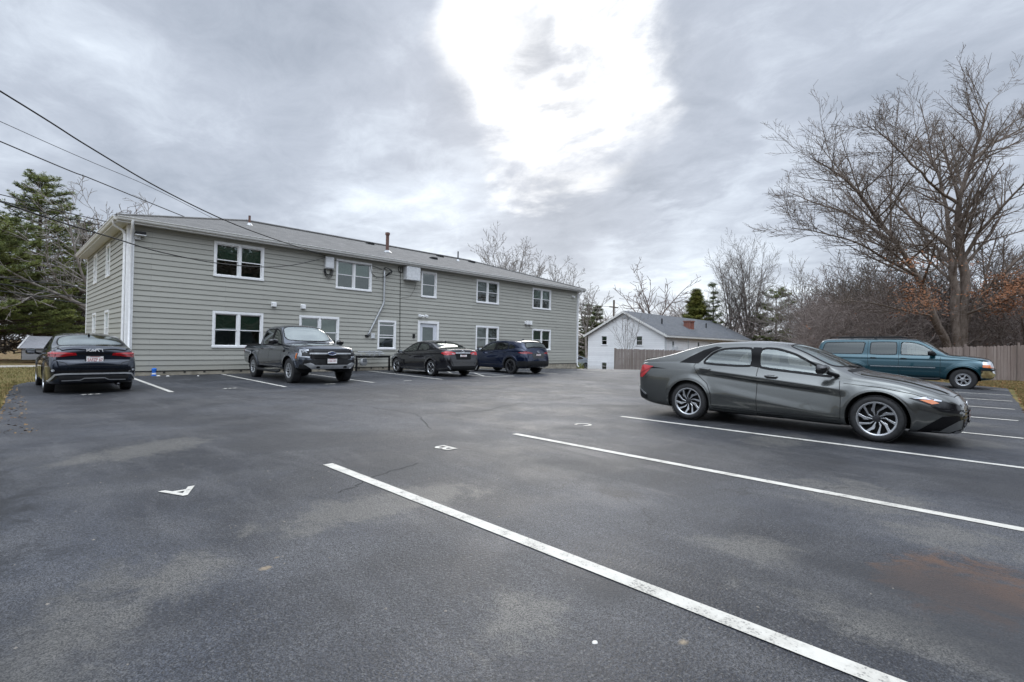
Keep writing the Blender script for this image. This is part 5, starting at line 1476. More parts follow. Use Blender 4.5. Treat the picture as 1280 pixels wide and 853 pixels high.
# ---- dark sedan seen from behind
P_K = paint('paint_blue_black', (0.012, 0.018, 0.030), 0.6, 0.2, 0.03)
AXK = [(1.42, .325), (-1.28, .325)]
ka, kc = arches(AXK, .40, .02), crease(lambda y: .90 + (-y) * .02, .02)
KI = dict(paint=P_K, n=240, tumble=25, mod=lambda y, z: ka(y, z) + kc(y, z),
  top=[(-2.33, .42), (-2.325, .60), (-2.31, .74), (-2.25, .80), (-2.235, 1.0), (-2.21, 1.075), (-2.16, 1.10), (-1.9, 1.115), (-1.72, 1.135), (-1.3, 1.30), (-.85, 1.40), (-.3, 1.44), (.1, 1.415), (.45, 1.335), (.9, 1.12), (1.15, 1.01), (1.3, .985), (1.7, .93), (2.0, .86), (2.2, .75), (2.29, .62), (2.32, .5)],
  redge=[(-2.33, .40), (-2.3, .66), (-2.23, .90), (-2.16, 1.02), (-1.9, 1.05), (-1.6, 1.10), (-1.2, 1.235), (-.85, 1.325), (-.3, 1.37), (.15, 1.34), (.45, 1.25), (.8, 1.07), (1.05, .95), (1.3, .895), (1.7, .83), (2.0, .75), (2.2, .65), (2.32, .48)],
  belt=[(-2.33, .38), (-2.3, .62), (-2.22, .86), (-2.1, .97), (-1.8, .995), (-1.3, 1.0), (-.3, .96), (.5, .91), (1.05, .87), (1.3, .85), (1.7, .79), (2.0, .71), (2.2, .6), (2.32, .46)],
  bot=[(-2.33, .36), (-2.31, .30), (-2.15, .24), (-1.7, .19), (0, .18), (1.7, .18), (2.1, .19), (2.28, .22), (2.32, .4)],
  hw=[(-2.33, .66), (-2.30, .76), (-2.22, .83), (-2.0, .875), (-1.5, .895), (0, .90), (1.3, .895), (1.8, .85), (2.05, .77), (2.22, .62), (2.3, .45), (2.32, .35)])
c = Car('parked_car', KI, 'blue black sedan seen from behind at the left corner of the building', 'car', (1.535, 16.62, 0), R(0.5), 0.895); c.root.scale = (.895, .895, .955)
for ya, za in AXK: c.arch(ya, za, .378)
c.top_window([(0, 1.08), (.32, 1.06), (.58, .97), (.68, .85), (.60, .44), (.5, .27), (0, .30)], M['screen_glass'], 'windshield')
c.top_window([(0, -.98), (.42, -1.0), (.60, -1.08), (.66, -1.4), (.64, -1.66), (.3, -1.72), (0, -1.735)], M['screen_glass'], 'rear_window')
c.side_window([(-.12, .98), (-.12, 1.315), (.15, 1.295), (.45, 1.19), (.82, 1.0), (.93, .92), (.5, .93)], M['auto_glass'], .03)
c.side_window([(-1.12, 1.03), (-1.0, 1.17), (-.82, 1.27), (-.25, 1.32), (-.22, .985)], M['auto_glass'], .03)
c.overlay('b_pillar', [(-.235, .985), (-.24, 1.325), (-.11, 1.318), (-.11, .975)], 'S', M['trim_black'], off=.006)
for p in ([(-.115, .28), (-.12, .98)], [(1.0, .86), (1.02, .5), (1.0, .30)], [(-1.14, 1.03), (-1.16, .95), (-1.06, .8), (-.9, .6), (-.85, .3)]): c.strip('panel_gap', p, .008, 'S', M['well'], off=.0012, thick=.001)
c.handle(-.95, .90, P_K); c.handle(.08, .86, P_K)
for ya, za in AXK: c.arch_lip(ya, za, .378, .011, P_K)
c.strip('trunk_gap', [(-.80, .80), (-.55, .72), (-.50, .66), (.50, .66), (.55, .72), (.80, .80)], .012, 'B', M['well'], off=.002, mirror=False, thick=.001)
c.overlay('tail_light', [(.34, .90), (.36, .955), (.60, .975), (.84, .98), (.845, .86), (.62, .862), (.50, .885)], 'B', M['red_lens'], off=.010)
c.overlay('tail_light_side', [(-2.24, .965), (-2.02, .945), (-1.98, .915), (-2.1, .865), (-2.26, .855)], 'S', M['red_lens'], off=.008)
c.strip('tail_light_glow_line', [(.42, .935), (.84, .945)], .022, 'B', M['bright_red_lens'], off=.016)
c.strip('light_bar', [(-.36, .945), (.36, .945)], .035, 'B', M['gloss_black'], off=.008, mirror=False)
c.overlay('spoiler_lip', [(0, -2.235), (.62, -2.20), (.70, -2.12), (0, -2.15)], 'T', P_K, off=.022, thick=.02)
c.plate('B', .80, '5AFZP 67', y=-2.29, w=.34, h=.165)
c.strip('bumper_crease', [(-.78, .62), (.78, .62)], .035, 'B', P_K, off=.022, mirror=False)
c.overlay('bumper_insert', [(-.70, .50), (.70, .50), (.74, .56), (-.74, .56)], 'B', M['gloss_black'], off=.006, mirror=False)
c.strip('bumper_trim', [(-.84, .30), (-.74, .46), (-.6, .475), (.6, .475), (.74, .46), (.84, .30)], .035, 'B', M['silver_trim'], off=.014, mirror=False)
c.overlay('rear_bumper_lower', [(-.66, .29), (.66, .29), (.68, .43), (-.68, .43)], 'B', M['black_plastic'], off=.006, mirror=False)
c.strip('diffuser_line', [(-.62, .325), (-.28, .33), (-.2, .37), (.2, .37), (.28, .33), (.62, .325)], .018, 'B', M['silver_trim'], off=.012, mirror=False)
c.overlay('rear_reflector', rounded([(.72, .50), (.82, .51), (.82, .60), (.72, .59)], 1), 'B', M['dark_lens'], off=.012)
c.overlay('fog_lamp', rounded([(.745, .53), (.80, .535), (.80, .585), (.745, .58)], 1), 'B', M['clear_lens'], off=.018)
# maker's letters on the trunk edge
lm = MB()
yk = c.hit('B', 0, 1.015, 0).y - .03
def stroke(pts, w=.011):
    for (a, b), (a2, b2) in zip(pts[:-1], pts[1:]):
        dx, dz = a2 - a, b2 - b; l = math.hypot(dx, dz); nx, nz = -dz / l * w / 2, dx / l * w / 2
        z0 = 1.02
        lm.add([(a + nx, yk, z0 + b + nz), (a - nx, yk, z0 + b - nz), (a2 - nx, yk, z0 + b2 - nz), (a2 + nx, yk, z0 + b2 + nz)], [(0, 1, 2, 3)])
stroke([(-.125, -.025), (-.125, .025)]); stroke([(-.125, -.008), (-.07, .025)]); stroke([(-.105, .0), (-.065, -.025), (-.03, .025), (-.03, -.025)]); stroke([(-.03, -.02), (.03, .025), (.068, -.025)]); stroke([(.0, -.025), (.03, .025)]); stroke([(.03, .025), (.11, .025), (.125, -.025)])
lm.v = [(a * 1.25, b, 1.02 + (q - 1.02) * 1.3) for a, b, q in lm.v]
lm.build('maker_letters', M['plate'], c.root, recalc=False)
c.mirror_pod(.84, .93, .93, P_K)
c.antenna(-1.02)
c.wheels(AXK, .322, .215, .225, 1.80 - .235, dict(n=5, polys=[swirl(5, .1, .14, .08, .16, .96)], hub=.22, dish=.02), arch_r=.378)
mb = MB(); mb.tube([(.48, -1.9, .2), (.48, -2.33, .21)], .035, 10); mb.build('exhaust_pipe', M['alloy_dark'], c.root, smooth=True)
c.interior(-1.6, 1.05, .30, .86, .72, [(.02, .5, (.36, -.36), .95), (-.85, 1.2, (0,), .95)], dash=(.95, .90))
c.finish()

# ---- pickup facing out
P_R = paint('paint_gunmetal', (0.072, 0.082, 0.102), 0.75, 0.26, 0.05)
AXR = [(1.78, .39), (-1.49, .39)]
ra = arches(AXR, .48, .035, .06); rcz = crease(lambda y: 1.03 + 0 * y, .025)
RA = dict(paint=P_R, n=260, tumble=17, crown=3.2, mod=lambda y, z: ra(y, z) + rcz(y, z), bed=(-2.58, -1.05, .5), shoulder=.015,
  top=[(-2.68, .60), (-2.675, .85), (-2.66, 1.10), (-2.62, 1.15), (-1.1, 1.165), (-1.02, 1.175), (-.98, 1.40), (-.92, 1.68), (-.84, 1.80), (-.5, 1.855), (0, 1.865), (.32, 1.83), (.55, 1.73), (.85, 1.50), (1.12, 1.31), (1.22, 1.265), (1.6, 1.245), (2.2, 1.205), (2.46, 1.165), (2.58, 1.09), (2.64, .98), (2.67, .8), (2.68, .62)],
  redge=[(-2.68, .58), (-2.66, 1.06), (-2.6, 1.13), (-1.05, 1.15), (-.99, 1.30), (-.94, 1.58), (-.86, 1.71), (-.5, 1.775), (0, 1.785), (.35, 1.74), (.6, 1.62), (.9, 1.40), (1.12, 1.23), (1.25, 1.19), (1.7, 1.17), (2.2, 1.13), (2.45, 1.09), (2.6, .98), (2.68, .6)],
  belt=[(-2.68, .56), (-2.66, 1.03), (-2.6, 1.10), (-1.0, 1.12), (-.2, 1.12), (.9, 1.11), (1.3, 1.105), (2.2, 1.06), (2.45, 1.01), (2.6, .90), (2.68, .58)],
  bot=[(-2.68, .55), (-2.66, .50), (-2.4, .46), (-1.8, .42), (0, .40), (1.6, .42), (2.2, .44), (2.5, .45), (2.64, .47), (2.68, .54)],
  hw=[(-2.68, .84), (-2.64, .90), (-2.5, .93), (-1.5, .955), (0, .955), (1.6, .955), (2.1, .935), (2.4, .885), (2.55, .80), (2.64, .68), (2.68, .58)])
c = Car('pickup_truck', RA, 'dark grey crew cab pickup truck parked facing outwards in front of the windows', 'pickup', (7.16, 17.17, 0), PI + R(-1.5)); c.root.scale = (1, 1, .975)
for ya, za in AXR: c.arch(ya, za, .465)
c.top_window([(0, 1.10), (.4, 1.09), (.66, 1.02), (.74, .90), (.66, .52), (.56, .40), (0, .42)], M['screen_glass'], 'windshield', zmin=1.25)
c.side_window([(.10, 1.16), (.10, 1.70), (.38, 1.655), (.62, 1.51), (.95, 1.24), (1.0, 1.17)], M['auto_glass'], .035)
c.side_window([(-.80, 1.18), (-.78, 1.60), (-.66, 1.69), (-.05, 1.71), (-.03, 1.16)], M['tint_glass'], .035)
c.overlay('b_pillar', [(-.04, 1.16), (-.06, 1.73), (.11, 1.725), (.11, 1.15)], 'S', M['trim_black'], off=.006)
for p in ([(.03, .52), (.03, 1.14)], [(1.08, 1.10), (1.12, .85), (1.08, .50)], [(-.9, 1.14), (-.92, .95), (-.95, .62), (-.95, .52)], [(-1.0, 1.10), (-1.0, .48)]): c.strip('panel_gap', p, .010, 'S', M['well'], off=.0012, thick=.001)
c.handle(-.62, 1.04, M['gloss_black'], .22); c.handle(.22, 1.04, M['gloss_black'], .22)
for ya, za in AXR: c.arch_lip(ya, za, .465, .012, P_R, 'wheel_arch_flare', wide=.06)
c.strip('fender_vent', [(1.26, .98), (1.40, 1.0)], .07, 'S', M['trim_black'], off=.008)
for sx in (1, -1):
    mb = MB(); mb.tube([(sx * .98, 1.15, .36), (sx * 1.0, 1.0, .33), (sx * 1.0, -.85, .33), (sx * .98, -1.0, .36)], .045, 8); mb.build('side_step', M['cladding'], c.root, smooth=True)
# front
c.overlay('grille', rounded([(-.56, .74), (.56, .74), (.66, .82), (.66, 1.02), (.60, 1.06), (-.60, 1.06), (-.66, 1.02), (-.66, .82)], 1), 'F', M['black_plastic'], off=.004, mirror=False)
for z in (.80, .86, 1.01): c.strip('grille_bar', [(-.52, z), (.52, z)], .022, 'F', M['gloss_black'], off=.014, mirror=False)
c.strip('grille_crossbar', [(-.64, .935), (.64, .935)], .045, 'F', M['silver_trim'], off=.022, mirror=False)
c.strip('hood_lip', [(-.7, 1.10), (.7, 1.10)], .05, 'F', P_R, off=.016, mirror=False)
c.overlay('headlight', [(.60, .80), (.84, .82), (.85, 1.06), (.62, 1.07), (.58, 1.0)], 'F', M['dark_lens'], off=.010)
c.strip('day_light', [(.66, 1.035), (.82, 1.035), (.84, .84), (.64, .825)], .034, 'F', M['clear_lens'], off=.016)
c.overlay('headlight_side', [(2.34, .84), (2.55, .84), (2.56, 1.02), (2.36, 1.05)], 'S', M['clear_lens'], off=.008)
c.overlay('turn_signal', [(2.24, .78), (2.29, .78), (2.29, .94), (2.24, .92)], 'S', M['amber'], off=.012)
c.overlay('bumper', [(-.80, .56), (.80, .56), (.78, .74), (-.78, .74)], 'F', M['cladding'], off=.018, mirror=False)
c.overlay('bumper_opening', rounded([(-.42, .50), (.42, .50), (.50, .66), (-.50, .66)], 1), 'F', M['black_plastic'], off=.024, mirror=False)
c.overlay('lower_bumper', [(-.86, .48), (.86, .48), (.86, .60), (-.86, .60)], 'F', M['cladding'], off=.010, mirror=False)
c.overlay('skid_plate', [(-.60, .48), (.60, .48), (.78, .62), (.64, .655), (.50, .585), (-.50, .585), (-.64, .655), (-.78, .62)], 'F', M['silver_trim'], off=.032, mirror=False)
c.overlay('tow_hook_recess', rounded([(.36, .50), (.48, .50), (.48, .55), (.36, .55)], 1), 'F', M['black_plastic'], off=.037)
c.overlay('fog_lamp', rounded([(.66, .60), (.80, .60), (.80, .70), (.66, .70)], 1), 'F', M['black_plastic'], off=.022)
c.plate('F', .71, y=2.725)
ov = MB(); pf = c.hit('F', 0, .935, 0)
ov.prism([(.13 * math.cos(a), .052 * math.sin(a)) for a in np.linspace(0, 2 * PI, 30)[:-1]], lambda p: (p[0], pf.y + .03, .94 + p[1]), lambda p: (p[0], pf.y + .055, .94 + p[1]))
oo = ov.build('emblem', M['plate_blue'], c.root)
rg_ = MB(); rg_.tube([(.13 * math.cos(a), pf.y + .053, .94 + .052 * math.sin(a)) for a in np.linspace(0, 2 * PI, 30)], .009, 6, False); rg_.build('emblem_rim', M['chrome'], oo, smooth=True)
vs_, fs = text_mesh('Ford', .085); tm = MB(); tm.add([(-v[0] - v[1] * .25, pf.y + .0575, .94 + v[1]) for v in vs_], fs); tm.build('emblem_script', M['chrome'], oo, recalc=False)
c.strip('hood_crease', [(.46, 1.25), (.52, 1.8), (.50, 2.4)], .03, 'T', P_R, off=.012)
c.mirror_pod(.92, 1.27, .97, M['gloss_black'], 1.2, foot=(.05, -.09))
c.wiper([(-.5, 1.1), (0, 1.14), (.5, 1.08)])
mb = MB()
for sx in (1, -1): mb.tube([(sx * .86, -2.55, 1.15), (sx * .86, -1.05, 1.17)], .03, 6)
mb.build('bed_rail', M['black_plastic'], c.root)
mb = MB(); mb.box(-.70, -.40, -1.6, -1.1, 1.10, 1.22); bevel(mb.build('bed_toolbox', M['black_plastic'], c.root), .02, 2)
c.wheels(AXR, .392, .255, .225, 1.92 - .30, dict(n=6, polys=[swirl(6, .12, .16, .10, .16, .96), [(.62, .34), (.96, .40), (.96, .62), (.62, .66)]], hub=.24, dish=.025, dark=True, nuts=6), rim_mat=M['silver_trim'], arch_r=.465)
c.interior(-.95, 1.1, .50, 1.1, .80, [(.30, .52, (.4, -.4), 1.0), (-.45, 1.3, (0,), 1.0)], dash=(1.0, 1.16))
c.overlay('tail_light', [(-2.66, .86), (-2.58, .86), (-2.56, 1.08), (-2.64, 1.08)], 'S', M['red_lens'], off=.008)
c.finish()

# ---- teal long SUV
P_S = paint('paint_teal', (0.003, 0.047, 0.066), 0.5, 0.2, 0.03)
AXS = [(1.93, .385), (-1.37, .385)]
sa = arches(AXS, .50, .028, .06); s2 = crease(lambda y: 1.10 + 0 * y, .015)
SU = dict(paint=P_S, n=230, tumble=16, crown=3.0, mod=lambda y, z: sa(y, z) + s2(y, z),
  top=[(-2.74, .62), (-2.735, .95), (-2.71, 1.30), (-2.66, 1.62), (-2.58, 1.79), (-2.42, 1.85), (-1.5, 1.885), (0, 1.89), (.5, 1.865), (.75, 1.80), (1.0, 1.66), (1.3, 1.43), (1.46, 1.31), (1.56, 1.275), (2.0, 1.24), (2.4, 1.19), (2.60, 1.13), (2.69, 1.03), (2.73, .85), (2.76, .68)],
  redge=[(-2.74, .6), (-2.70, 1.25), (-2.63, 1.58), (-2.55, 1.71), (-2.4, 1.765), (-1.5, 1.795), (0, 1.805), (.55, 1.775), (.8, 1.69), (1.05, 1.53), (1.35, 1.32), (1.5, 1.235), (2.0, 1.19), (2.4, 1.13), (2.6, 1.06), (2.7, .90), (2.76, .66)],
  belt=[(-2.74, .58), (-2.70, 1.05), (-2.6, 1.20), (0, 1.20), (1.2, 1.19), (1.5, 1.17), (2.0, 1.12), (2.4, 1.05), (2.6, .97), (2.7, .82), (2.76, .64)],
  bot=[(-2.74, .52), (-2.7, .44), (-2.3, .38), (0, .36), (1.6, .36), (2.3, .37), (2.6, .40), (2.72, .46), (2.76, .58)],
  hw=[(-2.74, .90), (-2.70, .95), (-2.5, .98), (-1.4, 1.0), (0, 1.0), (1.9, .995), (2.3, .965), (2.55, .92), (2.68, .85), (2.74, .76), (2.76, .70)])
c = Car('parked_car', SU, 'long teal green sport utility vehicle parked before the brown picket fence', 'car', (25.3, 2.84, gz(25, 2.8) - .05), PI)
for ya, za in AXS: c.arch(ya, za, .47)
c.top_window([(0, 1.44), (.4, 1.42), (.72, 1.33), (.80, 1.2), (.74, .78), (.62, .66), (0, .68)], M['screen_glass'], 'windshield', zmin=1.2)
c.side_window([(.13, 1.235), (.13, 1.735), (.5, 1.715), (.78, 1.62), (1.06, 1.42), (1.22, 1.24)], M['auto_glass'], .025, trim_mat=M['black_plastic'])
c.side_window([(-.86, 1.235), (-.84, 1.73), (.0, 1.735), (.0, 1.235)], M['tint_glass'], .025, trim_mat=M['black_plastic'])
c.side_window([(-2.54, 1.245), (-2.46, 1.60), (-2.38, 1.70), (-1.02, 1.73), (-1.10, 1.245)], M['tint_glass'], .025, trim_mat=M['black_plastic'])
for p in ([(.065, .48), (.065, 1.76)], [(1.30, 1.17), (1.30, .70), (1.28, .48)], [(-.93, 1.76), (-.93, 1.1), (-.90, .75), (-.86, .48)], [(1.28, .47), (-.86, .47)]): c.strip('panel_gap', p, .010, 'S', M['well'], off=.0012, thick=.001)
c.handle(-.74, 1.10, M['black_plastic'], .2); c.handle(.22, 1.10, M['black_plastic'], .2)
c.strip('side_moulding', [(1.16, .77), (-.82, .77)], .085, 'S', P_S, off=.014)
c.strip('chrome_strip', [(1.16, .785), (-.82, .785)], .03, 'S', M['chrome'], off=.018)
for ya, za in AXS: c.arch_lip(ya, za, .47, .012, P_S, 'wheel_arch_flare', wide=.10)
for sx in (1, -1):
    mb = MB(); mb.tube([(sx * .99, 1.3, .38), (sx * 1.02, 1.15, .36), (sx * 1.02, -.75, .36), (sx * .99, -.9, .38)], .05, 8); mb.build('running_board', M['black_plastic'], c.root, smooth=True)
    mb = MB(); mb.tube([(sx * .66, -2.3, 1.86), (sx * .66, -2.2, 1.925), (sx * .66, .1, 1.945), (sx * .66, .25, 1.89)], .018, 6)
    for q in (-1.5, -.7): mb.box(sx * .66 - .03, sx * .66 + .03, q - .05, q + .05, 1.86, 1.935)
    mb.build('roof_rail', M['black_plastic'], c.root, smooth=True)
c.overlay('headlight', [(2.44, .93), (2.62, .93), (2.72, .86), (2.72, .82), (2.44, .84)], 'S', M['amber'], off=.014)
c.overlay('headlamp_lens', [(2.44, .92), (2.44, 1.04), (2.62, 1.05), (2.69, .97), (2.70, .90)], 'S', M['clear_lens'], off=.012)
c.overlay('front_bumper', [(2.40, .47), (2.40, .72), (2.62, .73), (2.74, .72), (2.75, .56), (2.66, .47)], 'S', M['chrome'], off=.02, thick=.03)
c.strip('bumper_top_pad', [(2.38, .745), (2.60, .745), (2.74, .745)], .05, 'S', M['black_plastic'], off=.03)
c.overlay('front_bumper_face', [(-.72, .50), (.72, .50), (.74, .72), (-.74, .72)], 'F', M['chrome'], off=.03, mirror=False)
c.overlay('grille', [(-.66, .80), (.66, .80), (.66, 1.04), (-.66, 1.04)], 'F', M['black_plastic'], off=.01, mirror=False)
c.strip('grille_crossbar', [(-.66, .92), (.66, .92)], .06, 'F', M['chrome'], off=.02, mirror=False)
c.overlay('headlight_face', [(.66, .84), (.84, .84), (.84, 1.04), (.66, 1.05)], 'F', M['clear_lens'], off=.014)
c.overlay('tail_light', [(-2.72, .95), (-2.62, .95), (-2.60, 1.35), (-2.68, 1.36)], 'S', M['red_lens'], off=.008)
c.overlay('rear_window', [(-.70, 1.25), (.70, 1.25), (.62, 1.66), (-.62, 1.66)], 'B', M['gloss_black'], off=.006, mirror=False)
c.plate('B', .85)
c.mirror_pod(1.08, 1.31, .98, M['black_plastic'], 1.15, foot=(.06, -.05))
c.wiper([(-.5, 1.42), (0, 1.46), (.5, 1.42)])
c.wheels(AXS, .385, .265, .215, 2.0 - .30, dict(n=6, polys=[swirl(6, 0, .19, .20, .16, .96), [(.80, .2), (.80, .85), (.97, .85), (.97, .2)]], hub=.36, dish=.0, dark=True, nuts=6), rim_mat=M['alloy'], arch_r=.47)
c.interior(-2.4, 1.4, .55, 1.15, .86, [(.35, .56, (.42, -.42), .95), (-.55, 1.4, (0,), .95)], M['seat_light'], dash=(1.3, 1.22))
c.finish()
# ---------------------------------------------------------------- white house, fences, shed
wh = empty('white_house', (41.2, 25.3, -1.0), label='white clapboard house with dark shingle roof and a brick chimney beyond the lot', cat='house')
HB = 0.0   # local z of the ground is 0, world -1.0
M['white_siding'] = mat_siding('white_siding', (0.83, 0.83, 0.83))
HW, HL, HE, HR = 8.25, 20.6, 3.60, 5.72
hg = Face((0, HW / 2, 0), (0, -1, 0), (-1, 0, 0))       # gable end, u from left to right
hs = Face((0, -HW / 2, 0), (1, 0, 0), (0, -1, 0))       # long side
gw_ = [(1.55, 2.28, 2.50, 3.45), (5.35, 6.1, 2.50, 3.45), (1.6, 2.3, .08, .90)]
def glim(z):
    if z <= HE: return (0, HW)
    k = (z - HE) / (HR - HE) * HW / 2
    return (k, HW - k)
clapboard(hg, HW, -.4, HR - .02, 0.16, [(a + .02, b - .02, c + .02, d - .02) for a, b, c, d in gw_], 'gable_wall', M['white_siding'], wh, glim, lap=.012)
sw_ = [(1.3, 1.85, 2.1, 3.05), (6.6, 7.2, 2.1, 3.05), (9.6, 10.2, 2.1, 3.05), (12.2, 12.8, 2.1, 3.05), (15.0, 15.6, 2.1, 3.05), (17.6, 18.2, 2.1, 3.05)]
clapboard(hs, HL, -.4, HE, 0.16, [(a + .02, b - .02, c + .02, d - .02) for a, b, c, d in sw_], 'side_wall', M['white_siding'], wh, lap=.012)
mb = MB(); mb.box(0.02, HL, HW / 2 - .02, HW / 2, -.4, HE).box(HL - .02, HL, -HW / 2 + .01, HW / 2 - .02, -.4, HE)
mb.build('rear_wall', M['white_siding'], wh)
for a in gw_: window(hg, *a, wh, 1, 0.35, casing=.07)
for a in sw_: window(hs, *a, wh, 1, 0.0, casing=.06)
# roof: gable, with eaves
e, o2 = .35, .3
mb = MB()
for sy in (-1, 1):
    a = (-o2, sy * (HW / 2 + e), HE - e * (HR - HE) / (HW / 2) + .06); b = (HL + o2, a[1], a[2]); c_ = (HL + o2, 0, HR + .06); d_ = (-o2, 0, HR + .06)
    mb.add([a, b, c_, d_, *[(p[0], p[1], p[2] - .07) for p in (a, b, c_, d_)]], [(0, 1, 2, 3), (7, 6, 5, 4), (0, 4, 5, 1), (1, 5, 6, 2), (3, 2, 6, 7), (0, 3, 7, 4)])
hr = mb.build('roof', M['shingle_dark'], wh)
mb = MB()
for sy in (-1, 1):
    ez = HE - e * (HR - HE) / (HW / 2)
    mb.add([(-o2 - .02, sy * (HW / 2 + e), ez - .16), (-o2 - .02, sy * (HW / 2 + e), ez + .05), (-o2 - .02, 0, HR + .05), (-o2 - .02, 0, HR - .16), (-o2 + .03, sy * (HW / 2 + e), ez - .16), (-o2 + .03, sy * (HW / 2 + e), ez + .05), (-o2 + .03, 0, HR + .05), (-o2 + .03, 0, HR - .16)],
           [(0, 1, 2, 3), (7, 6, 5, 4), (0, 3, 7, 4), (1, 5, 6, 2)])
    mb.box(-o2, HL + o2, sy * (HW / 2 + e) - .03, sy * (HW / 2 + e) + .03, ez - .14, ez + .02)
mb.build('rake_board', M['fascia'], wh)
mb = MB(); mb.box(-o2 + .05, HL, -HW / 2 - e + .02, -HW / 2 + .0, HE - .26, HE - .235); mb.build('soffit', plain('soffit_tan', (0.42, 0.34, 0.25), .8), wh)
def brick(name):
    t = NT(name); br = t.n('ShaderNodeTexBrick'); t.L(t.co(), br.inputs['Vector']); br.inputs['Scale'].default_value = 4.5
    br.inputs['Color1'].default_value = (.24, .075, .045, 1); br.inputs['Color2'].default_value = (.17, .05, .035, 1); br.inputs['Mortar'].default_value = (.3, .27, .24, 1)
    t.col(br.outputs['Color']).set(rough=.9); return t.m
M['brick'] = brick('chimney_brick')
mb = MB(); mb.box(7.6, 8.5, -2.95, -2.25, 3.6, 5.05).box(7.54, 8.56, -3.01, -2.19, 5.05, 5.16); ch = mb.build('chimney', M['brick'], wh)
mb = MB(); mb.box(7.55, 8.55, -3.05, -2.2, 4.05, 4.28); mb.build('flashing', M['galv'], ch)
for x_ in (3.1, 13.2):
    mb = MB(); mb.tube([(x_, -2.2, 4.3), (x_, -2.2, 5.15)], .07, 8); mb.build('vent_pipe', M['cladding'], hr)
mb = MB(); mb.box(1.34, 1.81, -HW / 2 - .38, -HW / 2 + .02, 2.1, 2.48); bevel(mb.build('air_conditioner', M['box_grey'], wh), .02, 1)
for x_ in (.12, 4.6):
    mb = MB(); mb.tube([(x_, -HW / 2 - .06, 3.4), (x_, -HW / 2 - .06, .1)], .04, 6); mb.build('downspout', M['box_grey'], wh)
mb = MB(); mb.box(-.12, -.02, -.28, .28, HR - .62, HR - .4); mb.box(-.2, -.02, -.5, -.3, HR - .75, HR - .6); mb.build('gable_lamp', M['galv'], wh)

M['fence_old'] = None
def mat_fence(name, a, b):
    t = NT(name); v = t.co('Object', (6.5, 6.5, 0.4)); n = t.noise(1.0, 6, .7, vec=v); f = t.noise(5, 6, .7, vec=t.co('Object', (12, 12, .8))); g_ = t.noise(.6, 4)
    c_ = t.mix(t.rng(n, .32, .68), a, b); c_ = t.mix(t.rng(f, .5, .75, 0, .5), c_, tuple(q * .5 for q in a)); c_ = t.mix(t.rng(g_, .45, .7, 0, .3), c_, (0.16, .125, .10))
    t.col(c_).set(rough=.92, spec=.2); t.bump(f, .4, .01); return t.m
M['fence_grey'] = mat_fence('weathered_fence', (.20, .165, .145), (.30, .26, .235))
M['fence_brown'] = mat_fence('weathered_brown_fence', (.185, .145, .13), (.275, .23, .21))
M['fence_post'] = plain('fence_post_wood', (.36, .29, .18), .9, var=.25)
def fence(name, pts, h, pitch, mat, label, gap=.012, seed=1, back=1, lean=.006):
    r = random.Random(seed); a, b = Vector(pts[0]), Vector(pts[1]); L_ = (b - a).length; d = (b - a) / L_; nn = Vector((-d.y, d.x)) * back
    root = empty(name, (a.x, a.y, gz(a.x, a.y)), label=label, cat='fence')
    z00 = gz(a.x, a.y); mb = MB(); n = int(L_ / pitch)
    zf = pts[2] if len(pts) > 2 else (lambda t: gz(a.x + d.x * t, a.y + d.y * t))
    for i in range(n):
        t0, t1 = i * pitch + gap / 2, (i + 1) * pitch - gap / 2
        z = zf((t0 + t1) / 2) - z00; hh = h + r.uniform(-.025, .025); ln = r.uniform(-lean, lean); k = r.uniform(0, .012)
        P = lambda t, zz, o: ((d.x * (t + ln * zz) + nn.x * o), (d.y * (t + ln * zz) + nn.y * o), z + zz)
        prof = [(t0, -.1), (t1, -.1), (t1, hh - .05), ((t0 + t1) / 2 + .02, hh), ((t0 + t1) / 2 - .02, hh), (t0, hh - .05)]
        mb.prism(prof, lambda p: P(p[0], p[1], k), lambda p: P(p[0], p[1], k - .02))
    mb.build('pickets', mat, root)
    mr = MB()
    for zr in (.3, h * .5, h - .25):
        for i in range(int(L_ / 2)):
            z = [zf(2 * i) - z00, zf(2 * i + 2) - z00]
            vs_ = [((d.x * t + nn.x * o), (d.y * t + nn.y * o), zz + q) for (t, zz) in ((2 * i, z[0]), (2 * i + 2, z[1])) for o in (.02, .06) for q in (zr, zr + .08)]
            mr.add(vs_, [(0, 1, 3, 2), (4, 6, 7, 5), (0, 4, 5, 1), (2, 3, 7, 6), (1, 5, 7, 3), (0, 2, 6, 4)])
    mr.build('rails', mat, root)
    return root, d, nn, zf, z00
r1, d, nn, zf, z00 = fence('wooden_fence', [(37.0, 23.6), (60, 5.0)], 1.80, .152, M['fence_grey'], 'grey weathered stockade fence in front of the white house', seed=2, back=1)
mb = MB(); mb.box(d.x * 6.9 - .05, d.x * 6.9 + .05, d.y * 6.9 - .16, d.y * 6.9 - .06, -.2, 1.95); mb.build('post', M['fence_post'], r1)
mb = MB(); mb.box(-.05, .05, -.05, .05, -.2, 1.84); mb.build('post', M['fence_grey'], r1)
r2, d, nn, zf, z00 = fence('wooden_fence', [(47, -16), (28.6, 8.3), lambda t: -.04 - max(0, t - 18.5) * .05], 1.84, .155, M['fence_brown'], 'brown stockade picket fence behind the teal vehicle', seed=5, back=-1)
for t_ in (16.8, 19.2, 14.4, 12.0, 9.6, 21.6, 24.0):
    if t_ in (16.8, 19.2, 21.6):
        pass
    mb = MB(); q = Vector((d.x * t_ - nn.x * .05, d.y * t_ - nn.y * .05)); mb.box(q.x - .045, q.x + .045, q.y - .045, q.y + .045, -.2, 1.92 - max(0, t_ - 18.5) * .05)
    mb.build('post', M['fence_post'] if t_ in (16.8,) else M['fence_brown'], r2)

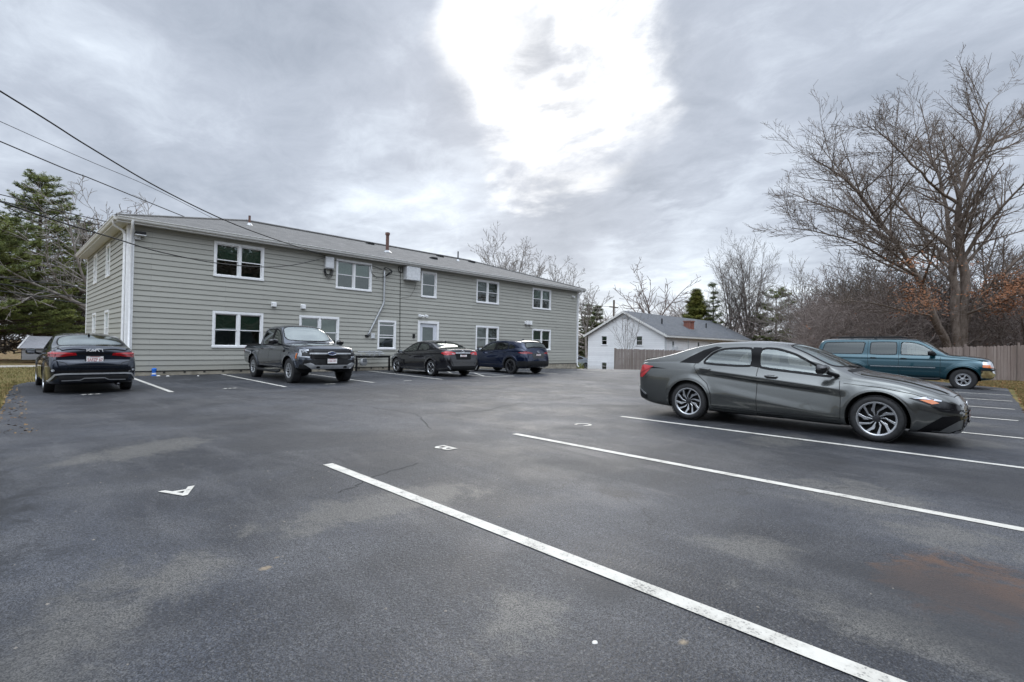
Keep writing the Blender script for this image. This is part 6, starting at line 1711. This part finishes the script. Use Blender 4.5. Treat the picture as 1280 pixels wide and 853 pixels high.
# far parked car between the buildings (its rear half only shows)
fc_ = dict(CO); fc_['paint'] = paint('paint_silver_blue', (.25, .28, .32), .6, .3); fc_['n'] = 70
c = Car('parked_car', fc_, 'silver car parked far behind between the two buildings', 'car', (40.6, 31.2, gz(40.6, 31.2)), R(70))
for ya, za in AXC: c.arch(ya, za, .375)
c.side_window([(-.12, .98), (-.12, 1.315), (.15, 1.295), (.45, 1.19), (.82, 1.0), (.93, .92), (.5, .93)], M['gloss_black'], .03, hole=False)
c.side_window([(-1.12, 1.045), (-1.0, 1.17), (-.82, 1.27), (-.25, 1.32), (-.22, .985)], M['gloss_black'], .03, hole=False)
c.top_window([(0, 1.08), (.32, 1.06), (.58, .97), (.68, .85), (.60, .44), (.5, .27), (0, .30)], M['gloss_black'], 'windshield', hole=False)
c.top_window([(0, -.92), (.42, -.95), (.57, -1.05), (.62, -1.4), (.60, -1.66), (.3, -1.74), (0, -1.76)], M['gloss_black'], 'rear_window', hole=False)
c.wheels(AXC, .318, .215, .228, 1.78 - .23, dict(n=5, polys=[swirl(5, .12, .15, .06, .16, .96)], hub=.22), arch_r=.375)
c.finish()

# shed on the left across the side road
sh = empty('garden_shed', (0.9, 38.6, -.1), label='small grey shed with white gable trim under the pines on the left', cat='shed')
f1 = Face((-.0, 0, 0), (1, 0, 0), (0, -1, 0))
M['shed_siding'] = mat_siding('shed_siding', (.30, .30, .31))
clapboard(f1, 3.2, 0.25, 1.25, .16, [], 'front_wall', M['shed_siding'], sh)
mb = MB(); mb.box(0, 3.2, .02, 2.6, .2, 1.25); mb.build('walls', M['shed_siding'], sh)
mb = MB()
mb.add([(-.25, -.2, 1.25), (3.5, -.2, 1.25), (3.5, 1.3, 2.35), (.45, 1.3, 2.35), (3.5, 2.8, 1.25), (-.25, 2.8, 1.25)], [(0, 1, 2, 3), (3, 2, 4, 5), (0, 3, 5)])
mb.build('roof', plain('shed_roof', (.33, .33, .35), .85), sh)
mb = MB(); mb.tube([(-.28, -.24, 1.27), (.43, 1.3, 2.38)], .07, 4); mb.build('gable_trim', M['white_trim'], sh)
sh.scale = (.62,) * 3; sh.location = (1.0, 38.6, -.15)
dp = empty('dumpster', (2.75, 37.4, -.1), label='dark grey metal bin beside the shed on the left', cat='bin')
mb = MB(); mb.box(-.9, 1.0, 0, 1.2, .12, .82).box(-.95, 1.05, -.04, 1.24, .82, .90); bevel(mb.build('body', plain('bin_grey', (.10, .10, .115), .6), dp), .02, 1)
mb = MB(); mb.box(-.93, 1.03, -.02, 1.22, .98, 1.22); mb.box(-.93, 1.03, -.02, 1.2, .90, .98); bevel(mb.build('lid', M['cladding'], dp), .02, 1)
dp.scale = (.8,) * 3

# ---------------------------------------------------------------- utility wires and the pole that carries them
pl = empty('utility_pole', (-11.6, 5.8, 0), label='wooden utility pole carrying the service wires left of the lot', cat='utility pole')
mb = MB(); mb.tube([(0, 0, -.3), (0, 0, 9.6)], [.16, .11], 10); mb.build('pole', plain('pole_wood', (.14, .10, .075), .9, var=.25), pl, smooth=True)
mb = MB(); mb.box(-.06, .06, -1.1, 1.1, 8.6, 8.72); mb.build('crossarm', plain('crossarm_wood', (.16, .12, .09), .9), pl)
def wire(pts, r, label, grp=None, name='utility_wire'):
    P = [Vector(p) for p in pts]; out = []
    for i in range(len(P) - 1):                # catmull-rom
        p0, p1, p2, p3 = P[max(i - 1, 0)], P[i], P[i + 1], P[min(i + 2, len(P) - 1)]
        for k in range(8):
            t = k / 8; out.append(.5 * ((2 * p1) + (p2 - p0) * t + (2 * p0 - 5 * p1 + 4 * p2 - p3) * t * t + (3 * p1 - p0 - 3 * p2 + p3) * t ** 3))
    out.append(P[-1]); mb = MB(); mb.tube(out, r, 6)
    o = mb.build(name, M['cable'], smooth=True); tag(o, label, 'wire', grp); return o
wire([(-11.6, 5.8, 9.2), (-5.5, 10.1, 7.35), (-0.05, 13.91, 6.0), (1.36, 14.91, 5.62), (2.95, 16.02, 5.26), (4.88, 17.38, 5.02), (6.82, 18.74, 4.96), (9.3, 20.48, 4.98), (9.8, 20.82, 4.98)], .017, 'thick black service wire dropping to the white box on the wall', )
wire([(-11.6, 5.8, 6.8), (-5.5, 10.1, 4.75), (-.01, 13.95, 3.87), (1.97, 15.33, 3.66), (2.99, 16.05, 3.58), (4.64, 17.21, 3.62), (6.49, 18.51, 3.86), (8.05, 19.61, 4.26), (9.78, 20.8, 4.9)], .015, 'low sagging black wire crossing in front of the upper left windows')
wire([(-20, 11.9, 11.2), (-.08, 29.93, 10.22), (6.13, 35.39, 10.07), (11.9, 40.47, 9.56), (24, 51, 8.6)], .014, 'thin grey wire high in the sky passing behind the roof')
wire([(-20, 12.2, 10.6), (-.06, 29.94, 9.39), (3.36, 32.96, 9.26), (8.42, 37.41, 9.08), (22, 49, 8.6)], .026, 'black wire in the sky meeting the roof edge left of the first roof pipe')
for i, (a, b, lab) in enumerate([(4.3, 4.11, 'topmost of the three dark wires strung low across the pines'), (3.97, 3.53, 'middle of the three dark wires strung low across the pines'), (3.6, 3.21, 'lowest of the three dark wires strung low across the pines'),
                                 (8.57, 8.1, 'upper of two dark wires running behind the left roof corner'), (8.23, 7.82, 'lower of two dark wires running behind the left roof corner')]):
    wire([(-14, 37.2, a + 1.0), (-4, 37.0, a + .2), (.07, 37, a), (3.2, 37, b), (9, 37, b - .3), (18, 37, b + .4)], .024, lab, 'street wires on the left')
up2 = empty('utility_pole', (56, 36, -1.2), label='distant utility pole rising behind the white house gable', cat='utility pole')
mb = MB(); mb.tube([(0, 0, -.3), (0, 0, 8.7)], .13, 8); mb.build('pole', plain('pole_wood_far', (.14, .11, .09), .9), up2)
mb = MB(); mb.box(-1.0, 1.0, -.06, .06, 7.7, 7.84); mb.build('crossarm', plain('crossarm_far', (.14, .11, .09), .9), up2)
wire([(33, 38, 6.4), (44, 37, 6.4), (56, 36, 6.6)], .025, 'thin wire reaching the distant pole behind the white house')
# ---------------------------------------------------------------- trees
def bark(name, a, b, sc_=6.0):
    t = NT(name); n = t.noise(sc_, 6, .7, vec=t.co('Object', (1, 1, .35))); g_ = t.noise(.7, 4)
    c_ = t.mix(t.rng(n, .32, .68), a, b); c_ = t.mix(t.rng(g_, .55, .75, 0, .35), c_, (.20, .21, .19))
    t.col(c_).set(rough=.95, spec=.15); t.bump(n, .6, .03); return t.m
M['bark_oak'] = bark('oak_bark', (.105, .08, .064), (.225, .185, .158))
M['bark_grey'] = bark('grey_bark', (.085, .07, .06), (.19, .165, .15))
M['bark_pale'] = bark('pale_bark', (.16, .14, .125), (.33, .30, .275))
M['bark_brown'] = bark('brown_bark', (.12, .092, .08), (.23, .185, .165))

class Twigs:
    """collects tapered branches; every branch is a chain of short segments"""
    def __init__(s, seed): s.r = random.Random(seed); s.mb = MB(); s.tips = []
    def tube(s, pts, r0, r1):
        n = 8 if r0 > .12 else (5 if r0 > .04 else 3)
        k = len(pts)
        s.mb.tube(pts, [r0 + (r1 - r0) * (i / (k - 1)) ** .8 for i in range(k)], n, caps=False)
    def walk(s, p, d, length, segs, wob, up_):
        pts = [p.copy()]; d = d.normalized(); st = length / segs; r = s.r
        for i in range(segs):
            d = (d + Vector((r.uniform(-1, 1), r.uniform(-1, 1), r.uniform(-1, 1))) * wob + Vector((0, 0, up_))).normalized()
            p = p + d * st; pts.append(p.copy())
        return pts
    def branch(s, pts, r0, r1, lv, dens, ratio, ang, up_, minr, start=.25, wob=.10):
        s.tube(pts, r0, r1)
        if lv == 0: s.tips.append(pts[-1]); return
        L_ = sum((b - a).length for a, b in zip(pts[:-1], pts[1:])); r = s.r
        n = max(2, int(dens * L_ ** .55)) if lv > 1 else max(2, int(dens * .8 * L_ ** .55))
        for i in range(n):
            t = start + (1 - start) * (i + r.uniform(.1, .9)) / n
            k = min(int(t * (len(pts) - 1)), len(pts) - 2); f = t * (len(pts) - 1) - k
            p = pts[k].lerp(pts[k + 1], f); tan = (pts[k + 1] - pts[k]).normalized()
            az = r.uniform(0, 2 * PI); o = tan.orthogonal().normalized(); o = Matrix.Rotation(az, 3, tan) @ o
            a = R(r.uniform(ang * .7, ang * 1.3)); d = tan * math.cos(a) + o * math.sin(a)
            if d.z < -.25: d.z *= .3
            ln = L_ * ratio * (1.08 - .55 * t) * r.uniform(.6, 1.25)
            rr = max(minr, (r0 + (r1 - r0) * t) * .55)
            segs = 5 if lv > 1 else 4
            s.branch(s.walk(p, d, ln, segs, wob, up_), rr, max(minr * .7, rr * .3), lv - 1, dens, max(ratio, .46), ang, up_, minr, .2, wob)

def bare_tree(name, label, base, h, seed, mat, trunk_r=.2, fork=.35, spread=38, lv=3, dens=4.2, ratio=.55, up_=.06, minr=.012, group=None, nstem=5, lean=(0, 0), wob=.10, cat='tree'):
    T = Twigs(seed); r = T.r
    root = empty(name, base, label=label, cat=cat, group=group)
    tp = T.walk(Vector((0, 0, -.3)), Vector((lean[0], lean[1], 1)), h * fork + .3, 5, .05, .05)
    t2 = Twigs(seed + 1); t2.tube(tp, trunk_r * 1.15, trunk_r * .8)
    top = tp[-1]; fan = [(top, (tp[-1] - tp[-2]).normalized())]
    for i in range(nstem):
        az = 2 * PI * (i + r.uniform(-.3, .3)) / nstem; a = R(spread * r.uniform(.35, 1.1)) if i else R(6)
        d = Vector((math.cos(az) * math.sin(a), math.sin(az) * math.sin(a), math.cos(a)))
        p = tp[-1] if i < 2 else tp[-2].lerp(tp[-1], r.uniform(.2, 1))
        ln = h * (1 - fork) * r.uniform(.78, 1.05) * (1.0 if a < .5 else .9)
        T.branch(T.walk(p, d, ln, 7, wob * .8, up_), trunk_r * r.uniform(.42, .62), .02, lv, dens, ratio, 42, up_, minr, .18, wob)
    t2.mb.build('trunk', mat, root, smooth=True, recalc=False)
    T.mb.build('crown', mat, root, smooth=True, recalc=False)
    return root

# the big spreading oak: its limbs, in metres
LIMBS = {
 'A': ([(42.44, 2.24, -.3), (42.3, 2.3, 1.61), (40.96, 3.01, 3.64), (39.64, 3.62, 6.06), (38.04, 4.51, 7.91), (36.55, 5.31, 9.45), (34.5, 5.97, 10.55), (33.09, 6.69, 11.51), (31.65, 7.45, 11.97)], 0.245, .03),
 'A2': ([(39.64, 3.62, 6.06), (37.11, 4.78, 6.83), (34.72, 5.79, 7.54), (32.11, 7.04, 7.87), (29.76, 8.02, 7.9)], 0.101, .02),
 'A3': ([(38.04, 4.51, 7.91), (38.46, 6.21, 9.58), (39.52, 7.97, 10.93), (39.31, 9.61, 11.85), (39.42, 10.92, 12.71)], 0.108, .02),
 'A4': ([(36.55, 5.31, 9.45), (36.9, 6.4, 11.4), (37.9, 7.4, 12.8), (38.6, 8.0, 13.6)], 0.086, .02),
 'B': ([(42.72, 1.95, -.3), (42.7, 1.95, 1.61), (42.66, 1.96, 4.48), (42.43, 2.16, 7.03), (42.86, 2.4, 9.71), (43.1, 2.83, 12.73), (43.5, 3.5, 14.6), (43.9, 4.2, 16.4)], 0.274, .03),
 'C': ([(42.94, 1.73, -.3), (42.94, 1.73, 1.62), (43.0, 1.6, 5.51), (42.76, 1.8, 8.57), (41.97, 1.86, 10.97), (41.83, 1.25, 13.3), (41.1, 0.8, 15.0), (41.15, 0.5, 16.4)], 0.302, .03),
 'D': ([(43.05, 1.59, 3.21), (43.89, 0.68, 5.28), (45.63, -0.41, 6.92), (47.41, -1.54, 8.36), (49.2, -3.42, 10.52)], 0.187, .03),
 'E': ([(42.79, 1.8, 7.04), (42.27, 0.86, 8.86), (41.88, -0.19, 10.32), (41.42, -1.17, 11.43), (41.04, -2.24, 13.12)], 0.130, .02),
 'F': ([(42.24, 1.87, 10.78), (39.02, 2.74, 11.2), (36.09, 3.59, 12.04), (34.0, 4.42, 13.0), (32.9, 4.97, 13.6)], 0.108, .02),
 'G': ([(42.96, 1.67, 3.72), (42.19, 0.3, 4.27), (41.4, -1.04, 4.8), (41.51, -2.6, 5.75)], 0.108, .02),
 'H': ([(40.96, 3.01, 3.64), (38.47, 4.14, 3.88), (35.72, 5.53, 4.22), (33.08, 6.81, 4.17)], 0.072, .015),
 'I': ([(41.97, 1.86, 10.97), (44.6, 2.42, 13.9), (46.2, 2.91, 15.9), (46.9, 3.09, 17.2)], 0.122, .02),
 'J': ([(41.83, 1.25, 13.3), (44.4, 0.21, 14.9), (46.8, -0.97, 16.2), (48.4, -1.6, 17.2)], 0.115, .02),
 'K': ([(42.43, 2.16, 7.03), (44.56, 3.53, 9.1), (46.3, 5.07, 12.0), (47.2, 6.0, 14.0), (47.8, 6.5, 15.9)], 0.144, .02)}
oak = empty('oak_tree', (42.7, 1.9, gz(42.7, 1.9)), label='huge bare spreading oak tree towering behind the fence on the right', cat='tree')
T = Twigs(21); TT = Twigs(22); ob = Vector(oak.location)
for k, (pts, r0, r1) in LIMBS.items():
    P = [Vector(p) - ob for p in pts]
    fine = []
    for i in range(len(P) - 1):
        p0, p1, p2, p3 = P[max(i - 1, 0)], P[i], P[i + 1], P[min(i + 2, len(P) - 1)]
        for q in range(3):
            t = q / 3; v = .5 * ((2 * p1) + (p2 - p0) * t + (2 * p0 - 5 * p1 + 4 * p2 - p3) * t * t + (3 * p1 - p0 - 3 * p2 + p3) * t ** 3)
            fine.append(v + Vector((T.r.uniform(-.07, .07), T.r.uniform(-.07, .07), 0)))
    fine.append(P[-1])
    main = k in 'ABC'
    if main: TT.tube(fine[:10], r0 * 1.15, r0 * .75)
    T.branch(fine, r0, r1, 3, 5.8 if main else 7.4, .34, 44, .045, .0095, .34 if main else .12, .085)
TT.mb.build('trunk', M['bark_oak'], oak, smooth=True, recalc=False)
T.mb.build('crown', M['bark_oak'], oak, smooth=True, recalc=False)
# withered leaves still hanging on the lower limbs
lm = MB(); rl = random.Random(4)
low_tips = [p for p in T.tips if p.z < 6.5 and p.y < 2.2]
M['dead_leaf'] = blade_mat('withered_leaves', (0.30, 0.14, 0.075), (0.16, 0.08, 0.048))
def leaf(mb, p, s, r):
    a, b = r.uniform(0, 2 * PI), r.uniform(-1, 1)
    u = Vector((math.cos(a), math.sin(a), b)).normalized() * s; w = u.orthogonal().normalized() * s * .5
    mb.add([p - u * .5, p + w * .6, p + u * .5, p - w * .6], [(0, 1, 2, 3)])
for i in range(260):
    cpt = rl.choice(low_tips) if i < 300 and low_tips else Vector((rl.uniform(-6, 5), rl.uniform(-4, 5), rl.uniform(1.2, 5)))
    sz = rl.uniform(.2, .6)
    for j in range(rl.randint(8, 26)): leaf(lm, cpt + Vector((rl.gauss(0, sz), rl.gauss(0, sz), rl.gauss(0, sz * .5))), rl.uniform(.09, .17), rl)
lm.build('withered_leaves', M['dead_leaf'], oak, recalc=False)

# other bare trees
bt1 = bare_tree('bare_tree', 'tall vase shaped bare tree, left one of the close pair past the white house', (63.7, 23.8, -1.2), 14.3, 31, M['bark_grey'], .20, .22, 22, 3, 4.2, .46, .09, .012, 'tall vase shaped trees', 6)
bt2 = bare_tree('bare_tree', 'tall vase shaped bare tree right of its close twin beyond the white house', (64.6, 22.2, -1.2), 14.6, 37, M['bark_grey'], .22, .22, 22, 3, 4.2, .46, .09, .012, 'tall vase shaped trees', 6)
bare_tree('bare_tree', 'gnarled bare tree with crooked limbs rising over the white house ridge', (57, 32, -1.2), 13.6, 41, M['bark_brown'], .24, .42, 52, 2, 3.0, .5, .03, .035, None, 5, (.0, -.1), .24)
bare_tree('bare_tree', 'bare tree top showing over the apartment roof, left of two', (44.5, 42.9, -1.0), 14.6, 43, M['bark_pale'], .2, .4, 40, 3, 4.2, .5, .05, .02, None, 6)
bare_tree('bare_tree', 'bare tree top showing over the right end of the apartment roof', (48, 39.8, -1.0), 12.8, 47, M['bark_pale'], .2, .4, 40, 3, 4.2, .5, .05, .02, None, 6)
bare_tree('bare_tree', 'pale bare tree in the gap between the grey building and the white house', (51, 36.6, -1.1), 10.6, 53, M['bark_pale'], .14, .4, 34, 3, 3.8, .5, .05, .02, None, 5)
bare_tree('sapling', 'thin bare sapling standing before the white gable wall', (39.3, 23.7, -.8), 5.2, 59, M['bark_pale'], .045, .22, 30, 2, 3.5, .5, .08, .010, None, 6, (0, 0), .08, 'sapling')
sycamore = bare_tree('bare_tree', 'pale twisted bare tree leaning over beside the left end of the building', (4.7, 40.5, 0), 10.2, 61, M['bark_pale'], .26, .28, 62, 3, 4.0, .55, .0, .017, None, 6, (-.10, -.05), .2)
bare_tree('bare_tree', 'bare brown tree behind the left gable end of the building', (5.4, 47, 0), 11.0, 67, M['bark_brown'], .2, .35, 40, 3, 4.2, .5, .05, .018, None, 5)

bare_tree('bare_tree', 'grey bare tree rising over the thicket above the sedan roof', (52, 13.2, -1.1), 9.6, 111, M['bark_pale'], .15, .25, 42, 3, 4.2, .5, .05, .015, None, 7)
bare_tree('bare_tree', 'spreading grey bare tree between the thicket and the oak boughs', (49, 9.4, -.9), 9.2, 113, M['bark_grey'], .15, .2, 50, 3, 4.2, .52, .03, .014, None, 7)
# small bare trees of the thicket behind the right fence: three forms, copied
tk = []
for i, (sd, hh, mt) in enumerate([(71, 7.5, 'bark_brown'), (73, 8.5, 'bark_grey'), (79, 6.5, 'bark_brown')]):
    tk.append(bare_tree('thicket_tree', 'x', (0, 0, 0), hh, sd, M[mt], .11, .14, 55, 3, 4.3, .56, .03, .014, 'thicket trees behind the right fence', 7, (0, 0), .16))
spots = [(47.5, 8.4, 0, .95, 'small bare thicket tree left of the other thicket trees'), (49, 5.6, 1, 1.05, 'grey thicket tree standing behind the rear of the teal vehicle'), (45, 4.9, 2, 1.1, 'brown thicket tree left of the oak trunk'),
         (48, -1.0, 0, 1.1, 'brown thicket tree right of the oak trunk'), (52, 2.5, 1, 1.3, 'tall grey thicket tree directly behind the oak'), (56, 8.0, 0, 1.2, 'far thicket tree with a wide crown behind the left oak limbs'),
         (43.5, -3.6, 2, 1.0, 'thicket tree at the right picture edge behind the pickets'), (62, 12.5, 1, 1.2, 'far thicket tree beside the scraggly pine'), (60, 3, 2, 1.7, 'farthest thicket tree behind the oak on the right'), (52, 10.3, 2, 1.15, 'low brown thicket tree nearest the sedan roof'),
         (58, 11.5, 0, 1.35, 'tall thicket tree whose crown stands left of the oak boughs'), (64, 10.5, 2, 1.75, 'widest thicket tree, grey against the sky left of the oak')]
for i, (x, y, k, s_, lab) in enumerate(spots):
    o = tk[k] if i < 0 else copy_tree(tk[k])
    o.location = (x, y, gz(x, y)); o.rotation_euler = (0, 0, i * 1.7); o.scale = (s_ * 1.15, s_ * 1.15, s_); o['label'] = lab
for o in tk:
    for ch in kids(o): bpy.data.objects.remove(ch)
    bpy.data.objects.remove(o)

# undergrowth: a mass of fine twigs nobody could count
def twig_mass(name, n, region, lng, rad, mat, label, seed, up_=.5):
    r = random.Random(seed); V = []; F = []
    for i in range(n):
        x, y, z = region(r); p = Vector((x, y, z)); d = Vector((r.uniform(-1, 1), r.uniform(-1, 1), r.uniform(-.3, 1) * up_ + .2)).normalized()
        L_ = r.uniform(*lng); q = p + d * L_ * .5 + Vector((r.uniform(-1, 1), r.uniform(-1, 1), r.uniform(-1, 1))) * L_ * .1; e_ = q + (d + Vector((r.uniform(-.4, .4), r.uniform(-.4, .4), r.uniform(-.2, .4)))).normalized() * L_ * .5
        rr = r.uniform(*rad); k = len(V)
        o = d.orthogonal().normalized(); w = d.cross(o)
        for c_, sc_ in ((p, 1), (q, .7), (e_, .3)):
            for a in (0, 2.1, 4.2): V.append(tuple(c_ + (o * math.cos(a) + w * math.sin(a)) * rr * sc_))
        for s_ in (0, 3):
            for a in range(3): F.append((k + s_ + a, k + s_ + (a + 1) % 3, k + s_ + 3 + (a + 1) % 3, k + s_ + 3 + a))
    o = raw_mesh(name, V, F, mat, None, True); tag(o, label, 'undergrowth', kind='stuff'); return o
def thick(r):
    t = r.random(); u = r.uniform(30, 62); x = 33 + t * 0 + r.uniform(0, 30); y = r.uniform(-9, 21)
    # keep behind both fences
    while (y < 8.5 and x < 36.5 + (0 - y) * .75 + 1) or x * .717 + y * .697 < 31.5 or y > .25 * x: x, y = r.uniform(33, 64), r.uniform(-10, 16)
    hmax = 4.6
    z = gz(x, y) + hmax * r.random() ** 1.15
    return x, y, z
twig_mass('undergrowth', 30000, thick, (.7, 2.4), (.008, .022), blade_mat('brush_twigs', (0.19, 0.155, 0.14), (0.33, 0.28, 0.255)), 'tangled brown undergrowth of bare twigs behind the right fence', 81)
def backwood(r):
    a = r.uniform(R(2), R(75)); d_ = r.uniform(66, 100); x, y = d_ * math.cos(a), d_ * math.sin(a)
    return x, y, -1.2 + 7.0 * r.random() ** 1.1 * (.8 + .4 * math.sin(a * 31) * math.sin(a * 17))
twig_mass('far_woodland', 16000, backwood, (1.5, 4.5), (.02, .06), blade_mat('far_twigs', (0.20, 0.165, 0.15), (0.30, 0.26, 0.24)), 'low far off winter woodland behind the houses', 83)
def leftwood(r):
    return r.uniform(-30, 12), r.uniform(47, 62), 5.5 * r.random() ** 1.3
twig_mass('pine_understorey', 7000, leftwood, (1.0, 3.5), (.02, .06), blade_mat('understorey_twigs', (0.07, 0.055, 0.045), (0.13, 0.11, 0.09)), 'dark twiggy understorey below the pines on the left', 87)
lv = MB(); r = random.Random(8)
for i in range(600):
    x, y, z = thick(r)
    if r.random() < .5: z = min(z, gz(x, y) + 2.2)
    for j in range(3): leaf(lv, Vector((x + r.gauss(0, .25), y + r.gauss(0, .25), z + r.gauss(0, .15))), r.uniform(.09, .18), r)
o = lv.build('withered_undergrowth', M['dead_leaf'], recalc=False); tag(o, 'rust brown withered leaves caught in the undergrowth', 'leaves', kind='stuff')

# conifers
def needle_mat(name, a, b, c_):
    t = NT(name); n = t.noise(.9, 4); f = t.noise(7, 3)
    q = t.mix(t.rng(n, .35, .65), a, b); q = t.mix(t.rng(f, .5, .7, 0, .6), q, c_)
    t.col(q).set(rough=.7, spec=.25); return t.m
M['needles'] = needle_mat('pine_needles', (.075, .10, .026), (.155, .175, .042), (.22, .22, .07))
M['needles_dark'] = needle_mat('dark_needles', (.05, .07, .025), (.10, .115, .038), (.16, .16, .06))
M['needles_yellow'] = needle_mat('arborvitae_leaf', (.08, .10, .022), (.15, .15, .03), (.22, .19, .045))
M['bark_pine'] = bark('pine_bark', (.05, .038, .032), (.11, .09, .075))
def conifer(name, label, base, h, seed, mat, wid=3.2, z0=.12, whorls=16, per=6, tuft=26, tsz=.28, droop=-.05, shape=.8, trunk_r=.2, group=None, gap=.1, cat='tree', asc=.25, nn_=8, thin=.06):
    r = random.Random(seed); root = empty(name, base, label=label, cat=cat, group=group)
    tm = MB(); tm.tube([(0, 0, -.3), (r.uniform(-.1, .1), r.uniform(-.1, .1), h * .5), (0, 0, h * .98)], [trunk_r, trunk_r * .65, .03], 8)
    tm.build('trunk', M['bark_pine'], root, smooth=True)
    bm_ = MB(); V = []; F = []
    for w in range(whorls):
        t = (w + r.uniform(-.3, .3)) / whorls; t = min(max(t, 0), .98); z = h * (z0 + (1 - z0) * t)
        for k in range(per):
            if r.random() < gap: continue
            az = 2 * PI * (k + r.uniform(-.4, .4)) / per + w * 1.3
            L_ = wid * (1 - t) ** shape * r.uniform(.55, 1.15) + .25
            d = Vector((math.cos(az), math.sin(az), asc * (1.6 * t + .2) + droop)); p = Vector((0, 0, z)); pts = [p]
            for s_ in range(5):
                d = (d + Vector((r.uniform(-.13, .13), r.uniform(-.13, .13), r.uniform(-.1, .12) + .03))).normalized(); p = p + d * L_ / 5; pts.append(p)
            bm_.tube(pts, [max(.012, .02 + .012 * L_ * (1 - i / 5)) for i in range(6)], 4, caps=False)
            nt = int(tuft * L_ / 2) + 4
            for q in range(nt):
                f = r.uniform(.22, 1.0) ** .8 * 5; i = min(int(f), 4); c_ = pts[i].lerp(pts[i + 1], f - i)
                sp_ = .10 + .16 * L_ * (1 - (f / 5)) * .6
                c_ = c_ + Vector((r.gauss(0, sp_), r.gauss(0, sp_), abs(r.gauss(0, .10)) - .04))
                up2_ = Vector((r.uniform(-.7, .7), r.uniform(-.7, .7), 1)).normalized()
                for n_ in range(nn_):
                    u = (Vector((r.uniform(-1, 1), r.uniform(-1, 1), r.uniform(-.35, .6))) + up2_ * .35).normalized() * tsz * r.uniform(.6, 1.2); s2_ = u.orthogonal().normalized() * tsz * thin
                    kk = len(V); V += [tuple(c_ - s2_), tuple(c_ + u * .5 + s2_ * 1.3), tuple(c_ + u), tuple(c_ + u * .5 - s2_ * 1.3)]; F.append((kk, kk + 1, kk + 2, kk + 3))
    bm_.build('limbs', M['bark_pine'], root, smooth=True, recalc=False)
    raw_mesh('crown', V, F, mat, root, False)
    return root
conifer('pine_tree', 'tall dark pine with sparse top standing at the far left', (1.9, 45.5, 0), 12.0, 91, M['needles'], 3.6, .12, 22, 7, 44, .19, -.05, .55, .22, nn_=12)
conifer('pine_tree', 'broad green pine whose low boughs spread over the shed on the left', (-.4, 41.5, 0), 8.0, 93, M['needles'], 4.3, .2, 15, 8, 62, .18, -.08, .45, .24, nn_=12)
conifer('pine_tree', 'pine on the far left with its crown cut by the picture edge', (-3.0, 45, 0), 11.2, 95, M['needles_dark'], 3.8, .12, 18, 7, 40, .22, -.05, .55, .24, nn_=10)
conifer('pine_tree', 'narrow pine behind the pale twisted tree at the left end of the building', (4.6, 52, 0), 10.6, 97, M['needles_dark'], 3.0, .10, 18, 7, 36, .22, -.04, .6, .2, nn_=9)
conifer('cedar_tree', 'dense yellow green evergreen beyond the white house roof', (61, 27.2, -1.2), 9.8, 99, M['needles_yellow'], 3.0, .04, 22, 8, 60, .36, .0, .75, .2, asc=.5)
conifer('cedar_tree', 'slim dark evergreen beside the yellow green one', (61.5, 25.3, -1.2), 11.0, 101, M['needles_dark'], 1.5, .08, 18, 5, 30, .30, -.02, .7, .14, gap=.3)
conifer('pine_tree', 'open scraggly pine between the twin bare trees and the thicket', (66.5, 19.6, -1.2), 10.2, 103, M['needles'], 3.6, .3, 9, 5, 40, .36, .0, .45, .18, gap=.35)
conifer('pine_tree', 'small dark pine at the foot of the twin bare trees', (67, 21.6, -1.2), 7.0, 105, M['needles_dark'], 2.8, .15, 9, 6, 40, .34, .0, .5, .16, gap=.25)
conifer('pine_tree', 'small pine in the gap right of the grey building, nearer the white house', (54.5, 37.6, -1.2), 8.0, 107, M['needles_dark'], 2.2, .10, 14, 6, 34, .32, -.02, .7, .15)
conifer('pine_tree', 'small pine in the gap right of the grey building, nearer the downspout', (56.5, 40.5, -1.2), 8.4, 109, M['needles_dark'], 2.2, .10, 14, 6, 34, .32, -.02, .7, .15)
# low evergreen shrub by the building corner
sb = MB(); r = random.Random(12)
for i in range(900):
    q = Vector((r.gauss(0, .3), r.gauss(0, .3), abs(r.gauss(.25, .2)))); leaf(sb, q, r.uniform(.05, .1), r)
o = empty('shrub', (38.4, 28.6, gz(38.4, 28.6)), label='small yellow green shrub at the corner of the white house', cat='shrub')
sb.build('foliage', M['needles_yellow'], o, recalc=False)
sm = MB()
for i in range(5): sm.tube([(0, 0, -.1), (r.uniform(-.25, .25), r.uniform(-.25, .25), .5)], .012, 4)
sm.build('stems', M['bark_brown'], o)
# the wood across the street, behind the photographer: it shows in the window panes and the car bodies
def behind(r):
    a = R(r.uniform(186, 318)); d_ = r.uniform(20, 34); return d_ * math.cos(a) + 3, d_ * math.sin(a) - 2, 11 * r.random() ** 1.1
twig_mass('street_woodland', 16000, behind, (1.5, 4.5), (.05, .16), M['bark_brown'], 'bare woodland across the street behind the viewer', 85)
sp = conifer('pine_tree', 'unseen evergreen added across the street behind the viewer to darken reflections', (2, -25, 0), 13, 200, M['needles_dark'], 4.4, .04, 13, 7, 16, .9, -.05, .6, .25, 'added evergreens across the street', nn_=6, thin=.09)
for i in range(15):  # opaque evergreens out of view, added to darken the reflections in the cars
    a = R(188 + i * 9); d_ = 24 + 5 * ((i * 7) % 3) / 2
    if 5 < i < 7: continue
    o = copy_tree(sp); o.location = (d_ * math.cos(a) + 2, d_ * math.sin(a), 0); o.rotation_euler = (0, 0, i * 2.1); o.scale = (1, 1, .8 + .25 * ((i * 5) % 4) / 3)
    o['label'] = 'unseen evergreen added across the street to darken reflections, number %s along the row from the left end' % ['one', 'two', 'three', 'four', 'five', 'six', 'seven', 'eight', 'nine', 'ten', 'eleven', 'twelve', 'thirteen', 'fourteen', 'fifteen'][i]
